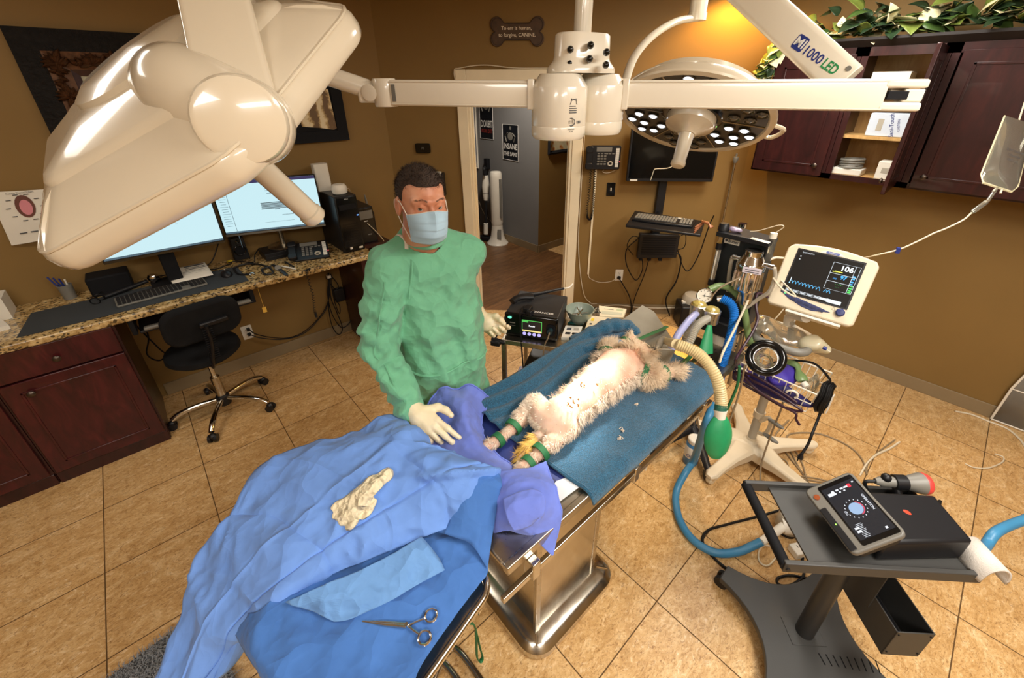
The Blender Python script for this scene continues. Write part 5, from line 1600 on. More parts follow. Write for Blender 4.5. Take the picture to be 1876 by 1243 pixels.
def clothm(name,c,c2=None,rough=.85,weave=900,bumpk=.25,sheen=.2,vs=9,crump=None,mottle=0):
    k=NT(name);b=lin(c)
    k.set(Base_Color=k.ramp(k.noise(vs,5),[(.3,tuple(x*.9 for x in b[:3])+(1,)),(.7,tuple(min(1,x*1.08)for x in b[:3])+(1,))]),Roughness=rough,Sheen_Weight=sheen,Specular_IOR_Level=.2)
    if mottle:
        f=k.noise(mottle,3,.7)
        k.set(Base_Color=k.ramp(f,[(.32,tuple(x*.45 for x in b[:3])+(1,)),(.5,b),(.68,tuple(min(1,x*1.7)for x in b[:3])+(1,))]))
    h=k.math('MULTIPLY',k.noise(weave,2),bumpk*.002)
    if crump:
        for sc_,am in crump:
            nz=k.n('ShaderNodeTexNoise',i_Vector=k.co(),i_Scale=sc_*.7,i_Detail=2.0)
            dv=k.n('ShaderNodeVectorMath',operation='MULTIPLY_ADD',i_0=nz.outputs['Color'],i_1=(.5/sc_*2,)*3,i_2=k.co())
            vo_=k.n('ShaderNodeTexVoronoi',feature='F1',i_Vector=dv.outputs[0],i_Scale=sc_)
            h=k.math('ADD',h,k.math('MULTIPLY',vo_.outputs['Distance'],am))
    k.bump(h,1.0,1.0)
    return k.mat
MT['drape']=clothm('blue_nonwoven','6f98e0',weave=1400,bumpk=.12,sheen=.1,crump=((7,.030),(19,.005)))
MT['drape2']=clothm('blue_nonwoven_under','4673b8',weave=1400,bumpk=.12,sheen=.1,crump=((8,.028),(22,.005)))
MT['peri']=clothm('periwinkle_cotton','6f82d8',weave=1000,bumpk=.3,crump=((10,.014),(25,.003)))
MT['terry']=clothm('teal_terry','245a78',weave=420,bumpk=2.2,sheen=.3,vs=25,mottle=230,crump=((9,.008),))
MT['navy']=pm('navy_vinyl','26336e',.4)
MT['gownm']=clothm('green_cotton','74b892',weave=1200,bumpk=.15,vs=6,crump=((9,.030),(24,.007)))
# navy pad under the towel
solo('heating_pad',M().prism(rrect(.34,.46,.02,4,.70,.83),(0,0,TZ+.0006),(1,0,0),(0,1,0),(0,0,.008)),MT['navy'],'flat navy pad peeping out between the teal towel and the purple cloth','pad',bevel=.003)
solo('plastic_sheet',M().prism([(.56,.60),(.66,.585),(.80,.575),(.80,.62),(.63,.68),(.57,.68)],(0,0,TZ+.0092),(1,0,0),(0,1,0),(0,0,.0008)),pm('clear_sheet','d7d9dd',.2,var=.1),'pale plastic sheet on the steel table end beside the towel','sheet')
# teal towel
def towel_pt(u,v):
    x=.745+(1.655-.745)*u
    y=.525+(1.16-.525)*v
    x+=-.05*(1-u)*(v-.5)+.03*math.sin(v*5)*u-.05*max(0,.25-v)*(u-.4)
    z=TZ+.013
    bunch=max(0,min(1,(v-.62)/.2))
    z+=bunch*(.018+.022*math.sin(v*34+3.2*u+1.2*math.sin(u*7))**2+.012*u)
    z+=.030*math.exp(-((v-.90)/.05)**2)*(.4+.9*u)
    if v<.07:
        q=(.07-v)/.07
        y=.572-.050*math.sin(q*PI/2);z=TZ+.014-.042*(1-math.cos(q*PI/2))
    if v>.95:
        q=(v-.95)/.05
        z-=.035*q
    z+=.006*NZ.noise(V((x*9,y*9,3)))
    return V((x,y,max(z,TZ+.011 if .55<y<1.115 else 0)))
rows=[[towel_pt(i/90,j/110)for j in range(111)]for i in range(91)]
t=thing('towel','teal terry towel spread under the dog on the operating table','towel',(1.2,.84,TZ))
m=M().grid(rows);part('cloth',m,MT['terry'],t,solid=.006)
hem=[rows[i][0]for i in range(91)]
part('hem',M().tube([r[1]+V((0,0,.003))for r in rows],.004,6).tube([p+V((0,0,.004))for p in rows[1]],.004,6),MT['terry'],t)
rl=cat([V((1.36,1.14,TZ+.05)),V((1.48,1.10,TZ+.075)),V((1.58,1.07,TZ+.085)),V((1.66,1.02,TZ+.07)),V((1.66,.96,TZ+.045))],10)
m=M().tube(rl,[.028+.014*math.sin(PI*i/(len(rl)-1))+.004*math.sin(i*.9)for i in range(len(rl))],16,flat=.8);part('rolled_fold',m,MT['terry'],t)
m=M().tube(cat([V((1.30,1.09,TZ+.045)),V((1.42,1.02,TZ+.05)),V((1.52,.99,TZ+.04)),V((1.60,.95,TZ+.03))],10),[.018+.008*math.sin(PI*i/30)for i in range(31)],14);part('rolled_fold',m,MT['terry'],t)
# grey pad at the head end, green tie straps
g=[Z(1122,602,.92),Z(1176,563,.935),Z(1198,575,.93),Z(1240,638,.90),Z(1215,690,.895),Z(1150,700,.893)]
MT['greyfab']=clothm('grey_fabric','8d8778',weave=800,bumpk=.4)
m=M();m.add(g+[p+V((0,0,.016))for p in g],[(5,4,3,2,1,0),(6,7,8,9,10,11)]+[(i,(i+1)%6,6+(i+1)%6,6+i)for i in range(6)])
solo('grey_pad',m,MT['greyfab'],'stiff grey fabric pad at the head end of the operating table','pad',bevel=.006)
MT['strap']=pm('green_webbing','1f6a3c',.6,bump=.3,bs=900)
def strap(pts,w,lb,nm='tie_strap',group=None):
    solo(nm,M().tube(cat(pts,6),w,8,flat=.12,up=(0,0,1)),MT['strap'],lb,'strap',group)
strap([Z(1147,632,.955),Z(1165,624,.955),Z(1190,613,.95),Z(1212,604,.945),Z(1222,598,.93)],.011,'green tie strap running from the far front paw over the grey pad')
strap([Z(1246,672,.93),Z(1258,660,.91),Z(1272,648,.905),Z(1300,630,.89)],.011,'green tie strap running from the near front paw over the table end')
strap([Z(893,818,.905),Z(880,826,.90),Z(865,835,.90)],.009,'green tie strap at the far hind paw going under the purple cloth')
strap([Z(952,866,.905),Z(945,876,.90),Z(935,885,.90)],.009,'green tie strap at the near hind paw going under the purple cloth')
# ---- the dog, on its back
def P3(u,v,z):return np.array(Z(u,v,z))
B=TZ+.018
S=SDF((.55,.52,TZ),(1.72,1.10,TZ+.26),.0055)
S.chain([(.862,.799,B+.058),(.90,.795,B+.068),(1.02,.80,B+.072),(1.15,.805,B+.082),(1.27,.81,B+.086),(1.34,.815,B+.075)],[.050,.058,.062,.074,.082,.070],.03)
# neck and head thrown back, chin up
S.chain([(1.34,.815,B+.072),(1.42,.835,B+.066),(1.475,.85,B+.062)],[.066,.056,.056],.03)
hd0=P3(1166,664,B+.06);hd1=P3(1191,648,B+.075)
S.cone(hd0,hd0*.45+hd1*.55,.056,.036,.025)
S.cone(hd0*.4+hd1*.6,hd1,.032,.022,.012)
hv=(hd1-hd0);hv/=np.linalg.norm(hv);hs_=np.cross(hv,[0,0,1]);hs_/=np.linalg.norm(hs_)
S.cone(hd0*.5+hd1*.5+np.array([0,0,-.03]),hd1+np.array([0,0,-.02])-hv*.01,.026,.018,.012)
for s_ in(1,-1):
    e0=hd0-hv*.02+hs_*(.045*s_)+np.array([0,0,-.02])
    S.chain([e0,e0+hs_*(.045*s_)+np.array([0,0,-.02])-hv*.01],[.024,.02],.012)
# hind legs
hl=[np.array([.865,.838,B+.060]),P3(980,744,B+.048),P3(954,767,B+.036),P3(936,788,B+.024),P3(907,811,B+.018),P3(892,819,B+.016)]
S.chain(hl,[.052,.040,.028,.017,.017,.020],.014)
hr=[np.array([.885,.765,B+.060]),P3(1037,784,B+.048),P3(1011,810,B+.036),P3(985,834,B+.024),P3(962,855,B+.02),P3(949,866,B+.018)]
S.chain(hr,[.052,.042,.030,.018,.018,.021],.014)
# forelegs
fl=[np.array([1.33,.88,B+.06]),P3(1110,660,B+.06),P3(1117,640,B+.060),P3(1140,633,B+.060),P3(1156,622,B+.058)]
S.chain(fl,[.050,.036,.034,.020,.022],.02)
fr=[np.array([1.36,.75,B+.055]),P3(1188,692,B+.045),P3(1200,690,B+.044),P3(1222,683,B+.036),P3(1243,681,B+.034)]
S.chain(fr,[.048,.040,.036,.024,.024],.02)
# tail
tl=[P3(1006,782,B+.04),P3(984,803,B+.026),P3(966,824,B+.020),P3(950,843,B+.014)]
S.chain(tl,[.020,.018,.015,.007],.012)
BANDS=[np.array(a_*(1-t_)+b_*t_)for a_,b_,t_ in((hl[2],hl[3],.75),(hl[3],hl[4],.8),(hr[2],hr[3],.8),(hr[3],hr[4],.75),(fl[1],fl[2],.35),(fl[3],fl[4],.3),(fr[2],fr[3],.6),(fl[2],fl[3],.75))]
k=NT('dog_skin')
f1=k.noise(9,4)
k.set(Base_Color=k.ramp(f1,[(.32,'d9a58c'),(.55,'e5bfa6'),(.75,'ecd2be')]),Roughness=.6,Subsurface_Weight=.15,Subsurface_Radius=(.01,.004,.002))
MT['dogskin']=k.mat
MT['fur']=pm('cream_fur','e3d2bd',.75,var=.14,vs=40)
MT['fury']=pm('stained_yellow_fur','dcb45a',.75,var=.15,vs=30)
dog=thing('dog','small cream curly dog lying on its back tied out on the teal towel','dog',(1.1,.80,B))
db=S.mesh()
part('body',db,MT['dogskin'],dog)
# coat: short curved locks grown from the skin, left off the clipped belly
vs=np.array([tuple(v)for v in db.v]);fs=np.array(db.f)
fc=vs[fs].mean(1)
fn=np.cross(vs[fs[:,2]]-vs[fs[:,0]],vs[fs[:,3]]-vs[fs[:,1]]);ar=np.linalg.norm(fn,axis=1);fn/=ar[:,None]+1e-12
rg=np.random.RandomState(4)
wgt=ar.copy()
belly=(fc[:,0]>.80)&(fc[:,0]<1.36)&(np.abs(fc[:,1]-.80)<.080)&(fn[:,2]>.30)
chest=(fc[:,0]>1.20)&(fc[:,0]<1.38)&(np.abs(fc[:,1]-.81)<.09)&(fn[:,2]>.1)
wgt[belly]*=.05
wgt[chest&~belly]*=.5
wgt[fn[:,2]<-.45]*=.1
paws=(fc[:,0]<.70)
pick=rg.choice(len(fc),26000,p=wgt/wgt.sum())
Vv,Ff=[],[]
Yv,Yf=[],[]
Tv,Tf=[],[]
bandpts=[]
def flow(p):
    """direction the coat lies: away from the head along the trunk, down the legs"""
    if p[0]<.80:return np.array([-1.0,0,-.1])
    if p[0]>1.36 and p[1]>.86:return np.array([.5,.6,-.2])
    if p[0]>1.38 and p[1]<.77:return np.array([.9,-.2,-.2])
    return np.array([-.35,np.sign(p[1]-.80)*.8,-.6])
for q in pick:
    p=fc[q]+rg.normal(size=3)*.002;n=fn[q]
    nv_=np.array(NZ.noise_vector(V(p*48)))
    tang=flow(p)+nv_*2.0+rg.normal(size=3)*.25;tang-=n*(tang@n);tang/=np.linalg.norm(tang)+1e-9
    leg=fc[q][0]<.79
    L=rg.uniform(.007,.013)if leg else rg.uniform(.018,.042)
    if .79<=fc[q][0]<.93:L=rg.uniform(.008,.015)
    if fc[q][0]>1.43 and .78<fc[q][1]<.93:L=rg.uniform(.006,.014)
    if belly[q]:L=rg.uniform(.004,.008)
    db_=min(np.linalg.norm(p-bq)for bq in BANDS)
    if db_<(.05 if p[0]>1.3 else .03):L=min(L,.006+max(0,db_-.03)*.5)
    w=rg.uniform(.0007,.0015)
    sd=np.cross(n,tang)
    curl=rg.uniform(-.6,.6)
    pts=[]
    for i in range(4):
        s_=i/3
        c=p+n*(L*((.85+.5*nv_[0])*s_-.30*s_*s_))+tang*(L*(.35*s_+.60*s_*s_))+sd*(L*curl*s_*s_)
        if c[2]<TZ+.013:c[2]=TZ+.013
        pts.append(c)
    dt=min(np.linalg.norm(fc[q]-(tl[i_]*(1-u_)+tl[i_+1]*u_))for i_ in range(3)for u_ in(0,.33,.67,1))
    tail=dt<.024 and fc[q][0]<.79
    if tail:pts=[p+(np.array(c_)-p)*2.2+np.array([-.004,0,0])*i_ for i_,c_ in enumerate(pts)];pts=[np.array([c_[0],c_[1],max(c_[2],TZ+.013)])for c_ in pts]
    A,Fq=(Yv,Yf)if tail else((Tv,Tf)if fc[q][0]>1.33 else(Vv,Ff))
    b=len(A)
    for i in range(3):
        ww=w*(1-.25*i)
        A.append(pts[i]+sd*ww);A.append(pts[i]-sd*ww)
    A.append(pts[3])
    Fq+=[(b,b+1,b+3,b+2),(b+2,b+3,b+5,b+4),(b+4,b+5,b+6)]
def rawm(v,f):
    m=M();m.v=[V(x)for x in v];m.f=f;m.m=[0]*len(f);m.keepn=True;return m
part('coat',rawm(Vv,Ff),MT['fur'],dog,kind='stuff',label='curly cream coat')
part('head_fur',rawm(Tv,Tf),pm('tan_fur','ead2b2',.75,var=.12,vs=22),dog,kind='stuff',label='tan curls on head and front paws')
part('tail_fur',rawm(Yv,Yf),MT['fury'],dog,kind='stuff',label='yellow stained tail fur')
part('nose',M().sph(hd1+hv*.020+np.array([0,0,.006]),.016,12),MT['black'],dog,label='black nose')
part('mouth',M().tube([V(hd1+hv*.01+np.array([0,0,-.012])),V(hd0*.35+hd1*.65+hs_*.03+np.array([0,0,-.018]))],.006,8),pm('pink_gum','b06a66',.4),dog,label='pink gum line')
MT['iodine']=pm('iodine_stain','a9712f',.5);rg2=random.Random(2)
for(u,v)in((1066,702),(1070,706),(1093,704),(1052,738),(1058,742),(1050,733),(1047,729),(1040,737),(1046,745),(1060,733)):
    p=Z(u,v,B+.15);m=M();m.tube([p,p+V((rg2.uniform(-.008,.008),rg2.uniform(-.008,.008),-.002)),p+V((rg2.uniform(-.012,.012),rg2.uniform(-.01,.01),-.006))],.0028,5)
    part('iodine_spot',m,MT['iodine'],dog,label='brown iodine spot on the clipped belly')
def band(p,d,r,lb,w=.011):
    r+=.004 if p[0]>1.2 else .001
    p,d=V(p),V(d).normalized()
    solo('leg_band',M().lathe([(r,-w),(r+.005,-w),(r+.005,w),(r,w),(r,-w)],p,d,20,cap=False),MT['strap'],lb,'band',None)
def lerpn(a,b,t_):return a*(1-t_)+b*t_
band(lerpn(hl[2],hl[3],.75),hl[3]-hl[2],.027,'upper green band on the far hind leg')
band(lerpn(hl[3],hl[4],.8),hl[4]-hl[3],.022,'lower green band at the far hind paw')
band(lerpn(hr[2],hr[3],.8),hr[3]-hr[2],.029,'upper green band on the near hind leg')
band(lerpn(hr[3],hr[4],.75),hr[4]-hr[3],.023,'lower green band at the near hind paw')
band(lerpn(fl[1],fl[2],.35),fl[2]-fl[1],.040,'green band near the elbow of the far front leg')
band(lerpn(fl[3],fl[4],.3),fl[4]-fl[3],.024,'green band at the far front paw')
band(lerpn(fr[2],fr[3],.6),fr[3]-fr[2],.031,'green band at the near front paw')
band(lerpn(fr[0],fr[1],.35),fr[1]-fr[0],.048,'green band near the armpit of the near front leg')
pb_=lerpn(fl[2],fl[3],.75);
solo('bandage_wrap',M().lathe([(.026,-.014),(.029,-.012),(.029,.012),(.026,.014)],V(pb_),V(fl[3]-fl[2]),20),pm('sky_blue_wrap','3f8fd0',.7),'sky blue wrap around the far front leg','bandage')
for i,(u,v)in enumerate(((1140,790),(1135,805),(1165,742),(1010,700))):
    p=Z(u,v,TZ+.02);m=M()
    for q in range(5):m.tube(cat([p+V((random.uniform(-.006,.006),random.uniform(-.006,.006),0)),p+V((random.uniform(-.01,.01),random.uniform(-.01,.01),.006)),p+V((random.uniform(-.014,.014),random.uniform(-.014,.014),.001))],4),.0014,4)
    solo('fur_tuft',m,MT['fur'],['loose cream fur tuft on the towel below the dog, the upper of two','loose cream fur tuft on the towel below the dog, the lower of two','loose cream fur tuft on the towel beside the ribs','loose cream fur tuft on the far side of the towel'][i],'fur tuft')
# ---- purple cloths at the table end
c=px([[(778,752,.92),(800,722,.95),(812,712,.98),(838,714,.975),(862,706,1.0),(895,728,.93)],
        [(772,775,.92),(803,752,.945),(822,742,.965),(846,738,1.0),(868,736,.97),(893,744,.92)],
        [(776,800,.915),(808,785,.925),(830,775,.94),(852,770,.98),(868,770,.95),(882,772,.91)],
        [(790,826,.92),(820,815,.925),(845,806,.94),(866,800,.96),(880,805,.93),(893,812,.905)],
        [(800,850,.93),(835,842,.94),(868,834,.945),(890,832,.94),(905,835,.92),(915,838,.90)],
        [(820,880,.95),(855,868,.955),(890,858,.95),(915,856,.94),(935,858,.92),(950,862,.90)],
        [(850,905,.93),(880,892,.94),(910,880,.95),(935,872,.95),(955,870,.93),(975,872,.90)]])
fl_=lambda x,y:(TZ+.012 if(.43<x<1.0 and .545<y<1.115)else None)
G=sheet(c,9,9,.004,14,2,.010,12,fl_)
t=thing('surgical_towel','crumpled purple cloth towel on the table end beside the surgeon\'s gloved hand','towel',Z(850,780,.93))
part('cloth',M().grid(G),MT['peri'],t,solid=.003)
def onG(a,b):return G[int(a*(len(G)-1))][int(b*(len(G[0])-1))]+V((0,0,.004))
part('hem',M().tube([p+V((0,0,.002))for p in G[0]],.0035,6).tube([r[-1]+V((0,0,.002))for r in G],.0035,6),MT['peri'],t)
c=px([[(905,868,.95),(935,862,.955),(965,858,.955),(990,850,.945),(998,848,.935)],
        [(905,890,.95),(935,880,.965),(965,878,.97),(995,872,.955),(1010,875,.935)],
        [(908,915,.945),(935,905,.965),(962,902,.975),(992,900,.97),(1020,905,.935)],
        [(910,935,.93),(935,932,.955),(958,935,.965),(990,935,.955),(1028,935,.91)],
        [(905,955,.91),(930,955,.93),(955,962,.925),(985,968,.90),(1022,970,.865)],
        [(905,975,.88),(930,972,.89),(955,978,.88),(985,992,.855),(1012,1018,.82)]])
G=sheet(c,10,12,.003,14,5,.008,10)
t=thing('surgical_towel','purple cloth towel folded over the near edge of the operating table','towel',Z(960,930,.92))
part('cloth',M().grid(G),MT['peri'],t,solid=.003)
part('hem',M().tube([p+V((0,0,.002))for p in G[-1]],.0035,6).tube([r[-1]+V((0,0,.002))for r in G],.0035,6),MT['peri'],t)
# open pocket fold lying on it
c=px([[(922,915,.985),(945,905,1.0),(975,897,1.005),(995,905,.995)],
        [(925,935,.98),(950,925,1.0),(980,920,1.0),(998,925,.98)],
        [(932,955,.965),(955,950,.975),(978,945,.975),(992,945,.96)],
        [(940,972,.945),(958,968,.945),(972,962,.945),(980,955,.945)]])
G=sheet(c,8,9,.003,16,9,.006,12)
part('folded_corner',M().grid(G),MT['peri'],t,solid=.003)
solo('pad_label',M().box(Z(1011,884,TZ+.012),(.03,.02,.002),.3),pm('navy_tag','1d2150',.5),'small dark tag on the table edge beside the teal towel','tag')
# ---- instrument tray with drapes
to=V((.392,.545,0));ex=V((-.972,-.233,0));ey=V((-.233,.972,0))
TT=.862
def tp(a,b,z=TT):return to+ex*a+ey*b+V((0,0,z))
t=thing('instrument_tray_stand','stainless instrument tray on a chrome stand under the blue drape','instrument stand',tp(.22,.26,0))
TW,TDp=.36,.50
m=M();m.prism(rrect(TW-.02,TDp-.02,.045,6,TW/2,TDp/2),to+V((0,0,TT-.012)),ex,ey,(0,0,.003));part('tray_floor',m,MT['steel'],t)
rim=[to+ex*x+ey*y+V((0,0,TT))for x,y in rrect(TW,TDp,.055,8,TW/2,TDp/2)]
part('tray_rim',M().tube(rim,.0095,10,closed=True),MT['chrome'],t)
m=M();r2=[to+ex*x+ey*y+V((0,0,TT-.022))for x,y in rrect(TW-.012,TDp-.012,.05,8,TW/2,TDp/2)]
m.grid([[a,b]for a,b in zip(rim+rim[:1],r2+r2[:1])]);part('tray_wall',m,MT['steel'],t,solid=.0015)
part('support_frame',M().tube([tp(.02,.06,TT-.03),tp(.34,.06,TT-.03)],.011,10).tube([tp(.02,.44,TT-.03),tp(.34,.44,TT-.03)],.011,10).tube([tp(.22,.06,TT-.03),tp(.22,.44,TT-.03)],.011,10),MT['chrome'],t)
part('post',M().cyl(tp(.22,.26,.04),tp(.22,.26,TT-.03),.019),MT['chrome'],t)
f0,f1=Z(806,1212,.04),Z(845,1262,.04)
fd_=(f1-f0).normalized()
fq=tp(.22,.26,.04)
for off in(0,1):
    a=f0+V((.05,.02,0))*off*1.2+fd_*(.02*off);
    part('leg',M().tube(cat([fq+V((0,0,.0)),fq.lerp(a,.5),a,a+fd_*.22],6),.015,10),MT['chrome'],t)
    part('caster',M().cyl(a+fd_*.2+V((-.012,0,-.018)),a+fd_*.2+V((.012,0,-.018)),.022),MT['black'],t)
part('leg',M().tube([fq,fq+V((-.45,.05,0))],.015,10),MT['chrome'],t)
part('caster',M().cyl(fq+V((-.44,.04,-.018)),fq+V((-.44,.064,-.018)),.022),MT['black'],t)
bk=Z(858,1140,TT-.035)
part('rail_clamp',M().tube([bk+ex*.035,bk-ex*.035],.007,8).cyl(bk+ex*.04,bk+ex*.028,.012).cyl(bk-ex*.04,bk-ex*.028,.012),MT['chrome'],t)
st=[bk+V((0,0,-.005)),YP(868,1145,bk.y),YP(874,1165,bk.y),YP(880,1190,bk.y),YP(884,1205,bk.y),YP(879,1213,bk.y),YP(874,1205,bk.y),YP(873,1185,bk.y),YP(872,1160,bk.y)]
solo('loop_strap',M().tube(cat(st,6),.006,8,flat=.3),MT['strap'],'green loop strap hanging from the instrument tray rim','strap')
# lower drape flat on the tray
R_=[[(440,1120,.80),(478,1118,.878),(560,1050,.88),(660,1000,.885),(760,960,.89),(850,940,.89),(868,935,.892)],
      [(435,1160,.80),(472,1148,.878),(560,1095,.885),(660,1050,.895),(760,1010,.90),(850,985,.897),(877,980,.888)],
      [(455,1195,.80),(480,1188,.878),(570,1140,.884),(670,1090,.887),(760,1055,.888),(850,1020,.888),(894,1043,.878)],
      [(478,1235,.80),(500,1230,.880),(590,1190,.880),(680,1150,.880),(760,1110,.880),(830,1080,.880),(876,1075,.875)],
      [(505,1285,.80),(530,1278,.878),(610,1250,.878),(690,1215,.878),(750,1185,.878),(800,1150,.878),(840,1122,.874)],
      [(525,1335,.80),(555,1328,.877),(640,1310,.877),(690,1280,.877),(730,1260,.877),(745,1250,.875),(768,1228,.872)],
      [(545,1400,.80),(580,1398,.877),(660,1380,.877),(700,1350,.877),(730,1330,.877),(742,1310,.876),(760,1290,.872)]]
fl2=lambda x,y:TT+.0115
G=sheet(px(R_),12,14,.0025,9,21,.012,9)
tr=thing('tray_drape','darker blue drape lying flat on the instrument tray under the scissors','drape',tp(.3,.2,TT))
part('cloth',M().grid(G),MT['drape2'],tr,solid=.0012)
Glow=G
c=px([[(522,1104,.905),(560,1088,.918),(610,1066,.925),(660,1046,.930),(715,1018,.935),(772,985,.932)],
        [(540,1112,.902),(580,1100,.914),(630,1084,.918),(680,1060,.922),(730,1035,.925),(790,1005,.922)],
        [(575,1122,.896),(615,1118,.902),(660,1100,.906),(705,1080,.908),(750,1055,.908),(805,1025,.905)],
        [(612,1140,.889),(640,1136,.892),(680,1118,.894),(722,1098,.894),(765,1072,.894),(815,1045,.894)]])
G=sheet(c,9,9,.003,14,31,.012,13)
part('turned_flap',M().grid(G),clothm('pale_blue_nonwoven','6b98d0',weave=1400,bumpk=.12,sheen=.1,crump=((11,.03),(26,.006))),tr,label='paler turned-back flap',solid=.0012)
# upper drape heaped from the gloved hand to the floor side
R_=[[(286,1250,.60),(336,1118,.70),(368,1010,.80),(428,942,.86),(482,855,.90),(612,802,.94),(690,770,.97),(730,762,.96)],
      [(316,1250,.66),(370,1112,.76),(428,1012,.86),(498,940,.92),(568,868,.96),(655,815,.99),(728,785,1.0),(786,818,.97)],
      [(343,1250,.68),(404,1124,.79),(468,1034,.89),(545,970,.94),(630,900,.985),(705,850,1.01),(768,826,1.02),(838,842,1.0)],
      [(368,1250,.69),(430,1143,.80),(500,1068,.89),(590,1000,.93),(680,938,.965),(762,888,.99),(818,856,1.04),(876,852,1.0)],
      [(388,1250,.69),(448,1154,.80),(515,1088,.888),(610,1028,.915),(702,974,.945),(790,928,.965),(850,892,1.0),(913,862,.98)],
      [(402,1250,.66),(457,1172,.74),(522,1106,.845),(615,1050,.892),(700,1015,.905),(788,978,.915),(858,952,.935),(914,908,.935)]]
def crease(u,v,p):
    d=0
    for a,w,s_ in((.36,.012,.006),(.64,.012,-.006)):d+=s_*math.exp(-((u-a)/w)**2)
    for a,w,s_ in((.22,.008,.006),(.42,.008,-.005),(.60,.008,.006),(.78,.01,-.005)):d+=s_*math.exp(-((v-a)/w)**2)
    d+=.022*max(0,1-abs(u-(.15+.9*(1-v)))/.08)*max(0,min(1,(v-.45)*4))
    d+=.018*max(0,1-abs(u-(1.25-.9*(1-v)-.45))/.06)*max(0,min(1,(v-.55)*4))
    return d
G=sheet(px(R_),16,16,.004,5,41,.030,5.5,extra=crease)
t=thing('surgical_drape','bright blue disposable drape heaped over the tray and hanging to the left','drape',Z(560,1000,.9))
m=M().grid(G);m.keepn=True
part('sheet',m,MT['drape'],t,solid=.0012)
c=px([[(366,1010,.80),(372,1005,.80),(420,968,.83),(440,960,.84)],[(380,1040,.775),(392,1030,.79),(430,1000,.82),(450,990,.84)]])
part('corner_flap',M().grid(sheet(c,6,6,.002,10,3)),MT['drape'],t,solid=.0012)
Gup=G
# crumpled fold by the right end
c=px([[(790,815,1.0),(830,838,1.01),(870,855,1.0),(912,862,.985)],
        [(800,870,.98),(840,880,1.0),(880,890,.99),(918,885,.97)],
        [(810,930,.95),(845,930,.975),(880,925,.97),(912,910,.95)],
        [(800,975,.92),(835,985,.925),(865,1000,.91),(893,1043,.88)]])
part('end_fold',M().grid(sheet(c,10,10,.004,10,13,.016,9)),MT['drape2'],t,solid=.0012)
# discarded glove
def upz(u,v):
    best,bz=1e9,.97
    for r in Gup[::3]:
        for p in r[::3]:
            q=RC@np.array([p.x,p.y,p.z-HC]);uu,vv=CX+FPX*q[0]/q[2],CY+FPX*q[1]/q[2]
            d=(uu-u)**2+(vv-v)**2
            if d<best:best,bz=d,p.z
    return bz
gz=max(upz(640,930),upz(660,910),upz(690,890))
def gp(u,v,dz=.012):return np.array(Z(u,v,upz(u,v)+dz))
S=SDF(gp(660,915)-.16,gp(660,915)+.16,.0035)
gu=gp(712,868)-gp(640,935);gu/=np.linalg.norm(gu);gv=np.cross([0,0,1.0],gu);gv/=np.linalg.norm(gv);gw_=np.cross(gu,gv)
GR=np.stack([gu,gv,gw_],1)
S.ell(gp(650,922,.008),(.062,.042,.017),.012,GR)
S.ell(gp(672,900,.012),(.05,.034,.016),.015,GR)
S.ell(gp(692,882,.010),(.045,.024,.013),.015,GR)
S.ell(gp(708,873,.008),(.022,.016,.010),.012,GR)
for(u,v,q)in((622,938,.015),(632,952,.014),(646,960,.014),(672,940,.015),(616,926,.012),(680,925,.014)):
    S.ell(gp(u,v,.006),(q*1.5,q,.010),.010,GR)
S.disp(.0016,95,1)
MT['latex']=pm('cream_latex','efe0bd',.45,var=.05,sss=.15,bump=.15,bs=120)
solo('used_glove',S.mesh(),clothm('crumpled_latex','efe0bd',rough=.5,weave=300,bumpk=.3,sheen=0,crump=((30,.022),(70,.006))),'crumpled cream latex glove dropped on the bright blue drape','glove')
# haemostat
hz=.888
def hp(u,v):return Z(u,v,hz)
t=thing('haemostat','steel locking forceps lying open on the lower blue drape','forceps',hp(740,1150))
piv=hp(745,1147);tip=hp(664,1139)
rA,rB=hp(790,1129),hp(778,1170)
for ring,sgn in((rA,1),(rB,-1)):
    d=(piv-ring);d.z=0;d.normalize()
    n_=V((0,0,1))
    rr=.0145
    arm_=part('shank',M().tube(cat([ring+d*rr,ring+d*.035,piv,piv.lerp(tip,.3)],5),[.0032]*10+[.004]*6,8),MT['chrome'],t)
    part('finger_ring',M().torus(ring+V((0,0,.002)),rr,.0032,(0,.0,1),24,8),MT['chrome'],arm_)
    off=V((0,0,1)).cross((tip-piv).normalized())*(.0022*sgn)
    part('jaw',M().tube([piv+off,piv.lerp(tip,.5)+off,tip],[.0045,.004,.002],8),MT['steel'],t)
part('pivot_screw',M().cyl(piv+V((0,0,.002)),piv+V((0,0,.007)),.005,n=12),MT['chrome'],t)
# ---- shaggy grey rug
random.seed(9)
t=thing('shag_rug','shaggy grey rug on the floor under the hanging blue drape','rug',(-.1,.45,0))
ra_,rb_=Z(190,1255,.02),Z(312,1165,.02)
rx=(rb_-ra_).normalized();ry=V((rx.y,-rx.x,0))
if ry.dot(V((1,0,0)))<0:ry=-ry
ro=rb_+rx*.12
m=M();m.prism([(-.75,0),(.0,0),(0,.62),(-.75,.62)],ro+V((0,0,.001)),rx,ry,(0,0,.015));part('backing',m,pm('rug_backing','4d4f52',.9),t)
vs_,fs_=[],[]
for i in range(15000):
    p=ro+rx*random.uniform(-.75,0)+ry*random.uniform(0,.62)+V((0,0,.014))
    d=V((random.gauss(0,.7),random.gauss(0,.7),1)).normalized();L=random.uniform(.022,.042);w=V((random.gauss(0,1),random.gauss(0,1),0)).normalized()*.0016
    q=p+d*L*.6;e_=q+(d+V((d.x,d.y,-.9))).normalized()*L*.5
    b=len(vs_);vs_+=[p+w,p-w,q-w*.8,q+w*.8,e_];fs_+=[(b,b+1,b+2,b+3),(b+3,b+2,b+4)]
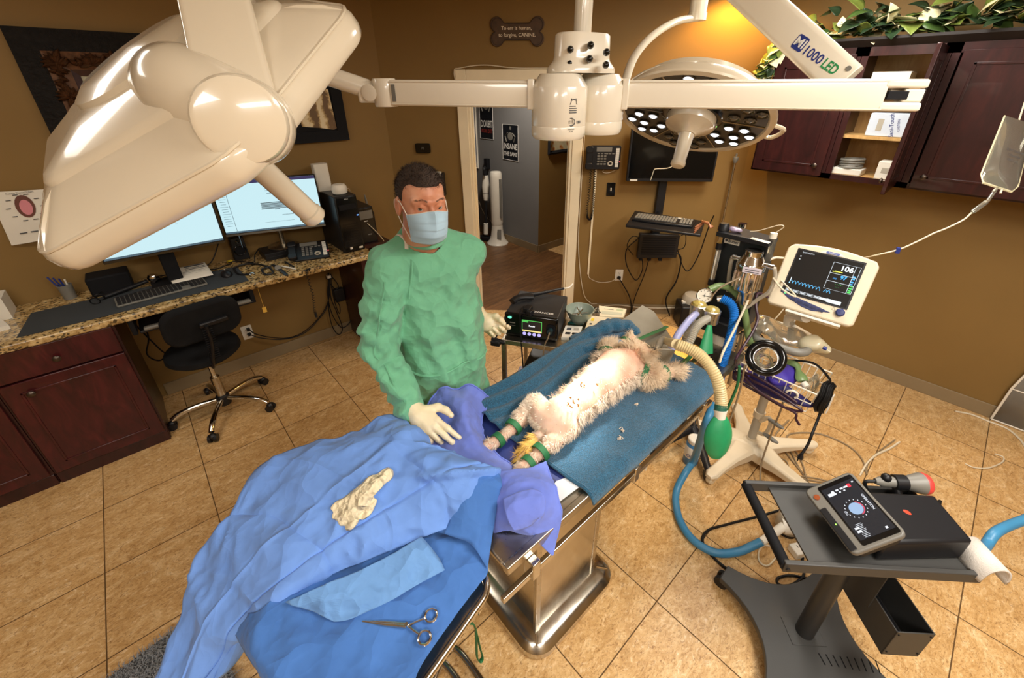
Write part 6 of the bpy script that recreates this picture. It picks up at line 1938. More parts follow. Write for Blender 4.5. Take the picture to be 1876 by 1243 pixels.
part('pile',rawm(vs_,fs_),pm('grey_pile','8f9296',.9,var=.3,vs=60),t,kind='stuff')
# ================================================================ the surgeon
pF=V((-.26,-.965,0)).normalized();pL=V((.965,-.26,0)).normalized();UP=V((0,0,1))
pc0=V((.75,1.375,0))
def bp(x,y,z):return np.array(pc0+pL*x+pF*y+UP*z)
hc=V((.722,1.318,1.690))
hF=V((-.20,-.97,.02)).normalized();hR=V((.97,-.20,-.05));hR=(hR-hF*hR.dot(hF)).normalized();hU=hR.cross(hF)
if hU.z<0:hU=-hU
HRm=np.array([[hR.x,hF.x,hU.x],[hR.y,hF.y,hU.y],[hR.z,hF.z,hU.z]])
def hp_(x,y,z):return np.array(hc+hR*x+hF*y+hU*z)
shR,elR,wrR=np.array((.60,1.400,1.455)),np.array((.505,1.385,1.18)),np.array((.508,1.190,.995))
shL,elL,wrL=np.array((.905,1.335,1.455)),np.array((.985,1.53,1.285)),np.array((1.012,1.452,1.095))
man=thing('person','person in a green gown and pale blue mask reaching over the blue drape','person',(.75,1.40,0))
S=SDF((.30,1.0,0.02),(1.22,1.75,1.84),.0046)
S.ell(hp_(0,-.012,.040),(.077,.098,.090),.01,HRm)
S.ell(hp_(0,.028,-.030),(.064,.074,.092),.03,HRm)
S.ell(hp_(0,.045,-.085),(.046,.044,.036),.03,HRm)
for s in(-1,1):
    S.ell(hp_(s*.042,.062,-.022),(.022,.022,.018),.02,HRm)
    S.cone(hp_(s*.012,.094,.026),hp_(s*.050,.072,.026),.011,.010,.014)
S.cone(hp_(0,.090,.016),hp_(0,.112,-.030),.009,.014,.012)
for s in(-1,1):
    S.ell(hp_(s*.032,.104,.004),(.019,.016,.011),.012,HRm,sub=True)
    S.cone(hp_(s*.047,.076,.006),hp_(s*.032,.089,.0115),.0050,.0058,.005)
    S.cone(hp_(s*.032,.089,.0115),hp_(s*.017,.088,.004),.0058,.0050,.005)
    S.cone(hp_(s*.046,.078,-.004),hp_(s*.018,.087,-.005),.0045,.0045,.005)
    S.ell(hp_(s*.081,-.012,-.004),(.010,.020,.033),.008,HRm)
    S.ell(hp_(s*.090,-.006,-.002),(.007,.010,.018),.006,HRm,sub=True)
nb=bp(-.005,-.02,1.50)
S.chain([hp_(0,-.022,-.06),hp_(0,-.03,-.11),nb],[.060,.060,.072],.03)
S.chain([bp(-.12,0,1.46),bp(.12,0,1.46)],[.050,.050],.03)
S.chain([bp(-.05,0,1.36),bp(-.05,0,1.1)],[.082,.075],.05)
S.chain([bp(.05,0,1.36),bp(.05,0,1.1)],[.082,.075],.05)
S.chain([bp(-.07,0,1.1),bp(-.08,0,.95)],[.075,.085],.03)
S.chain([bp(.07,0,1.1),bp(.08,0,.95)],[.075,.085],.03)
for a,b,c in((shR,elR,wrR),(shL,elL,wrL)):
    S.chain([a,b,c],[.050,.040,.028],.03)
    d=(c-b)/np.linalg.norm(c-b);S.chain([c,c+d*.07],[.028,.026],.02)
for s in(-1,1):
    S.chain([bp(s*.085,0,.93),bp(s*.095,.01,.50),bp(s*.10,-.02,.09)],[.085,.058,.038],.04)
    S.chain([bp(s*.10,-.04,.055),bp(s*.11,.12,.050)],[.034,.030],.03)
k=NT('skin')
f1=k.noise(14,4)
k.set(Base_Color=k.ramp(f1,[(.3,'c67f5f'),(.55,'dc9c7b'),(.75,'e6b092')]),Roughness=.45,Subsurface_Weight=.12,Subsurface_Radius=(.012,.005,.003),Specular_IOR_Level=.4)
MT['skin']=k.mat
part('body',S.mesh(),MT['skin'],man)
for s in(-1,1):
    e=V(hp_(s*.032,.0795,.0035))
    ey=part('eye',M().sph(e,.0122,18),pm('eye_white','b5a89e',.2),man)
    look=(V((0,0,HC))-e).normalized()
    part('iris',M().lathe([(.0066,.0104),(.0060,.0110),(.0045,.0117),(.001,.0126)],e,look,18),pm('grey_iris','3a352b',.15),ey)
    part('pupil',M().lathe([(.0030,.0124),(.001,.0129)],e,look,12),MT['blackg'],ey)
# hair: close-cropped cap plus short strands
H=SDF(np.array(hc)-.16,np.array(hc)+.17,.004)
H.ell(hp_(0,-.016,.042),(.0805,.1050,.0915),.01,HRm)
for s in(-1,1):H.ell(hp_(s*.068,.066,.040),(.034,.040,.042),.012,HRm,sub=True)
for zz_ in(.016,-.02,-.06):
    for s in(-1,1):H.cone(hp_(s*.085,.086,zz_),hp_(0,.124,zz_),.062,.062,.010,sub=True)
H.ell(hp_(0,.02,-.105),(.12,.12,.085),.012,HRm,sub=True)
for s in(-1,1):H.ell(hp_(s*.085,.045,-.02),(.030,.045,.052),.01,HRm,sub=True)
hm=H.mesh()
MT['hair']=pm('dark_brown_hair','3d2d22',.7,var=.4,vs=90,bump=.8,bs=420)
MT['hairg']=pm('greying_hair','6f5443',.7,var=.3,vs=90)
hair=part('hair',hm,MT['hair'],man,label='short dark brown hair')
vs=np.array([tuple(v)for v in hm.v]);fs=np.array(hm.f)
fc=vs[fs].mean(1);fn=np.cross(vs[fs[:,2]]-vs[fs[:,0]],vs[fs[:,3]]-vs[fs[:,1]]);ar=np.linalg.norm(fn,axis=1);fn/=ar[:,None]+1e-12
rg=np.random.RandomState(8)
out=((fc-np.array(hc))*fn).sum(1)>.02
A,Fq=[],[]
for q in rg.choice(np.where(out)[0],5200):
    p=fc[q]+rg.normal(size=3)*.002;n=fn[q]
    d=n*.8+np.array(hF)*.55+rg.normal(size=3)*.25;d/=np.linalg.norm(d)
    L=rg.uniform(.006,.011)*(1.25 if(p-np.array(hc))@np.array(hU)>.06 else .7)
    w=np.cross(d,rg.normal(size=3));w=w/np.linalg.norm(w)*.0009
    b=len(A);A+=[p-n*.002+w,p-n*.002-w,p+d*L];Fq.append((b,b+1,b+2))
part('hair_strands',rawm(A,Fq),MT['hair'],hair,kind='stuff')
A,Fq=[],[]
for s in(-1,1):
    for i in range(64):
        u=rg.rand();p=hp_(s*(.014+.036*u),.101-.026*u*u+.004,.027+.006*math.sin(PI*u)+rg.uniform(-.003,.003))
        d=np.array(hR)*s*.8+np.array(hU)*.4+np.array(hF)*.2;w=np.array(hU)*.0006
        b=len(A);A+=[p+w,p-w,p+d*.008];Fq.append((b,b+1,b+2))
part('eyebrow',rawm(A,Fq),MT['hairg'],man)
# mask with pleats and ear loops
rows=[]
NZm=26
for i in range(NZm+1):
    v=i/NZm
    z=-.010-.112*v
    row=[]
    for j in range(25):
        a=(j/24-.5)*2
        ang=a*(1.18-.14*v)
        bul=.020*math.sin(PI*min(1,v*1.06))**.8*(1-abs(a)**2.2)
        ridge=.010*math.exp(-(a/.10)**2)*max(0,1-v*1.3)
        rx_,ry_=.066-.006*v,.092-.004*v-.018*max(0,v-.72)/.28
        pl_=.0035*(((v*4.0)%1.0)-.5)*(1-abs(a)**4)if .12<v<.88 else 0
        x=math.sin(ang)*(rx_+.012+bul*.3)
        y=.020+math.cos(ang)*(ry_-.002+bul+pl_+ridge*1.6)-.0
        zz=z+(.010*(1-abs(a))if v<.1 else 0)+.010*abs(a)*(1-2*v)*-1
        row.append(V(hp_(x,y,zz)))
    rows.append(row)
MT['mask']=clothm('mask_blue','b3d3e6',weave=1500,bumpk=.1)
mk=part('mask',M().grid(rows),MT['mask'],man,label='pale blue pleated face mask',solid=.0012)
part('nose_band',M().tube(rows[0],.0016,6),MT['whitepl'],mk)
part('side_binding',M().tube([r[0]for r in rows],.0022,6).tube([r[-1]for r in rows],.0022,6),MT['mask'],mk)
for s,jj in((-1,0),(1,-1)):
    top_,bot_=rows[0][jj],rows[-1][jj]
    eb=V(hp_(s*.086,-.026,.018));ebl=V(hp_(s*.082,-.026,-.028))
    part('ear_loop',M().tube(cat([top_,V(hp_(s*.080,.015,.014)),eb,V(hp_(s*.086,-.036,-.004)),ebl,V(hp_(s*.078,.012,-.06)),bot_],6),.0018,6),MT['whitepl'],mk)
# gown
Gw=SDF((.28,1.02,.42),(1.24,1.78,1.62),.0072)
for s in(-1,1):
    o_=.016
    Gw.chain([bp(s*.068+o_,.0,1.40),bp(s*.058+o_*1.4,.015,1.18),bp(s*.055+o_*1.5,.02,1.0),bp(s*.065+o_,.015,.78),bp(s*.085,.0,.45)],[.100,.100,.104,.112,.125],.09)
Gw.chain([bp(-.14,-.01,1.465),bp(0,-.02,1.515),bp(.14,-.01,1.465)],[.070,.078,.070],.06)
Gw.chain([shR,shR*.5+elR*.5,elR,elR*.5+wrR*.5,wrR+(wrR-elR)*.03],[.080,.076,.072,.064,.052],.016)
Gw.chain([shL,shL*.5+elL*.5,elL,elL*.5+wrL*.5,wrL],[.078,.072,.066,.058,.044],.018)
# long folds running down the front and sleeves
sl=tuple(slice(0,q)for q in Gw.n)
g=np.meshgrid(*[Gw.lo[i]+Gw.h*np.arange(Gw.n[i])for i in range(3)],indexing='ij')
P=np.stack(g,-1)
lx=(P-np.array(pc0))@np.array(pL)
zz=P[...,2]
front=np.clip((1.40-zz)/.3,0,1)*np.clip((.20-np.abs(lx))/.06,0,1)
Gw.D+=(front*(.006*np.sin(lx*46+2.0*np.sin(zz*5)+1.0)+.004*np.sin(lx*90+zz*14+1.2*np.sin(zz*11)))).astype(np.float32)
arm_m=np.clip((-lx-.13)/.05,0,1)*np.clip((1.44-zz)/.08,0,1)
Gw.D+=(arm_m*(.007*np.sin(zz*62+lx*30+1.6*np.sin(P[...,1]*22))+.004*np.sin(zz*115-lx*60+P[...,1]*50))).astype(np.float32)
del g,P
Gw.disp(.0045,34,2).disp(.0020,85,5)
# neck opening
Gw.cone(bp(-.005,.015,1.552),bp(-.005,.03,1.70),.070,.10,.008,sub=True)
gn=part('gown',Gw.mesh(),MT['gownm'],man,label='green cotton surgical gown')
# seams and ties
def near(pt,dirn,lo=0.0,hi=.25):
    """walk outwards from inside the gown to its surface"""
    p=np.array(pt,float);d=np.array(dirn,float);d/=np.linalg.norm(d)
    s_=lo
    while s_<hi:
        q=p+d*s_
        i=np.round((q-Gw.lo)/Gw.h).astype(int)
        if(i<0).any()or(i>=Gw.n).any()or Gw.D[tuple(i)]>0:break
        s_+=.003
    return V(p+d*(s_+.001))
bl=cat([near(bp(x,0,1.03+.10*max(0,x)+.01*math.sin(x*30)),np.array(pF)+np.array(pL)*x*3)for x in(-.15,-.10,-.05,0,.05,.10,.15)],5)
part('waist_seam',M().tube(bl,.006,6,flat=.6),MT['gownm'],gn)
vf=V((-.55,-.83,0))
sm_=cat([near(shR*(1-u)+elR*u,vf)for u in(.05,.25,.5,.75,1)]+[near(elR*(1-u)+wrR*u,np.array(vf)+np.array((0,0,.4)))for u in(.3,.6,.9)],5)
part('sleeve_seam',M().tube(sm_,.0045,6,flat=.6),MT['gownm'],gn)
sm_=cat([near(bp(-.075-.01*i,.0,1.50-.05*i),pF)for i in range(4)],5)
part('shoulder_seam',M().tube(sm_,.0045,6,flat=.6),MT['gownm'],gn)
nr=[near(bp(-.005+.07*math.cos(a),.01+.075*math.sin(a),1.535-.02*math.sin(a)),np.array((0,0,1.0))if False else np.array(pL)*math.cos(a)+np.array(pF)*math.sin(a)+np.array((0,0,-.2)),0,.05)for a in[2*PI*i/28 for i in range(28)]]
nr=[V(bp(-.005+.074*math.cos(a),.014+.078*math.sin(a),1.560-.022*math.sin(a)))for a in[2*PI*i/32 for i in range(32)]]
part('neckband',M().tube(nr,.008,10,closed=True,flat=1.0),MT['gownm'],gn)
part('neck_tie',M().tube(cat([V(bp(-.105,-.06,1.535)),V(bp(-.095,-.01,1.57)),V(bp(-.08,.035,1.56)),V(bp(-.085,.06,1.535))],5),.007,8,flat=.35),MT['whitepl'],gn,label='white neck tie')
part('trousers',S and(lambda q:q.mesh())(SDF((.5,1.15,.08),(1.0,1.6,.95),.010).chain([bp(-.085,0,.90),bp(-.095,.01,.50),bp(-.10,-.02,.10)],[.105,.080,.07],.03).chain([bp(.085,0,.90),bp(.095,.01,.50),bp(.10,-.02,.10)],[.105,.080,.07],.03)),pm('navy_scrubs','23314f',.85),man)
for s in(-1,1):
    part('shoe',SDF(bp(s*.105,.04,.06)-.25,bp(s*.105,.04,.06)+.25,.008).chain([bp(s*.10,-.06,.05),bp(s*.11,.15,.042)],[.048,.044],.02).mesh(),MT['black'],man)
# gloved hands
def hand_sdf(wr,fdir,pn,side,curls,thumb,sc=1.0,cuff_from=None,spread=.10):
    """wr wrist, fdir towards the fingers, pn palm normal (out of the palm), side = +1 if the thumb lies along fdir x pn"""
    f=np.array(fdir,float);f/=np.linalg.norm(f)
    n=np.array(pn,float);n-=f*(n@f);n/=np.linalg.norm(n)
    s=np.cross(f,n)*side  # towards the thumb
    Q=SDF(wr-.26,wr+.26,.0032)
    pk=wr+f*.048*sc
    Rm=np.stack([s,f,n],1)
    Q.ell(wr+f*.052*sc,(.042*sc,.054*sc,.019*sc),.014,Rm)
    Q.chain([wr-f*.02,wr+f*.03],[.031*sc,.030*sc],.02)
    for i,(off,L,r)in enumerate(((.030,1.0,.0092),(.010,1.08,.0095),(-.011,1.0,.0090),(-.030,.80,.0080))):
        b0=wr+f*.055*sc+s*off*.8*sc
        kn=wr+f*(.098-.008*abs(i-1))*sc+s*off*sc
        d=f+s*(off/.03*spread);d/=np.linalg.norm(d)
        segs=np.array([.044,.027,.021])*L*sc
        pts=[b0,kn];rs=[.013*sc,.0112*sc]
        ang=0
        for j,(q,c_)in enumerate(zip(segs,curls[i])):
            ang+=c_
            dd=d*math.cos(ang)+n*math.sin(ang)
            pts.append(pts[-1]+dd*q);rs.append((r-.0008*j)*sc)
        Q.chain(pts,rs,.006)
    tb=wr+f*.028*sc+s*.026*sc
    t1=tb+(f*thumb[0][0]+s*thumb[0][1]+n*thumb[0][2])*.040*sc
    t2=t1+(f*thumb[1][0]+s*thumb[1][1]+n*thumb[1][2])*.032*sc
    t3=t2+(f*thumb[2][0]+s*thumb[2][1]+n*thumb[2][2])*.025*sc
    Q.chain([tb,t1,t2,t3],[.017*sc,.0135*sc,.0112*sc,.0095*sc],.010)
    if cuff_from is not None:
        c=np.array(cuff_from)
        Q.chain([wr-f*.005,wr*.5+c*.5,c],[.033,.036,.043],.012)
    return Q
fR=np.array((.06,-.98,-.16))
nR_=np.array((.50,.10,-.86))
QR=hand_sdf(wrR+np.array((.003,-.035,-.008)),fR,nR_,1 if np.cross(fR,nR_)@np.array((1,0,.3))>0 else-1,
              ((.18,.28,.22),(.34,.42,.32),(.55,.6,.4),(.7,.7,.45)),((.55,.80,.22),(.92,.38,.12),(1.0,.02,.10)),1.10,wrR+(elR-wrR)*.22)
QR.disp(.0006,150,3)
gl=part('glove',QR.mesh(),MT['latex'],man,label='cream latex glove on the hand over the drape')
dR=V(elR-wrR).normalized()
for i in range(3):part('cuff_roll',M().torus(V(wrR)+dR*(.012+.018*i),.0405+.001*i,.0028,dR,26,6),MT['latex'],gl)
fL=np.array((.33,-.83,-.45));nL_=np.array((-.55,-.45,.70))
QL=hand_sdf(wrL+np.array((.012,-.028,-.02)),fL,nL_,-1 if np.cross(fL,nL_)@np.array((.5,.1,.6))<0 else 1,
              ((.55,.75,.5),(.9,.9,.6),(1.0,.95,.6),(1.0,.9,.6)),((.70,.45,.50),(.88,-.05,.45),(.90,-.25,.30)),1.05,wrL+(elL-wrL)*.20)
QL.disp(.0006,150,4)
gl=part('glove',QL.mesh(),MT['latex'],man,label='cream latex glove on the half-closed hand beside the black console')
dL_=V(elL-wrL).normalized()
for i in range(4):part('cuff_roll',M().torus(V(wrL)+dL_*(-.008+.015*i),.0385+.0012*i,.003,dL_,26,6),MT['latex'],gl)
# ================================================================ steel cart with the surgical console
KZ=.80
ko=Z(918,622,KZ);ku=V((.53,-.848,0));kw=V((.848,.53,0))
def kp_(a,b,z=KZ):return V((ko.x,ko.y,0))+ku*a+kw*b+V((0,0,z))
KW,KD_=.57,.50
def obox(m,f,a0,a1,b0,b1,z0,z1):
    vs=[f(a,b,z)for z in(z0,z1)for a,b in((a0,b0),(a1,b0),(a1,b1),(a0,b1))]
    return m.add(vs,[(0,3,2,1),(4,5,6,7),(0,1,5,4),(1,2,6,5),(2,3,7,6),(3,0,4,7)])
t=thing('utility_cart','grey steel utility cart behind the operating table carrying the black console','cart',kp_(KW/2,KD_/2,0))
part('top_shelf',obox(M(),kp_,0,KW,0,KD_,KZ-.03,KZ),MT['brushed'],t,bevel=.003)
part('lower_shelf',obox(M(),kp_,.01,KW-.01,.01,KD_-.01,.30,.325),MT['brushed'],t,bevel=.003)
for a in(.012,KW-.012):
    for b in(.012,KD_-.012):
        part('leg',obox(M(),kp_,a-.012,a+.012,b-.012,b+.012,.07,KZ-.03),MT['brushed'],t)
        part('caster',M().cyl(kp_(a,b-.012,.035),kp_(a,b+.012,.035),.035),MT['black'],t)
part('push_handle',M().tube(cat([kp_(.02,-.0,KZ-.02),kp_(-.03,.0,KZ-.01),kp_(-.05,.03,KZ-.01),kp_(-.05,.3,KZ-.01),kp_(-.03,.34,KZ-.01),kp_(.0,.34,KZ-.015)],5),.014,10),MT['black'],t)
m=M();m.cyl(kp_(.02,-.0,KZ-.018),kp_(.02,-.004,KZ-.018),.006,n=10);part('bolt',m,MT['chrome'],t)
part('grip_end',obox(M(),kp_,-.055,-.0,-.03,.0,KZ-.035,KZ-.005),MT['black'],t,bevel=.006)
# console
t=thing('surgical_console','black surgical console with a small lit touch screen on the steel cart','console',kp_(.22,.2,KZ))
b0,b1,a0,a1,zt_=.045,.345,.01,.305,KZ+.145
part('case',obox(M(),kp_,a0,a1,b0+.02,b1,KZ+.01,zt_),pm('charcoal_metal','2c2c2e',.5,var=.1),t,bevel=.006)
part('front_panel',obox(M(),kp_,a0-.004,a1+.004,b0,b0+.024,KZ+.004,zt_+.003),MT['blackg'],t,bevel=.014,seg=3)
for a in(a0+.03,a1-.03):part('foot',obox(M(),kp_,a-.015,a+.015,b0+.03,b1-.03,KZ,KZ+.012),MT['blackm'],t)
XK=mxf(kp_(.165,b0-.001,KZ+.08),ku,(0,0,1),-kw)
m=M(XK);m.box((0,.004,0),(.115,.072,.002));sc=part('screen',m,emis('dark_lit_screen','2a2320',.7),t,label='small lit screen')
m=M(XK);m.box((0,.038,.0015),(.112,.004,.001)).box((-.055,.004,.0015),(.003,.066,.001)).box((.055,.004,.0015),(.003,.066,.001));m.box((-.038,.031,.0018),(.034,.010,.001));part('screen_border',m,emis('green_glow','59c75a',1.0),sc)
m=M(XK);m.box((.0,-.026,.0018),(.11,.008,.001));part('amber_line',m,emis('amber_glow','f1d98a',1.2),sc)
m=M(XK);text(m,'Ready',(0,.006,.0018),(1,0,0),(0,1,0),.010,bold=.02);part('reading',m,emis('white_glow','f4f4f4',1.5),sc)
for i in range(4):
    m=M(XK);m.cyl((-.042+i*.028,-.046,.001),(-.042+i*.028,-.046,.003),.010,n=18);d_=part('round_button',m,emis('lilac_glow','b9aef0',1.2),t)
m=M(XK);m.sph((-.125,.045,.004),.010,12,(1.2,.8,.5));part('power_lamp',m,emis('teal_glow','69e0b8',1.6),t,label='glowing teal power lamp')
m=M(XK);m.prism(rrect(.05,.07,.02,5,.105,-.005),(0,0,-.002),(1,0,0),(0,1,0),(0,0,.006));part('socket_plate',m,MT['blackm'],t)
m=M(XK);m.cyl((.105,-.0,.004),(.105,-.0,.03),.015,n=16);part('connector',m,pm('dark_teal_plastic','1d3136',.4),t)
m=M(XK);m.box((-.11,.012,.001),(.03,.006,.001)).box((-.115,-.005,.001),(.045,.001,.001));part('front_print',m,MT['midgrey'],t)
m=M();text(m,'ADVANCER',kp_(.205,.10,zt_+.0008),ku,kw,.018,bold=.02);part('top_lettering',m,MT['inkw'],t)
cc_=(a0+a1)/2
# adapter heap on top
t=thing('hand_instrument','black hand instrument with a long cord lying on top of the console','instrument',kp_(.12,.15,zt_))
part('grip',M().tube(cat([kp_(.02,.15,zt_+.02),kp_(.05,.20,zt_+.028),kp_(.12,.24,zt_+.022)],6),.022,10,flat=.7),MT['black'],t)
part('barrel',M().tube([kp_(.06,.215,zt_+.025),kp_(.16,.30,zt_+.022),kp_(.27,.40,zt_+.02)],[.018,.010,.008],10),MT['black'],t)
part('tip',M().tube(cat([kp_(.27,.40,zt_+.02),kp_(.30,.425,zt_+.02),kp_(.315,.46,zt_+.03)],5),.004,6),MT['whitepl'],t)
part('plug',M().box(kp_(.13,.09,zt_+.018),(.05,.04,.03),.4).box(kp_(.15,.06,zt_+.016),(.035,.03,.028),.2),MT['black'],t,bevel=.004)
solo('console_cable',M().tube(cat([kp_(.105,.09,zt_+.03),kp_(.10,b0-.01,zt_+.02),kp_(.105,b0-.02,zt_-.06),kp_(.115,b0-.04,KZ),kp_(.13,-.02,.70),kp_(.14,-.03,.6)],6),.0045,6),MT['cable'],'black cable hanging from the console top across its lit screen','cable')
solo('console_lead',M().tube(cat([XK@V((.105,-.0,.03)),XK@V((.10,-.03,.045)),XK@V((.085,-.07,.04)),XK@V((.08,-.14,.06)),XK@V((.08,-.25,.05))],6),.004,6),MT['gcable'],'grey lead hanging from the socket on the console front','cable')
# items right of the console
def onk(u,v,dz=0):return Z(u,v,KZ+dz)
bc_=onk(1061,590)
t=thing('bowl','grey-green bowl holding instruments beside the black console','bowl',bc_)
MT['bowl']=pm('celadon_glaze','8c978a',.3,var=.06,coat=.4)
part('bowl_wall',M().lathe([(.001,.004),(.035,.0),(.042,.004),(.068,.04),(.082,.085),(.085,.088),(.080,.087),(.063,.042),(.038,.012),(.001,.010)],bc_,n=36),MT['bowl'],t)
for i in range(3):
    a=i*.7-.4
    solo('bowl_instrument',M().tube([bc_+V((-.05*math.cos(a),-.05*math.sin(a),.06)),bc_+V((.05*math.cos(a),.055*math.sin(a),.055+.008*i))],.004,6),MT['steel'],['small steel instrument lying lowest in the grey bowl','small steel instrument in the middle of the grey bowl','small steel instrument lying uppermost in the grey bowl'][i],'instrument')
def flatbox(name,lb,px4,z0,h,mat,prints,cat_='box',pm_=None):
    P=[onk(u,v,z0+h)for u,v in px4]
    t=thing(name,lb,cat_,(P[0]+P[2])/2-V((0,0,h)))
    part('body',M().add([p-V((0,0,h))for p in P]+P,[(3,2,1,0),(4,5,6,7),(0,1,5,4),(1,2,6,5),(2,3,7,6),(3,0,4,7)]),mat,t,bevel=.002)
    for i,(u0,u1,v0,v1,mt)in enumerate(prints):
        q=lambda u,v:P[0].lerp(P[1],u).lerp(P[3].lerp(P[2],u),v)+V((0,0,.0008))
        part('printed_patch',M().add([q(u0,v0),q(u1,v0),q(u1,v1),q(u0,v1)],[(0,1,2,3)]),mt,t)
    return t
MT['card']=pm('cream_carton','d9ccae',.6,var=.04)
flatbox('sample_kit','small white kit box with four dark windows beside the console',[(1028,618),(1060,620),(1067,598),(1036,596)],0,.02,MT['paper'],[(.15,.42,.6,.8,MT['ink']),(.55,.85,.6,.8,MT['greypl']),(.15,.45,.25,.42,MT['blackm']),(.55,.85,.25,.42,MT['blackm']),(.6,.85,.06,.12,MT['ink'])])
flatbox('instrument_box','cream instrument box with printed symbols between the kit and the grey pad',[(1068,612),(1120,616),(1135,584),(1080,578)],0,.045,MT['card'],[(.1,.2,.7,.85,MT['yellow']),(.6,.7,.65,.8,MT['midgrey']),(.12,.22,.1,.35,MT['blackm']),(.6,.68,.15,.3,MT['blackm']),(.1,.18,.5,.58,MT['ink']),(.28,.34,.4,.48,MT['ink'])])
flatbox('leaflet_box','flat cream box with printed lines lying behind the instrument box',[(1098,579),(1142,582),(1148,566),(1097,560)],0,.025,MT['card'],[(.2,.55,.7,.74,MT['ink']),(.65,.9,.68,.85,pm('pale_green_print','a9b48e',.6)),(.1,.9,.2,.5,pm('pale_grey_print','b9b8a0',.6))])
solo('green_folder',M().add([onk(1040,592,.006),onk(1067,595,.006),onk(1068,588,.006),onk(1046,586,.006)],[(0,1,2,3)]),pm('teal_card','1f5a55',.5),'dark teal card showing behind the small kit box','card',solid=.004)
m=M();c_=onk(1092,572,.03)
for q in range(5):m.add([c_+V((random.uniform(-.03,.03),random.uniform(-.03,.03),random.uniform(-.02,.05)))for _ in range(4)],[(0,1,2,3)])
solo('plastic_wrapper',m,MT['bag'],'crumpled clear plastic wrapper beside the grey bowl','wrapper',solid=.001)
solo('bottle_cap',M().cyl(onk(1068,592),onk(1068,592,.015),.008),MT['whitepl'],'tiny white cap on the cart near the teal card','cap')
# lower shelf bits
t=thing('shelf_case','white case with a black lid standing on the lower shelf of the steel cart','case',kp_(.2,.2,.325))
part('body',obox(M(),kp_,.10,.45,.06,.36,.326,.52),MT['whitepl'],t,bevel=.01)
part('lid',obox(M(),kp_,.095,.455,.055,.365,.52,.55),MT['black'],t,bevel=.006)
solo('blue_bin_bag',obox(M(),kp_,.02,.09,.05,.3,.326,.42),pm('pale_lilac','a8a6c8',.5),'pale lilac box at the left on the lower cart shelf','box',bevel=.01)
# ================================================================ anaesthetic machine
am=V((2.20,.78,0))
t=thing('anaesthetic_machine','black anaesthetic machine on a five-legged stand at the head of the table','anaesthetic machine',am)
tips=[Z(1196,830,.04),Z(1297,869,.04),Z(1366,832,.04),V((2.56,.92,.04)),V((2.20,1.16,.04))]
for q in tips:
    d=(q-am);d.z=0;L=d.length;d.normalize()
    lg=part('leg',M().tube([am+V((0,0,.085)),am+d*(L*.6)+V((0,0,.08)),am+d*L+V((0,0,.062))],[.030,.026,.020],10,flat=.8),MT['black'],t)
    part('caster',M().cyl(am+d*L+V((-d.y,d.x,0))*-.018+V((0,0,.03)),am+d*L+V((-d.y,d.x,0))*.018+V((0,0,.03)),.030),MT['black'],lg)
part('stand_pole',M().cyl(am+V((0,0,.06)),am+V((0,0,1.44)),.021),MT['chrome'],t)
PXx=2.03
P4=[XP(1318,432,PXx),XP(1404,452,PXx),XP(1368,604,PXx),XP(1293,600,PXx)]
yL,yR=(P4[0].y+P4[3].y)/2,(P4[1].y+P4[2].y)/2
zT,zB=P4[0].z+.005,P4[2].z
m=M();m.bb((PXx,yR,zB),(PXx+.11,yL,zT));part('panel',m,pm('black_green_panel','10161a',.45),t,bevel=.004)
sh=[q+V((.02,.008,0))for q in(Z(1312,427,zT+.03),Z(1410,448,zT+.03),Z(1427,438,zT+.03),Z(1338,414,zT+.03))]
m=M();m.add(sh+[p-V((0,0,.022))for p in sh],[(0,1,2,3),(7,6,5,4),(0,4,5,1),(1,5,6,2),(2,6,7,3),(3,7,4,0)]);part('top_shelf',m,MT['black'],t,bevel=.003)
def xp(u,v,off=0.0):return XP(u,v,PXx-off)
XA=mxf(xp(1341,443,.002),(0,-1,0),(0,0,1),(-1,0,0))
m=M(XA);m.box((0,0,0),(.072,.026,.002));lb=part('name_plate',m,MT['paper'],t,label='white name plate')
m=M(XA);text(m,'Butler',(.008,0,.0014),(1,0,0),(0,1,0),.014,bold=.02);m.cyl((-.026,.001,.001),(-.026,.001,.002),.006,n=12);part('name_lettering',m,MT['ink'],lb)
a,b=xp(1318,452,.02),xp(1300,517,.02);b.y=a.y
MT['glass']=pm('clear_tube','dfe3df',.08,trans=.85)
part('flow_tube',M().cyl(a,b,.012),MT['glass'],t,label='clear flow tube')
for q in(a,b):part('tube_cap',M().cyl(q+V((0,0,-.012)),q+V((0,0,.02)),.017),MT['black'],t)
m=M();m.box((a+b)/2+V((-.012,0,0)),(.001,.006,(a-b).length*.8));part('flow_scale',m,MT['paper'],t)
part('flow_knob',M().cyl(b+V((-.01,0,-.04)),b+V((-.04,0,-.04)),.014),pm('green_knob','1f8a4a',.4),t,label='green knob')
# vaporiser
vc=xp(1372,500,.085)
z0v,z1v=xp(1372,532,.085).z,xp(1372,456,.085).z
vo=V((vc.x,vc.y,0))
vp=part('vaporiser',M().lathe([(.001,z0v),(.050,z0v),(.054,z0v+.01),(.054,z0v+.10),(.060,z0v+.104),(.060,z0v+.125),(.055,z0v+.135),(.040,z0v+.165),(.030,z1v-.045),(.036,z1v-.04),(.037,z1v-.004),(.033,z1v),(.001,z1v)],vo,n=40),MT['chrome'],t,label='chrome vaporiser')
m=M()
for i in range(14):
    a_=2*PI*i/14
    m.cyl(vo+V((.056*math.cos(a_),.056*math.sin(a_),z0v+.01)),vo+V((.056*math.cos(a_),.056*math.sin(a_),z0v+.095)),.005,n=6)
part('fins',m,MT['steel'],vp)
dv_=(V((0,0,HC))-vc);dv_.z=0;dv_.normalize();sv_=V((-dv_.y,dv_.x,0))
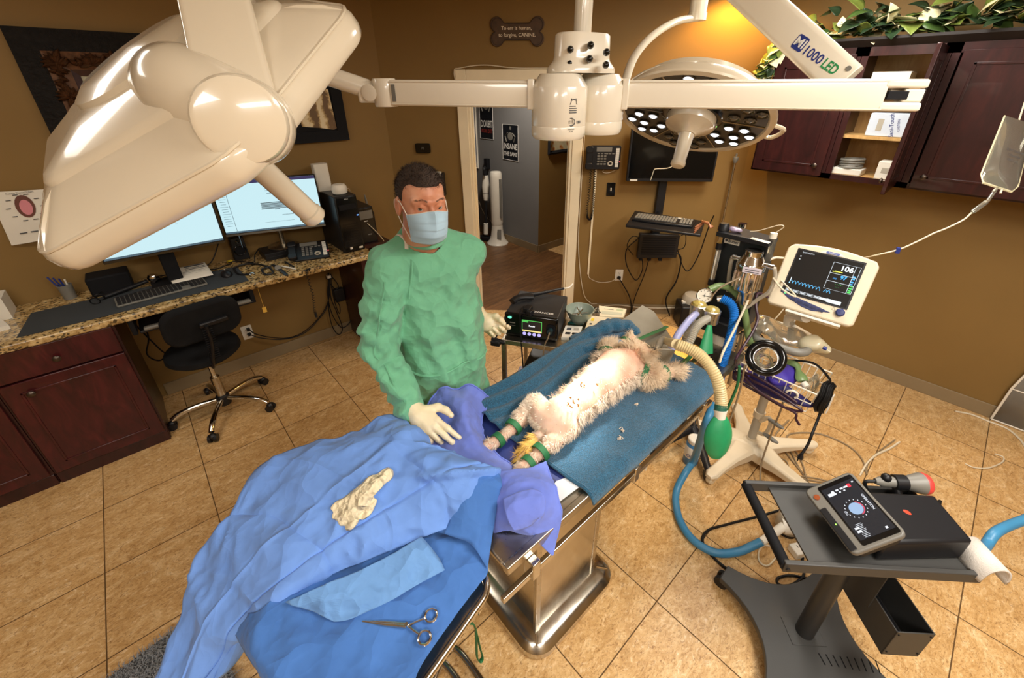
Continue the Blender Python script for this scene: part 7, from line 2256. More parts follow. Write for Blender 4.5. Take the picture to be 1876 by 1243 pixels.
part('vaporiser_label',M().box(vo+dv_*.0605+sv_*.01+V((0,0,z0v+.115)),(.003,.075,.026),math.atan2(dv_.y,dv_.x)),pm('lilac_label','cfc6d2',.6),vp)
m=M();
for i in range(2):m.box(vo+dv_*.0625+sv_*.01+V((0,0,z0v+.118-i*.010)),(.001,.055,.003),math.atan2(dv_.y,dv_.x))
part('label_print',m,MT['ink'],vp)
for yy,L in((.085,.05),(-.095,.055)):
    part('elbow',M().cyl(vo+V((0,0,z1v-.055)),vo+V((0,yy,z1v-.055)),.012),MT['chrome'],vp)
part('drain_block',M().lathe([(.030,-.07),(.034,-.06),(.034,0),(.001,0)],V((vo.x,vo.y-.01,z0v)),n=18),MT['steel'],vp)
part('inlet_tube',M().tube(cat([vo+V((0,.085,z1v-.055)),vo+V((.01,.09,z1v-.09)),vo+V((.02,.088,z0v+.03)),vo+V((.03,.08,z0v-.05))],6),.009,8),MT['greypl'],t)
part('outlet_tube',M().tube(cat([vo+V((0,-.095,z1v-.055)),vo+V((.01,-.105,z1v-.10)),vo+V((.01,-.10,z0v+.02)),vo+V((.02,-.06,z0v-.04)),vo+V((.02,-.02,z0v-.10))],6),.009,8),MT['greypl'],t)
# absorber head: valves, gauge, canister
hd_=V((2.02,.735,zB+.03))
part('absorber_head',M().bb((1.965,.625,zB-.06),(2.14,.84,zB+.02)),MT['black'],t,bevel=.008)
can=V((2.05,.70,0))
part('canister',M().lathe([(.001,.70),(.075,.70),(.078,.71),(.078,zB-.06),(.001,zB-.06)],can,n=30),pm('frosted_canister','cdc8ba',.35,trans=.3,var=.05),t,label='pale canister')
part('canister_rod',M().cyl(can+V((.0,-.10,.62)),can+V((.0,-.10,zB-.03)),.012),MT['brushed'],t)
part('canister_base',M().lathe([(.001,.68),(.09,.68),(.09,.705),(.001,.705)],can,n=30),MT['brushed'],t)
MT['gold_lid']=pm('amber_dome','cdb868',.15,trans=.4,var=.05)
for(u,v,dd)in((1280,563,1.93),(1304,573,1.90)):
    c=DP(u,v,dd)
    vv_=part('valve',M().lathe([(.034,-.05),(.036,-.01),(.038,0),(.038,.012),(.034,.014)],c,n=26),MT['brushed'],t)
    part('valve_dome',M().lathe([(.033,.012),(.028,.022),(.015,.028),(.001,.029)],c,n=26),MT['gold_lid'],vv_,label='amber dome')
    part('valve_stem',M().tube([c+V((0,0,-.04)),c.lerp(hd_,.8)+V((0,0,-.03))],.02,10),MT['brushed'],vv_)
g0=DP(1291,542,1.95)
gd=(V((0,0,HC))-g0).normalized()*.7+V((-.7,-.2,.2));gd.normalize()
gg=part('gauge',M().lathe([(.001,-.02),(.034,-.02),(.036,-.01),(.036,.006),(.032,.009),(.031,.004)],g0,gd,30),MT['chrome'],t)
part('gauge_face',M().lathe([(.031,.004),(.001,.0045)],g0,gd,30),MT['paper'],gg,label='white gauge face')
xg,yg,_=frame(gd)
m=M()
for i in range(9):
    a_=-PI*.75+i*PI*1.5/8;d=xg*math.cos(a_)+yg*math.sin(a_)
    m.tube([g0+gd*.005+d*.022,g0+gd*.005+d*.028],.0012,4)
m.tube([g0+gd*.006-xg*.008,g0+gd*.006+xg*.020],.0015,4).tube([g0+gd*.006-yg*.006,g0+gd*.006+yg*.012],.0012,4)
part('gauge_marks',m,MT['ink'],gg)
part('gauge_stem',M().tube(cat([g0-gd*.02,g0-gd*.05+V((0,0,-.02)),hd_+V((.0,.0,-.02))],5),.008,8),MT['black'],t)
def corr(pts,r,pitch=.0075,dep=.12,n=14):
    base=cat(pts,14)
    L=[0]
    for i in range(1,len(base)):L.append(L[-1]+(base[i]-base[i-1]).length)
    N=int(L[-1]/(pitch/2))
    out,rs=[],[]
    j=0
    for i in range(N+1):
        s_=L[-1]*i/N
        while j<len(L)-2 and L[j+1]<s_:j+=1
        u=(s_-L[j])/max(1e-9,L[j+1]-L[j])
        out.append(base[j].lerp(base[j+1],min(1,u)));rs.append(r*(1+(dep if i%2 else-dep)))
    return M().tube(out,rs,n)
MT['cream_hose']=pm('cream_hose','d8c493',.4,trans=.15,var=.05)
MT['clear_hose']=pm('clear_hose','d9d4c6',.3,trans=.55,var=.05)
MT['lilac_hose']=pm('lilac_hose','a9acd6',.4,trans=.15)
MT['blue_hose']=pm('blue_hose','1d74c8',.4)
MT['blue_hose2']=pm('steel_blue_hose','3c7ea6',.42,var=.08)
MT['green_hose']=pm('pale_green_hose','7f9a62',.35,trans=.15)
MT['green_rubber']=pm('green_rubber','1f8a56',.45,var=.1,vs=20,bump=.1)
solo('scavenge_hose',M().tube(cat([DP(1299,531,1.98),DP(1320,524,1.98),DP(1342,532,1.99),DP(1360,556,2.0),DP(1367,590,2.03),DP(1372,620,2.06),DP(1382,650,2.12),DP(1385,690,2.18)],6),.016,12),MT['green_hose'],'pale green hose arching from the anaesthetic machine to behind the wire basket','hose')
solo('breathing_hose',corr([DP(1322,547,1.95),DP(1338,556,1.93),DP(1345,575,1.93),DP(1341,605,1.95),DP(1333,635,1.97),DP(1325,665,1.99),DP(1314,720,2.02)],.019),MT['blue_hose'],'bright blue ridged hose curving down beside the pale canister','hose')
part('blue_hose_fitting',M().cyl(DP(1314,548,1.96),DP(1324,547,1.95),.016),MT['chrome'],t)
solo('breathing_hose',corr([DP(1276,574,1.92),DP(1262,588,1.88),DP(1250,603,1.85),DP(1240,618,1.83),DP(1230,640,1.83)],.016,.010,.05),MT['lilac_hose'],'lilac hose slanting down to the left from the valves','hose')
solo('breathing_hose',corr([DP(1297,583,1.88),DP(1283,592,1.84),DP(1273,605,1.82),DP(1266,622,1.81),DP(1255,640,1.82)],.016),MT['clear_hose'],'clear ridged hose curling down from the right valve','hose')
solo('breathing_hose',corr([DP(1272,588,1.92),DP(1266,600,1.90),DP(1258,615,1.88),DP(1253,630,1.87)],.014),MT['clear_hose'],'clear ridged hose between the lilac hose and the right valve hose','hose')
m=M();P0=DP(1300,596,1.85)
Gs=[]
for i in range(10):
    u=i/9;c=DP(1300-8*u,596+52*u,1.85);w=.010+.024*u**.8
    Gs.append([c+V((RC[0][0],RC[0][1],RC[0][2]))*(w*math.cos(2*PI*j/14))+V((RC[2][0],RC[2][1],RC[2][2]))*(w*.45*math.sin(2*PI*j/14))for j in range(15)])
solo('rubber_bag',m.grid(Gs),MT['green_rubber'],'narrow green rubber bag hanging folded beside the pale canister','bag')
# circuit to the dog, elbow, tube tie and green reservoir bag
hpts=[Z(1222,626,.985),DP(1240,631,1.62),DP(1265,641,1.60),DP(1288,657,1.58),DP(1306,680,1.56),DP(1317,706,1.56),DP(1321,735,1.57),DP(1321,746,1.57)]
t2=thing('breathing_circuit','cream ridged breathing hose from the dog to the green reservoir bag','hose',hpts[3])
part('hose',corr(hpts[1:],.0215,.0085,.07),MT['cream_hose'],t2)
part('y_piece',M().tube([hpts[0]+V((-.0,.0,0)),hpts[1]],[.017,.021],12).tube(cat([Z(1228,630,.98),Z(1250,631,.97),DP(1275,640,1.72),DP(1290,650,1.78)],5),.012,10),MT['cream_hose'],t2)
el=Z(1213,623,.985)
part('elbow',M().tube(cat([hpts[0],el,Z(1206,635,.97),Z(1200,644,.965)],5),[.017]*5+[.016]*5+[.012]*6,12),MT['clear_hose'],t2)
part('adapter',M().tube([Z(1204,639,.968),Z(1196,648,.962)],[.009,.007],10),MT['whitepl'],t2)
solo('tube_tie',M().tube(cat([Z(1160,640,.97),Z(1175,640,.985),Z(1194,641,.985),Z(1212,640,.965),Z(1232,641,.96),Z(1250,639,.955)],5),.004,6),MT['whitepl'],'white tie tape crossing the dog\'s muzzle to the table end','tape')
solo('oximeter_wire',M().tube(cat([Z(1164,624,.96),Z(1180,628,.97),Z(1192,637,.97),Z(1195,645,.965)],5),.0025,6),MT['wcable'],'thin pale wire from the far front paw to the dog\'s mouth','wire')
solo('tongue_clip',M().box(Z(1192,642,.985),(.02,.022,.02),.4),MT['black'],'small black clip on the dog\'s tongue','clip',bevel=.003)
bt,bb_=DP(1320,746,1.57),DP(1311,842,1.62)
part('collar',M().tube([DP(1321,742,1.57),DP(1320,753,1.57)],.0225,14),pm('dark_green_collar','1d5a48',.5),t2)
part('connector',M().tube([DP(1320,752,1.57),DP(1320,757,1.57),DP(1319,766,1.575)],[.025,.021,.019],16),MT['whitepl'],t2)
ax_=(DP(1340,800,1.6)-DP(1280,800,1.6)).normalized();nn_=V((RC[2][0],RC[2][1],RC[2][2]))
G_=[]
for i in range(22):
    u=i/21
    c=DP(1319-8*u,764+76*u,1.575+.03*u)
    w=.016+(.036*math.sin(PI*min(1,u*.93+.04))**.75)*(1 if u<.93 else(1-u)/.07*.8+.2)
    row=[]
    for j in range(29):
        a_=2*PI*j/28
        wx=w*math.cos(a_)*(1+.0*u)
        row.append(c+ax_*wx+nn_*(w*.62*math.sin(a_))*(.6+.4*abs(math.sin(a_))))
    G_.append(row)
part('reservoir_bag',M().grid(G_),MT['green_rubber'],t2,label='green reservoir bag')
part('bag_seam',M().tube(cat([r[0]for r in G_[::3]],4),.002,5).tube(cat([G_[i][7]-nn_*0 for i in range(0,21,3)],4),.0015,5),MT['green_rubber'],t2)
# long steel-blue hose to the floor device
solo('floor_hose',M().tube(cat([DP(1308,740,2.02),DP(1292,780,2.0),V(Z(1272,840,.16)),Z(1255,868,.10),Z(1241,895,.045),Z(1238,920,.022),Z(1246,955,.022),Z(1270,990,.022),Z(1310,1013,.022),Z(1350,1012,.022),Z(1378,1001,.045),Z(1395,993,.07)],8),.0195,14),MT['blue_hose2'],'long steel-blue hose curving over the floor to the small white pump','hose')
# white disinfectant bottle
c=Z(1264,846,0)
t=thing('spray_bottle','white plastic bottle with a blue label on the floor under the table head','bottle',c)
part('bottle_body',M().lathe([(.001,0),(.042,0),(.045,.01),(.045,.15),(.038,.165),(.001,.165)],c,n=28),pm('blue_liquid_bottle','4a86b8',.25,trans=.2),t)
part('label',M().lathe([(.0455,.06),(.046,.062),(.046,.14),(.0455,.142)],c,n=28),MT['paper'],t,label='white label')
dc_=V((-c.x,-c.y,0)).normalized();sc__=V((-dc_.y,dc_.x,0))
m=M();text(m,'Clean',c+dc_*.0475+V((0,0,.085)),sc__,(0,0,1),.018,bold=.02);part('lettering',m,MT['navy_ink'],t)
part('cap',M().lathe([(.039,.163),(.041,.166),(.041,.19),(.036,.194),(.001,.194)],c,n=28),MT['whitepl'],t)
# chrome prop and bag tube at the table head
t=thing('table_clamp','chrome clamp post with a black collar under the table head','clamp',V((1.78,.66,.55)))
part('post',M().cyl((1.78,.66,.52),(1.78,.66,TZ-.03),.018),MT['chrome'],t)
part('collar',M().cyl((1.78,.66,.76),(1.78,.66,TZ-.025),.026),MT['black'],t)
part('clamp_ring',M().lathe([(.019,-.02),(.028,-.02),(.028,.02),(.019,.02)],(1.78,.66,.62),n=20),MT['brushed'],t)
solo('tie_cable',M().tube(cat([V((1.86,.52,.87)),V((1.87,.51,.75)),V((1.85,.52,.6)),V((1.84,.53,.48))],6),.007,8),MT['strap'],'dark green cord hanging from the table head beside the blue hose','cable')
solo('clear_tubing',M().tube(cat([V((1.90,.51,.86)),V((1.90,.50,.7)),V((1.86,.50,.5)),V((1.80,.52,.42)),V((1.74,.58,.5)),V((1.72,.62,.62))],6),.005,8),MT['gcable'],'thin pale tube looping under the table head','tubing')
solo('hanging_strip',M().box(Z(1188,838,.66),(.025,.003,.14),.3),MT['whitepl'],'white plastic strip hanging from the near table rail','strip')
# ================================================================ patient monitor on its rolling stand
C4=[DP(1448,441,2.03),DP(1619,480,1.81),DP(1562,600,1.86),DP(1404,556,2.03)]
mc=(C4[0]+C4[1]+C4[2]+C4[3])/4
mx_=((C4[1]-C4[0])+(C4[2]-C4[3]))/2;mw=mx_.length;mx_.normalize()
my_=((C4[0]-C4[3])+(C4[1]-C4[2]))/2;my_-=mx_*my_.dot(mx_);mh=my_.length;my_.normalize()
mn_=mx_.cross(my_)
if mn_.dot(V((0,0,HC))-mc)<0:mn_=-mn_
XM=mxf(mc,mx_,my_,mn_)
st=V((2.315,.475,0))
t=thing('patient_monitor','beige patient monitor showing 106 and 97 on top of the rolling stand','patient monitor',mc-my_*(mh/2))
out=[(-mw/2,-mh/2+.012),(-mw/2+.012,-mh/2),(mw/2-.02,-mh/2+.0),(mw/2-.005,-mh/2+.012),(mw/2,mh/2-.03),(mw/2-.015,mh/2-.01)]+[(mw/2-.02-(mw-.04)*i/10,mh/2-.008+.018*math.sin(PI*i/10))for i in range(11)]+[(-mw/2,mh/2-.03)]
m=M(XM);m.prism(out,(0,0,-.055),(1,0,0),(0,1,0),(0,0,.06));part('front_case',m,MT['offpl'],t,bevel=.010,seg=3)
m=M(XM);m.prism([(x*.86,y*.86)for x,y in out],(0,0,-.14),(1,0,0),(0,1,0),(0,0,.09));part('rear_case',m,MT['offpl'],t,bevel=.012)
sw_,sh_=mw*.71,mh*.66;sy=mh*.07;sxo=-mw*.01
m=M(XM);m.box((sxo,sy,.0055),(sw_+.014,sh_+.014,.003));part('bezel',m,MT['black'],t)
m=M(XM);m.box((sxo,sy,.0075),(sw_,sh_,.002));sc=part('screen',m,emis('monitor_screen','05080c',.5),t,label='dark screen with blue pulse wave')
def scr(x,y):return V((sxo+(x-.5)*sw_,sy+(y-.5)*sh_,.0092))
m=M(XM);
m.tube([scr(.04+.40*i/90*1.25,.22+.075*abs(math.sin(i/90*PI*9))**.7*(1)-.01)for i in range(91)],.0009,4)
m.tube([scr(.60+.10*i/20,.22+.06*abs(math.sin(i/20*PI*2))-.01)for i in range(21)],.0009,4)
part('pulse_wave',m,emis('blue_wave','5fb7e8',1.6),sc)
m=M(XM);text(m,'106',scr(.80,.80),(1,0,0),(0,1,0),sh_*.11,bold=.03);part('heart_rate',m,emis('white_digits','f2f6f8',1.6),sc,label='white digits 106')
m=M(XM);text(m,'97',scr(.80,.60),(1,0,0),(0,1,0),sh_*.08,bold=.03);text(m,'100',scr(.68,.55),(1,0,0),(0,1,0),sh_*.035)
for yy in(.68,.63,.56,.51):m.box(scr(.94,yy),(.010,.006,.0005))
part('oxygen_reading',m,emis('blue_digits','46a8f0',1.6),sc,label='blue digits 97')
m=M(XM);text(m,'- - / - -',scr(.78,.44),(1,0,0),(0,1,0),sh_*.04);text(m,'- - -',scr(.76,.38),(1,0,0),(0,1,0),sh_*.03)
for yy in(.47,.42,.37,.33):m.box(scr(.95,yy),(.012,.005,.0005))
part('pressure_reading',m,emis('green_digits','58d86a',1.4),sc)
m=M(XM);text(m,'bpm',scr(.64,.70),(1,0,0),(0,1,0),sh_*.03);m.box(scr(.70,.71),(.03,.004,.0005));part('yellow_note',m,emis('yellow_digits','e6e45a',1.4),sc)
m=M(XM)
for(x0_,x1_,y0_,y1_)in((.58,.985,.30,.90),):
    m.tube([scr(x0_,y0_),scr(x1_,y0_),scr(x1_,y1_),scr(x0_,y1_)],.0009,4,closed=True)
m.tube([scr(.58,.66),scr(.985,.66)],.0008,4).tube([scr(.58,.48),scr(.985,.48)],.0008,4).tube([scr(.915,.30),scr(.915,.90)],.0008,4)
for i in range(5):
    x_=.03+i*.115
    m.tube([scr(x_,.035),scr(x_+.1,.035),scr(x_+.1,.085),scr(x_,.085)],.0007,4,closed=True);m.box(scr(x_+.05,.06),(.018,.004,.0005))
m.box(scr(.66,.06),(.04,.010,.0005)).box(scr(.80,.055),(.055,.016,.0005));text(m,'SpO2 PLETH',scr(.16,.955),(1,0,0),(0,1,0),sh_*.03)
m.box(scr(.06,.86),(.005,.005,.0005)).box(scr(.06,.79),(.005,.004,.0005)).box(scr(.05,.28),(.003,.03,.0005))
part('screen_frames',m,emis('white_lines','dfe8ee',1.3),sc)
m=M(XM);by_m=-mh/2+mh*.10
m.prism([(-mw*.40,by_m+.045),(-mw*.28,by_m+.018),(-mw*.10,by_m-.004),(mw*.02,by_m-.010),(mw*.22,by_m+.006),(mw*.10,by_m+.015),(-mw*.16,by_m+.03)],(0,0,.004),(1,0,0),(0,1,0),(0,0,.004));kpn=part('key_panel',m,pm('navy_panel','27305e',.4),t,bevel=.002)
m=M(XM)
for i in range(5):m.prism([(x*.011,y*.006)for x,y in((-1,-.6),(1,-1),(1.1,.6),(-.9,1))],(-mw*.22+i*mw*.082,by_m+.018-i*.004,.0082),(1,0,0),(0,1,0),(0,0,.002))
part('keys',m,pm('navy_key','151d45',.4),kpn)
m=M(XM);m.sph((-mw*.33,by_m+.038,.008),.004,8);part('power_light',m,emis('green_led2','5cff6a',4),kpn)
m=M(XM);m.lathe([(.018,0),(.017,.016),(.013,.02),(.001,.021)],(mw*.31,by_m+.018,.004),(0,0,1),24);part('dial',m,pm('navy_dial','2b3566',.35),t,label='navy dial')
m=M(XM);m.prism([(-.05,0),(.05,0),(.03,.012),(-.03,.012)],(0,mh/2-.022,.0045),(1,0,0),(0,1,0),(0,0,.002));bd=part('badge',m,MT['whitepl'],t)
m=M(XM);m.prism(rrect(.052,.011,.004,3,0,mh/2-.016),(0,0,.0065),(1,0,0),(0,1,0),(0,0,.0015));part('badge_oval',m,pm('slate_blue','5563a0',.4),bd)
m=M(XM);text(m,'Surgivet',(0,mh/2-.016,.0084),(1,0,0),(0,1,0),.007);part('badge_lettering',m,MT['inkw'],bd)
m=M(XM);m.tube([(mw*.21,by_m+.022,.005),(mw*.23,by_m+.034,.005),(mw*.25,by_m+.020,.005)],.0012,4,closed=True);part('warning_mark',m,MT['ink'],t)
part('mount_plate',M(XM).box((.02,-mh/2-.008,-.05),(mw*.62,.012,.11)),MT['whitepl'],t,bevel=.002)
# stand
t=thing('monitor_stand','pale grey rolling stand with a curved handle under the patient monitor','stand',st)
part('pole',M().cyl(st+V((0,0,.08)),st+V((0,0,.97)),.024),MT['greypl'],t)
nk=mc-my_*(mh/2+.012)-mn_*.05
part('neck',M().tube(cat([st+V((0,0,.92)),st+V((-.02,0,1.0)),nk],5),[.024]*5+[.022]*6,14),MT['whitepl'],t)
for i,q in enumerate((Z(1303,872,.06),V((2.22,.08,.06)),V((2.62,.22,.06)),V((2.62,.68,.06)),V((2.24,.88,.06)))):
    d=q-st;d.z=0;L=d.length;d.normalize();pr=V((-d.y,d.x,0))
    rows=[]
    for k2,(u,w,zt2,zb2)in enumerate(((0,.075,.125,.05),(.25,.065,.12,.05),(.5,.042,.105,.05),(.78,.034,.095,.055),(1.0,.036,.088,.058),(1.08,.018,.080,.062))):
        c=st+d*(L*u)
        rows.append([c+pr*w+V((0,0,zt2-.012)),c+pr*(w*.7)+V((0,0,zt2)),c-pr*(w*.7)+V((0,0,zt2)),c-pr*w+V((0,0,zt2-.012)),c-pr*w+V((0,0,zb2)),c+pr*w+V((0,0,zb2)),c+pr*w+V((0,0,zt2-.012))])
    m=M().grid(rows);m.add(rows[-1][:6],[(0,1,2,3,4,5)])
    lg=part('base_leg',m,MT['offpl'],t,bevel=.004)
    c=st+d*(L*.98)
    part('caster',M().lathe([(.001,-.018),(.026,-.018),(.032,-.012),(.033,0),(.032,.012),(.026,.018),(.001,.018)],c+V((0,0,.033)),pr,22).box(c+V((0,0,.055)),(.03,.03,.02),math.atan2(d.y,d.x)),MT['offpl'],lg)
part('pole_foot',M().lathe([(.05,.12),(.03,.135),(.026,.15),(.024,.15)],st,n=26),MT['offpl'],t)
# handle
hz_=.945
ha=[Z(1392,604,hz_),Z(1385,612,hz_),Z(1388,622,hz_),Z(1420,634,hz_),Z(1455,645,hz_),Z(1474,646,hz_),Z(1480,640,hz_),Z(1478,632,hz_)]
part('handle',M().tube(cat(ha,6),.019,12),MT['midgrey'],t,label='dark grey curved handle')
part('handle_arm',M().tube([ha[0],ha[0]+V((.12,0,.0)),st+V((0,.02,hz_-.02))],.015,10).tube([ha[-1],ha[-1]+V((.10,.02,0)),st+V((0,-.02,hz_-.01))],.015,10),MT['whitepl'],t)
part('cable_winder',M().tube(cat([st+V((-.02,-.02,.30)),st+V((-.035,-.06,.36)),st+V((-.02,-.075,.30)),st+V((-.01,-.06,.22)),st+V((0,-.02,.20))],5),.012,8),MT['offpl'],t)
part('velcro_band',M().lathe([(.025,-.02),(.031,-.02),(.031,.02),(.025,.02)],st+V((0,0,.33)),n=20),MT['offpl'],t)
for i,z in enumerate((.36,.25)):
    solo('cable_plug',M().tube([st+V((-.05,-.06,z)),st+V((-.05,-.085,z)),st+V((-.05,-.12,z-.01)),st+V((-.05,-.145,z-.012))],[.008,.013,.013,.006],10),MT['midgrey'],['upper grey cable plug clipped to the rolling stand pole','lower grey cable plug clipped to the rolling stand pole'][i],'plug')
# basket
bz=.79
bx0,bx1,by0,by1=2.025,2.265,.222,.598
t=thing('wire_basket','white wire basket hung on the rolling stand below the monitor','basket',V(((bx0+bx1)/2,(by0+by1)/2,bz-.13)))
bd_z=bz-.125
ins=.018
top_=[V((bx0,by0,bz)),V((bx1,by0,bz)),V((bx1,by1,bz)),V((bx0,by1,bz))]
bot_=[V((bx0+ins,by0+ins,bd_z)),V((bx1-ins,by0+ins,bd_z)),V((bx1-ins,by1-ins,bd_z)),V((bx0+ins,by1-ins,bd_z))]
MT['wire']=pm('white_coated_wire','e9e2d2',.35)
part('rim',M().tube(top_,.0042,8,closed=True),MT['wire'],t)
part('lower_rim',M().tube([a.lerp(b,.55)for a,b in zip(top_,bot_)],.0026,6,closed=True).tube(bot_,.003,6,closed=True),MT['wire'],t)
m=M()
def wires(i,n):
    j=(i+1)%4
    for q in range(1,n):
        u=q/n
        m.tube([top_[i].lerp(top_[j],u),bot_[i].lerp(bot_[j],u)],.0022,6)
wires(0,8);wires(1,12);wires(2,8);wires(3,12)
for q in range(1,12):m.tube([bot_[3].lerp(bot_[0],q/12),bot_[2].lerp(bot_[1],q/12)],.0022,6)
part('wires',m,MT['wire'],t)
for y in(by0+.09,by1-.05):part('hook',M().torus((bx0-.006,y,bz-.05),.024,.0055,(1,.3,.2),16,8,.2,PI+.8),MT['wire'],t)
part('bracket',M().bb((bx1,.43,bz-.06),(st.x-.02,.52,bz-.03)),MT['wire'],t)
# things in the basket
rc_=DP(1403,656,1.98);rn=(V((0,0,HC))-rc_).normalized()*.55+V((-.35,-.1,.45));rn.normalize()
tk=thing('face_mask','clear anaesthetic face mask with a thick black rim standing in the wire basket','face mask',rc_)
part('rim',M().torus(rc_,.070,.017,rn,36,12),MT['blackg'],tk,label='thick black rubber rim')
part('cone',M().lathe([(.068,-.005),(.062,-.03),(.045,-.05),(.024,-.058),(.022,-.085)],rc_,rn,32,cap=False),MT['bag'],tk)
part('port_ring',M().torus(rc_-rn*.07,.026,.005,rn,22,8),MT['bag'],tk)
MT['purple']=pm('violet_nylon','3f2f9c',.6,bump=.2,bs=600)
for c,d_,lb in((V((2.13,.40,bz-.03)),(.16,.10,.07),'large violet pressure cuff heaped in the middle of the wire basket'),(V((2.06,.52,bz-.085)),(.05,.10,.05),'small violet cuff at the left front of the wire basket'),(V((2.055,.41,bz-.085)),(.05,.2,.08),'dark violet cuff filling the front of the wire basket'),(V((2.07,.57,bz-.09)),(.07,.05,.08),'dark blue cuff at the left end of the wire basket'),(V((2.08,.33,bz-.10)),(.06,.16,.04),'dark violet cuff low on the right of the wire basket')):
    S=SDF(np.array(c)-.16,np.array(c)+.16,.006).ell(np.array(c),np.array(d_)/2*1.35,.01).disp(.005,55,len(lb)*.13)
    solo('pressure_cuff',S.mesh(),MT['purple']if 'dark' not in lb else pm('dark_violet_nylon','262062',.6),lb,'pressure cuff')
solo('green_tube',M().tube(cat([V((2.20,.42,bz+.0)),V((2.17,.36,bz+.02)),V((2.13,.33,bz+.01)),V((2.10,.30,bz-.01))],6),[.02+.008*math.sin(i*.5)for i in range(19)],10,flat=.6),MT['green_hose'],'soft green tube lying over the violet cuff in the basket','tubing')
solo('tube_end',M().cyl(V((2.09,.295,bz-.01)),V((2.08,.275,bz-.018)),.016),MT['whitepl'],'white end cap of the green tube in the basket','cap')
m=M()
for q in range(4):m.tube(cat([V((2.10,.31-.02*q,bz-.04)),V((2.12+.02*q,.27,bz+.01)),V((2.16,.25,bz-.02)),V((2.12,.24+.01*q,bz-.06))],5),.005,8)
solo('clear_airway',m,MT['bag'],'clear airway tubing bunched at the right of the wire basket','tubing')
# black coil at the right end
cc_=V((2.10,by0-.022,bz-.045))
t=thing('coiled_cable','black cable coil hung on the right end of the wire basket with its plug dangling','cable',cc_)
m=M()
for q in range(7):m.tube([cc_+V((math.cos(2*PI*i/26)*(.050+.0035*(q%3)),-.018+.006*q+.003*math.sin(i),math.sin(2*PI*i/26)*(.075+.004*(q%3))))for i in range(26)],.0052,6,closed=True)
part('coil',m,MT['cable'],t)
part('feed',M().tube(cat([V((2.20,.45,bz-.02)),V((2.19,.40,bz+.02)),V((2.20,.30,bz+.05)),V((2.16,.22,bz+.03)),cc_+V((.02,0,.07))],6),.0055,6),MT['cable'],t)
pe=DP(1469,832,1.97)
part('tail',M().tube(cat([cc_+V((-.01,-.01,-.07)),DP(1490,790,1.95),DP(1480,815,1.96),pe],6),.006,6),MT['cable'],t)
part('plug',M().tube([pe,pe+V((0,0,-.02)),pe+V((-.005,0,-.03))],[.007,.013,.012],8).tube([pe+V((-.005,.005,-.03)),pe+V((-.006,.005,-.045))],.003,5),MT['black'],t)
solo('cable_card',M().box(cc_+V((.0,-.03,-.02)),(.03,.004,.10)),MT['paper'],'white card strip behind the black cable coil','card')
# maroon hose from the monitor draped in the basket
MT['maroon']=pm('maroon_rubber','3a1d2c',.45)
mh_=[C4[3]+mx_*-.005+my_*.03,DP(1388,538,2.0),DP(1385,560,1.98),DP(1388,585,1.97),DP(1378,610,1.96),DP(1360,638,1.95),DP(1348,660,1.92),V((bx0-.012,.57,bz-.03)),V((bx0-.016,.50,bz-.06)),V((bx0-.012,.40,bz-.07)),V((bx0-.016,.30,bz-.09)),V((bx0-.012,.25,bz-.11)),V((bx0-.016,.32,bz-.13)),V((bx0-.012,.44,bz-.12)),V((bx0-.016,.54,bz-.10)),V((bx0-.012,.57,bz-.06)),V((bx0-.014,.50,bz-.035)),V((bx0-.012,.38,bz-.05)),V((bx0-.014,.28,bz-.075))]
solo('pressure_hose',M().tube(cat(mh_,7),.0065,8),MT['maroon'],'thin maroon hose from the monitor looping along the front of the wire basket','hose')
solo('pressure_hose',M().tube(cat([V((bx0-.02,.55,bz-.05)),V((bx0-.022,.45,bz-.10)),V((bx0-.02,.33,bz-.125)),V((bx0-.022,.27,bz-.13)),V((bx0-.02,.26,bz-.16)),V((bx0-.01,.24,bz-.19))],7),.006,8),MT['maroon'],'second maroon hose hanging lower along the basket front','hose')
solo('patient_cable',M().tube(cat([C4[0].lerp(C4[3],.28)-mx_*.003,DP(1418,473,2.0),DP(1402,483,1.99),DP(1390,505,1.97),DP(1368,556,1.93),DP(1345,605,1.88),DP(1325,645,1.84),DP(1318,665,1.84)],6),.0055,8),MT['wcable'],'white patient cable slanting from the monitor down to the table head','cable')
solo('gas_line',M().tube(cat([V((vo.x,vo.y-.1,z1v-.10)),V((vo.x,vo.y-.15,z1v-.14)),V((vo.x+.02,vo.y-.2,z1v-.16)),C4[0].lerp(C4[3],.55)-mn_*.05],6),.004,6),MT['wcable'],'thin white line between the vaporiser and the patient monitor','tubing')
solo('gas_line',M().tube(cat([g0+gd*.01+V((.0,-.03,0)),DP(1320,527,1.9),DP(1357,508,1.88)],6),.0035,6),MT['gcable'],'thin grey line from the pressure gauge to the vaporiser','tubing')
solo('grey_cable',M().tube(cat([st+V((-.03,-.06,.66)),st+V((-.05,-.10,.5)),st+V((-.06,-.10,.3)),Z(1395,850,.10),Z(1393,895,.03)],7),.005,6),MT['gcable'],'grey cord hanging down beside the rolling stand pole','cord')
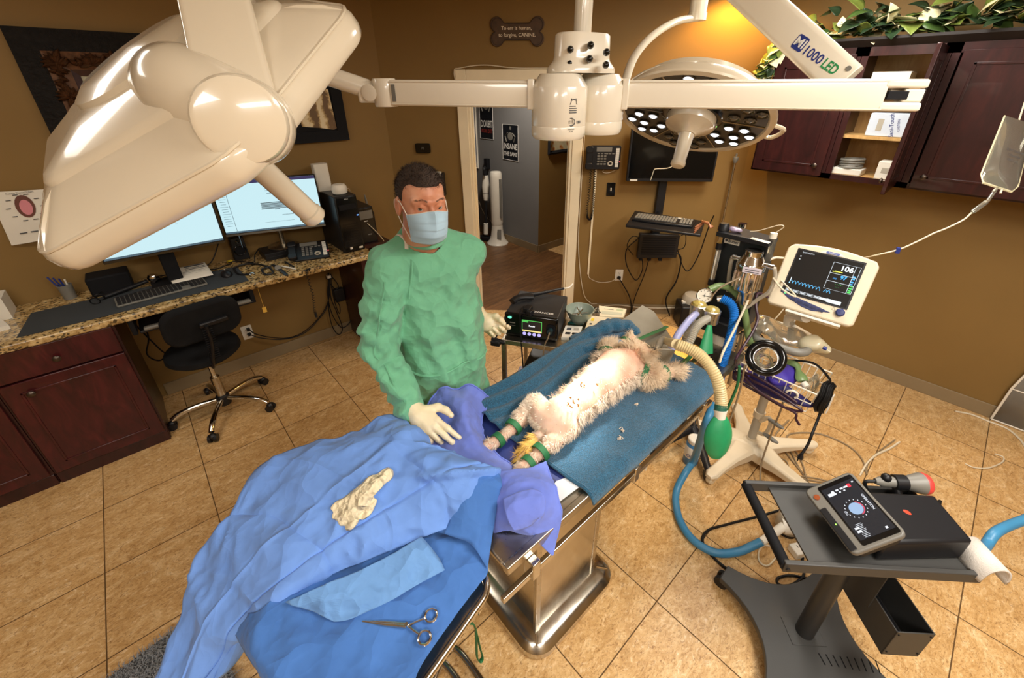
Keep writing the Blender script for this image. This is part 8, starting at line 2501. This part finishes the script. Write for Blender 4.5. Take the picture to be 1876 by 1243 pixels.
# fluid bag lying on the handle
c=DP(1437,612,2.06)
t=thing('fluid_bag','clear fluid bag lying over the stand handle below the monitor','fluid bag',c)
u_=(DP(1500,638,2.03)-DP(1400,596,2.08));Lb=u_.length;u_.normalize();n2=V((-.35,-.2,.9));n2=(n2-u_*n2.dot(u_)).normalized();s2=n2.cross(u_)
G_=[]
for i in range(15):
    v=i/14;w=.062*(.70+.3*math.sin(PI*v));th=.026*math.sin(PI*(v*.96+.02))**.6+.001
    G_.append([c+u_*(Lb*.92*(v-.58))+s2*(w*math.cos(2*PI*j/20))+n2*(th*math.sin(2*PI*j/20)+.012*math.sin(v*9))for j in range(21)])
part('bag_body',M().grid(G_),MT['bag'],t)
m=M()
for i in range(3):text(m,['SODIUM CHLORIDE','INJECTION','500 mL'][i],c-u_*.02+s2*(.012-i*.012)+n2*.034,u_,s2 if s2.z>-2 else s2,.007)
part('print',m,MT['ink'],t)
part('bag_seam',M().tube([r[0]for r in G_],.002,5).tube([r[10]for r in G_],.002,5),MT['bag'],t)
cw_=DP(1492,630,2.0)
S=SDF(np.array(cw_)-.11,np.array(cw_)+.11,.005).ell(np.array(cw_),(.050,.050,.036),.02).cone(np.array(DP(1475,632,2.01)),np.array(DP(1512,640,1.99)),.030,.016,.03).disp(.005,60,2)
t=thing('white_pouch','milky white plastic pouch with a blue port beside the fluid bag','pouch',cw_)
part('pouch',S.mesh(),pm('milky_plastic','e3d9b8',.3,trans=.35,sss=.1),t)
part('port',M().cyl(DP(1508,637,1.92),DP(1514,640,1.915),.008),MT['navy_ink'],t,label='blue port')
part('needle_sheath',M().tube([DP(1510,638,1.92),DP(1521,645,1.91)],.002,5),MT['whitepl'],t)
# syringe and clutter on the machine shelf
zs_=zT+.031
t=thing('hanging_syringe','white-topped syringe hooked on the right corner of the machine shelf','syringe',Z(1415,440,zs_))
a_,b_=Z(1417,432,zs_+.02),V(XP(1409,465,PXx-.01))
part('barrel',M().tube([a_,b_],.010,12),MT['bag'],t)
part('flange',M().cyl(a_+V((0,0,.012)),a_+V((0,0,-.012)),.015),MT['whitepl'],t)
part('wire_loop',M().tube(cat([a_+V((0,0,.01)),a_+V((.0,-.03,.045)),a_+V((0,-.01,.05)),a_+V((0,.06,.01)),a_+V((0,.10,-.005))],4),.002,5),MT['wcable'],t)
solo('shelf_label',M().add([Z(1374,438,zs_),Z(1408,447,zs_),Z(1412,444,zs_),Z(1378,435,zs_)],[(0,1,2,3)]),MT['paper'],'white paper strip on the machine shelf','label',solid=.001)
c=Z(1325,422,zs_)
solo('black_cup',M().lathe([(.001,0),(.026,0),(.022,.03),(.018,.034),(.001,.034)],c,n=18),MT['black'],'small black cup on the left end of the machine shelf','cup')
m=M()
for q in range(4):m.tube(cat([c+V((-.03+.01*q,.05,.005)),c+V((.0,.08+.01*q,.02)),c+V((.02,.11,.01)),c+V((-.02,.13,-.01-.01*q))],5),.004,6)
solo('orange_leads',m,pm('orange_lead','a8653a',.5),'tangle of orange and grey leads at the left end of the machine shelf','leads')
solo('clear_wrap',SDF(np.array(c)+np.array((.01,-.06,.01))-.06,np.array(c)+np.array((.01,-.06,.01))+.06,.004).ell(np.array(c)+np.array((.01,-.05,.012)),(.022,.028,.012),.01).disp(.004,90,1).mesh(),pm('violet_wrap','b9a8c0',.2,trans=.4),'crumpled violet-tinted wrap beside the black cup','wrapper')
# ================================================================ black treatment cart at the lower right
qo=V((1.15,.034,0));qu=V((.70,-.714,0));qw=V((.714,.70,0));QZ=.72
def q_(a,b,z=QZ):return qo+qu*a+qw*b+V((0,0,z))
MT['cartg']=pm('charcoal_powder_coat','3c3b39',.5,var=.05,bump=.06,bs=500)
MT['cartd']=pm('dark_cart_metal','2a2a2a',.45,var=.06)
col=V((1.452,-.092,0))
t=thing('treatment_cart','charcoal treatment cart with a tray, round column and flat four-armed base','cart',col)
m=obox(M(),q_,.075,.575,0,.30,QZ-.014,QZ-.006);part('tray_floor',m,MT['cartg'],t)
for b0_,b1_ in((-.004,.004),(.296,.304)):
    part('side_rail',obox(M(),q_,-.012,.578,b0_-.004,b1_+.004,QZ-.03,QZ+.012),MT['cartg'],t,bevel=.003)
part('end_lip',obox(M(),q_,.566,.578,.0,.30,QZ-.02,QZ+.022),MT['cartd'],t,bevel=.002)
part('handle_bar',M().tube([q_(-.004,-.002,QZ-.008),q_(-.004,.302,QZ-.008)],.0175,18),MT['blackm'],t)
for b in(-.012,.312):part('handle_bolt',M().cyl(q_(-.004,b,QZ-.008),q_(-.004,b+(.004 if b>0 else-.004),QZ-.008),.007),MT['black'],t)
part('column',M().cyl(col+V((0,0,.07)),col+V((0,0,QZ-.014)),.033,n=30),MT['cartd'],t)
part('column_bracket',M().box(col+V((0,0,QZ-.03)),(.16,.10,.03),.75),MT['cartd'],t,bevel=.003)
# base: four tapering arms with concave sides
pts=[]
for i in range(4):
    a=PI/2+i*PI/2+.02
    d=V((math.cos(a),math.sin(a),0));p_=V((-d.y,d.x,0))
    d2=V((math.cos(a+PI/2),math.sin(a+PI/2),0));p2=V((-d2.y,d2.x,0))
    A=d*.325+p_*.040;B_=d2*.325-p2*.040
    mid_=(d+d2).normalized()*.105
    pts.append(d*.325-p_*.040);pts.append(A)
    for k2 in range(1,10):
        u=k2/10
        pts.append(A*(1-u)**2+mid_*2*u*(1-u)+B_*u*u)
m=M();m.prism([(p.x,p.y)for p in pts],col+V((0,0,.058)),(1,0,0),(0,1,0),(0,0,.028));part('base_plate',m,MT['cartg'],t,bevel=.003)
for i in range(4):
    a=PI/2+i*PI/2+.02
    d=V((math.cos(a),math.sin(a),0));c=col+d*.305;pr=V((-d.y,d.x,0))
    c=c+d*.015
    m=M()
    for s in(-1,1):m.cyl(c+pr*(s*.008)+V((0,0,.03)),c+pr*(s*.026)+V((0,0,.03)),.030)
    m.box(c+V((0,0,.045)),(.024,.05,.026),a)
    part('caster',m,MT['black'],t,bevel=.002)
m=M()
for i in range(9):
    p=Z(1500+i*13,1198+i*1.6,.0868);e_=Z(1512+i*12.6,1219+i*2,.0868)
    m.tube([p,e_],.0022,4)
part('vent_slots',m,MT['blackm'],t)
part('foot_cover',obox(M(),lambda a,b,z:col+qu*a+qw*b+V((0,0,z)),-.07,.06,-.05,.05,.086,.089),MT['cartg'],t,bevel=.001)
# bin under the tray
t=thing('cart_bin','open charcoal sheet-metal bin hung under the tray of the treatment cart','bin',q_(.45,.1,.33))
zb_,zt2=.325,.465
B0,B1,A0_,A1_=-.045,.205,.395,.515
for nm,f in(('side_panel',(A0_,A0_+.004,B0,B1,zb_,zt2)),('side_panel',(A1_-.004,A1_,B0,B1,zb_,zt2)),('end_panel',(A0_,A1_,B0,B0+.004,zb_,zt2)),('end_panel',(A0_,A1_,B1-.004,B1,zb_,zt2)),('bottom',(A0_,A1_,B0,B1,zb_,zb_+.004))):
    part(nm,obox(M(),q_,*f),MT['cartg'],t,bevel=.001)
part('hanger',obox(M(),q_,A0_-.004,A0_,.06,.12,zt2-.06,QZ-.014),MT['cartg'],t)
m=M()
for a,z in((A0_+.01,zt2-.015),(A1_-.01,zt2-.015),(A0_+.01,zb_+.02),(A1_-.01,zb_+.02)):m.cyl(q_(a,B0,z),q_(a,B0-.002,z),.003,n=8)
part('rivets',m,MT['blackm'],t)
solo('hand_probe',M().tube([q_(.455,.17,zb_+.035),q_(.455,.08,zb_+.035),q_(.455,.02,zb_+.04),q_(.455,-.01,zb_+.045)],[.025,.026,.022,.016],14),MT['black'],'black hand probe lying inside the open charcoal bin','probe')
# tablet console
T4=[(1478,905),(1548,857),(1657,968),(1568,1030)]
tb0,tb1=Z(1478,905,.79),Z(1568,1030,.775)
A_,D_=Z(1480,906,.785),Z(1568,1031,.785)
B_,C_=Z(1549,857,.875),Z(1656,968,.875)
tc_=(A_+B_+C_+D_)/4
tx_=((D_-A_)+(C_-B_))/2;tw=tx_.length;tx_.normalize();ty_=((B_-A_)+(C_-D_))/2;ty_-=tx_*ty_.dot(tx_);th_=ty_.length;ty_.normalize();tn_=tx_.cross(ty_)
if tn_.z<0:tn_=-tn_
XT=mxf(tc_,tx_,ty_,tn_)
t=thing('touch_tablet','grey framed touch tablet reading OPERATION propped on the charcoal cart','tablet',tc_-V((0,0,.09)))
m=M(XT);m.prism(rrect(tw,th_,.018,5),(0,0,-.018),(1,0,0),(0,1,0),(0,0,.02));part('frame',m,pm('pewter_plastic','6d6a63',.4),t,bevel=.005)
m=M(XT);m.prism(rrect(tw*.92,th_*.86,.02,4),(0,0,-.055),(1,0,0),(0,1,0),(0,0,.038));part('rear_case',m,MT['black'],t,bevel=.006)
m=M(XT);gw,gh,gy=tw*.90,th_*.70,th_*.10
m.prism(rrect(gw,gh,.006,3,0,gy),(0,0,.0015),(1,0,0),(0,1,0),(0,0,.002));gl=part('glass',m,MT['blackg'],t)
m=M(XT);m.box((.0,gy,.0038),(gw*.86,gh*.92,.001));sc=part('screen',m,emis('tablet_screen','1b202b',.8),t,label='lit dark blue screen')
def sp(x,y):return V((x*gw*.43,gy+y*gh*.46,.0046))
m=M(XT);m.cyl(sp(.02,-.02),sp(.02,-.02)+V((0,0,.0005)),gh*.17,n=40);part('power_disc',m,emis('pale_blue_disc','a9c6ea',1.0),sc)
m=M(XT);m.torus(sp(.02,-.02),gh*.19,.0013,(0,0,1),30,6,PI*.55,PI*1.35);part('dial_arc',m,emis('red_arc','e0506a',1.2),sc)
m=M(XT)
for i in range(16):
    a=2*PI*i/16;m.box(sp(.02,-.02)+V((math.cos(a),math.sin(a),0))*gh*.26,(.0035,.0022,.0005))
text(m,'OPERATION',sp(-.05,.78),(1,0,0),(0,1,0),gh*.06,bold=.02)
m.box(sp(.0,-.62),(gw*.16,gh*.10,.0003))if False else None
for i in range(4):m.box(sp(-.80+(.0),.35-i*.28),(gw*.025,gh*(.14,.08,.08,.07)[i],.0005))
for i in range(3):m.box(sp(-.70,.15-i*.28),(gw*.02,gh*.05,.0005))
m.box(sp(-.72,-.62),(gw*.05,gh*.20,.0005))
for i in range(10):
    m.box(sp(.50+i*.05,-.52),(gw*.005,gh*(.16+.03*math.sin(i*1.9)),.0005))
for i in range(2):m.box(sp(.62+i*.12,-.72),(gw*.03,gh*.12,.0005))
m.box(sp(.90,.62),(gw*.03,gh*.06,.0005)).box(sp(-.88,.86),(gw*.02,gh*.05,.0005))
text(m,'8.00',sp(.05,-.66),(1,0,0),(0,1,0),gh*.05)
part('screen_marks',m,emis('white_marks','e6eaf2',1.2),sc)
m=M(XT);m.prism(rrect(gw*.06,gh*.09,.002,2),sp(-.80,.55),(1,0,0),(0,1,0),(0,0,.0006));part('red_key',m,emis('red_key','e0364a',1.2),sc)
m=M(XT);m.lathe([(.0095,0),(.009,.003),(.001,.003)],(-tw*.33,-th_*.37,.002),(0,0,1),18);part('start_button',m,pm('copper_button','b5613a',.35,.6),t,label='copper start button')
m=M(XT);m.box((tw*.15,-th_*.42,.0025),(tw*.62,th_*.13,.003));part('lower_recess',m,MT['black'],t,bevel=.003)
m=M(XT);m.sph((tw*.1,-th_*.40,.005),.0025,8);part('status_light',m,emis('green_led3','8aff4a',3),t)
part('tablet_stand',M().tube([tc_-tn_*.05,tc_-tn_*.06+V((0,0,-.05)),V((tc_.x+.02,tc_.y-.02,QZ-.004))],[.05,.055,.06],14),MT['black'],t)
# main unit box
t=thing('treatment_unit','flat black treatment unit on the right half of the charcoal cart tray','unit',q_(.42,.15,QZ))
b1a,b1b=QZ-.005,QZ+.085
TP=[Z(1586,900,b1b),Z(1712,906,b1b),Z(1786,992,b1b),Z(1622,996,b1b)]
m=M();m.add([p+V((0,0,b1a-b1b))for p in TP]+TP,[(3,2,1,0),(4,5,6,7),(0,1,5,4),(1,2,6,5),(2,3,7,6),(3,0,4,7)]);part('case',m,MT['black'],t,bevel=.012,seg=3)
lo_=Z(1662,939,b1b+.0005)
part('logo_dot',M().lathe([(.008,0),(.007,.001),(.001,.0012)],lo_,n=16,sx=1.4),pm('red_logo','c8432c',.4),t,label='small red oval logo')
# grey and red applicator in its cradle
a0,a1=DP(1603,882,1.52),DP(1698,887,1.50)
dh=(a1-a0).normalized()
t=thing('applicator','grey hand applicator with a red ring resting in a cradle behind the tablet','applicator',a0.lerp(a1,.5))
Lh=(a1-a0).length
part('body',M().lathe([(.010,0),(.014,.01),(.018,.02),(.019,Lh*.55),(.024,Lh*.62),(.036,Lh*.85),(.037,Lh*.90)],a0,dh,26),MT['midgrey'],t)
part('red_ring',M().lathe([(.037,Lh*.90),(.038,Lh*.93),(.034,Lh*1.0),(.030,Lh*1.02)],a0,dh,26),pm('red_silicone','d8433c',.4),t,label='red ring')
part('membrane',M().lathe([(.030,Lh*1.02),(.018,Lh*1.05),(.001,Lh*1.06)],a0,dh,26),pm('dark_red_membrane','8c3a32',.4),t)
part('knob',M().sph(a0+dh*.03+V((0,0,.02)),.016,14),MT['black'],t)
solo('applicator_cradle',M().lathe([(.022,Lh*.36),(.026,Lh*.36),(.027,Lh*.58),(.023,Lh*.58)],a0,dh,24).tube([a0+dh*Lh*.47+V((0,0,-.024)),V((a0.lerp(a1,.47).x,a0.lerp(a1,.47).y,QZ+.01))+V((-.02,-.02,0))],.014,10),MT['black'],'black cradle gripping the grey applicator behind the tablet','cradle')
solo('applicator_cable',M().tube(cat([a0,a0-dh*.03+V((0,0,-.01)),a0-dh*.03+V((.01,-.03,-.05)),a0+dh*.05+V((-.02,-.05,-.06)),a0+dh*.16+V((-.02,-.05,-.055)),a0+dh*.2+V((0,-.03,-.06))],6),.006,8),MT['cable'],'black cable curving from the applicator to the flat black unit','cable')
# white sleeve and blue hose at the tray end
s0=Z(1805,1028,QZ+.03)
m=M();ar_=[s0+qu*(.035*math.cos(PI*1.1*i/14-.2))+V((0,0,-.03+.05*math.sin(PI*1.1*i/14-.2)+.0))for i in range(15)]
m.grid([[p+qw*(-.045),p+qw*.06]for p in ar_]);solo('towel_roll',m,pm('white_fleece','cfc8bf',.9,bump=.5,bs=300),'white soft roll hooked over the right end of the cart tray','roll',solid=.008)
solo('air_hose',M().tube(cat([s0+V((0,.02,.0)),DP(1806,1000,1.42),DP(1822,978,1.44),DP(1845,965,1.47),DP(1880,952,1.5),DP(1960,925,1.55),V((2.12,-.75,.62)),V((2.35,-.95,.30)),V((2.5,-1.25,.06)),V((2.7,-1.7,.018)),V((2.9,-2.1,.018))],7),.016,12),MT['blue_hose2'],'steel-blue hose running off the right edge from the cart tray','hose')
# floor pump, power strip and cables
c=Z(1432,985,.0)
t=thing('air_pump','small white round pump on the floor behind the cart handle','pump',c)
part('drum',M().lathe([(.001,0),(.052,.0),(.058,.01),(.058,.07),(.05,.09),(.001,.095)],c+V((.06,.0,.02)),n=28),MT['greypl'],t)
part('motor',M().cyl(c+V((.02,.02,.06)),c+V((.09,-.08,.09)),.045,n=26),MT['whitepl'],t,label='white motor cap')
m=M();m.box(c+V((.035,-.045,.115)),(.03,.022,.001),-.8);part('barcode',m,MT['ink'],t)
part('nozzle',M().tube([Z(1394,994,.07),c+V((.05,.0,.07))],[.019,.022],14),MT['whitepl'],t)
part('feet',M().cyl(c+V((.06,0,0)),c+V((.06,0,.03)),.05),MT['black'],t)
c=Z(1464,1012,.0)
t=thing('power_strip','white power strip on the floor below the cart handle','power strip',c)
part('body',M().box(c+V((.06,-.04,.02)),(.24,.06,.04),-.55),MT['whitepl'],t,bevel=.005)
m=M()
for i in range(4):
    q=c+V((.06,-.04,.0405))+V((math.cos(-.55),math.sin(-.55),0))*(-.085+i*.055)
    m.box(q+V((0,.01,0)),(.004,.012,.001),-.55).box(q+V((.014,.004,0)),(.004,.012,.001),-.55).cyl(q+V((.002,-.012,0)),q+V((.002,-.012,.001)),.004,n=8)
part('sockets',m,MT['ink'],t)
def fl_cable(px_,r,mat,lb,z=.006):
    solo('floor_cable',M().tube(cat([Z(u,v,(z if len(px_[0])<3 else z))for(u,v)in px_],8),r,6),mat,lb,'cable')
fl_cable([(1520,918),(1450,930),(1396,945),(1330,962),(1298,972),(1287,990),(1300,1015),(1335,1045),(1378,1066),(1420,1076)],.007,MT['cable'],'thick black cable looping over the floor left of the cart base')
fl_cable([(1475,1000),(1470,1030),(1472,1055),(1450,1072),(1428,1072),(1425,1060),(1450,1055),(1490,1063)],.006,MT['cable'],'black cable curled between the power strip and the cart base')
fl_cable([(1424,1004),(1400,1000),(1390,1012),(1392,1030),(1406,1037),(1420,1024),(1430,1008)],.004,MT['wcable'],'pale cable loop beside the small white pump')
fl_cable([(1445,770),(1420,800),(1440,830),(1470,868),(1484,890),(1460,850),(1442,810),(1450,795),(1500,795),(1550,815),(1578,840),(1588,870)],.005,MT['gcable'],'grey cable looping widely over the floor beside the rolling stand')
fl_cable([(1434,812),(1455,825),(1470,850),(1482,890),(1510,920)],.005,MT['gcable'],'grey cable from the upper plug curving toward the cart tray')
fl_cable([(1420,838),(1440,845),(1448,865),(1462,872),(1500,878),(1540,890)],.004,MT['gcable'],'thin grey cable from the lower plug across the floor')
fl_cable([(1400,858),(1430,868),(1460,876),(1520,886)],.004,MT['gcable'],'thin grey cable behind the stand base')
fl_cable([(1575,872),(1588,850),(1605,834),(1630,822),(1648,810)],.006,MT['wcable'],'white frayed cable end lying on the floor above the applicator')
fl_cable([(1588,870),(1590,850),(1610,828),(1640,806)],.004,MT['gcable'],'thin tan cable lying beside the white frayed cable')
fl_cable([(1768,850),(1785,857),(1810,858),(1835,848),(1838,838),(1822,832)],.004,MT['wcable'],'thin white cable curl on the empty floor at the right')
fl_cable([(1750,754),(1780,760),(1810,772),(1845,786),(1868,805),(1880,822)],.006,MT['wcable'],'white cable along the floor by the right baseboard')
solo('lead_coil',M().tube(cat([Z(1345,622,.03),Z(1362,610,.03),Z(1390,612,.03),Z(1398,622,.03),Z(1380,634,.03),Z(1355,632,.03),Z(1345,640,.03),Z(1370,650,.03)],6,True),.006,6,closed=True),MT['cable'],'black cable ring on the floor behind the anaesthetic machine','cable')
# clear plastic panel with white edging, leaning on the wall at the right edge
pa,pb_,pcx=Z(1815,767,0),Z(1890,792,0),Z(1840,725,0)
t=thing('clear_panel','clear plastic panel with white edging leaning on the wall at the right edge','panel',pa)
E0,E1,E2=pa+V((-.02,0,.01)),V((XR-.05,pa.y,.28)),V((XR-.03,pa.y-.05,.62))
off_=V((0,-.45,0))
part('sheet',M().grid([[E0,E0+off_],[E1,E1+off_],[E2,E2+off_]]),pm('greyish_clear_sheet','a9a49a',.15,trans=.5),t,solid=.003)
part('edging',M().tube([E0,E1,E2],.007,8).tube([E0,E0+off_],.007,8).tube([E1,E1+off_],.005,8),MT['whitepl'],t)
# ================================================================ repeats carry their group
GROUPS={'base_cabinet':'base cabinets under the granite desk','wall_cabinet':'wall cabinets on the right wall','ceiling_light':'ceiling light panels','poster':'posters on the hall wall','leg_band':'green bands on the dog\'s legs','tie_strap':'green tie straps on the table','fur_tuft':'loose fur tufts on the towel','pressure_cuff':'cuffs in the wire basket','breathing_hose':'hoses of the anaesthetic machine','computer_monitor':'lit monitors on the desk','pen':'pens on the desk','bowl_instrument':'instruments in the bowl','cable_plug':'plugs on the stand pole','surgical_towel':'purple cloth towels on the table end','pressure_hose':'maroon hoses on the basket','wall_outlet':'white wall outlets','lamp_arm':'horizontal lamp arms','picture_frame':'framed pictures','gas_line':'thin lines of the anaesthetic machine','floor_cable':'cables on the floor','keyboard':'keyboards'}
for o in list(COL.objects):
    b=o.name.split('.')[0]
    if o.parent is None and b in GROUPS and o.get('label'):
        o['group']=GROUPS[b]
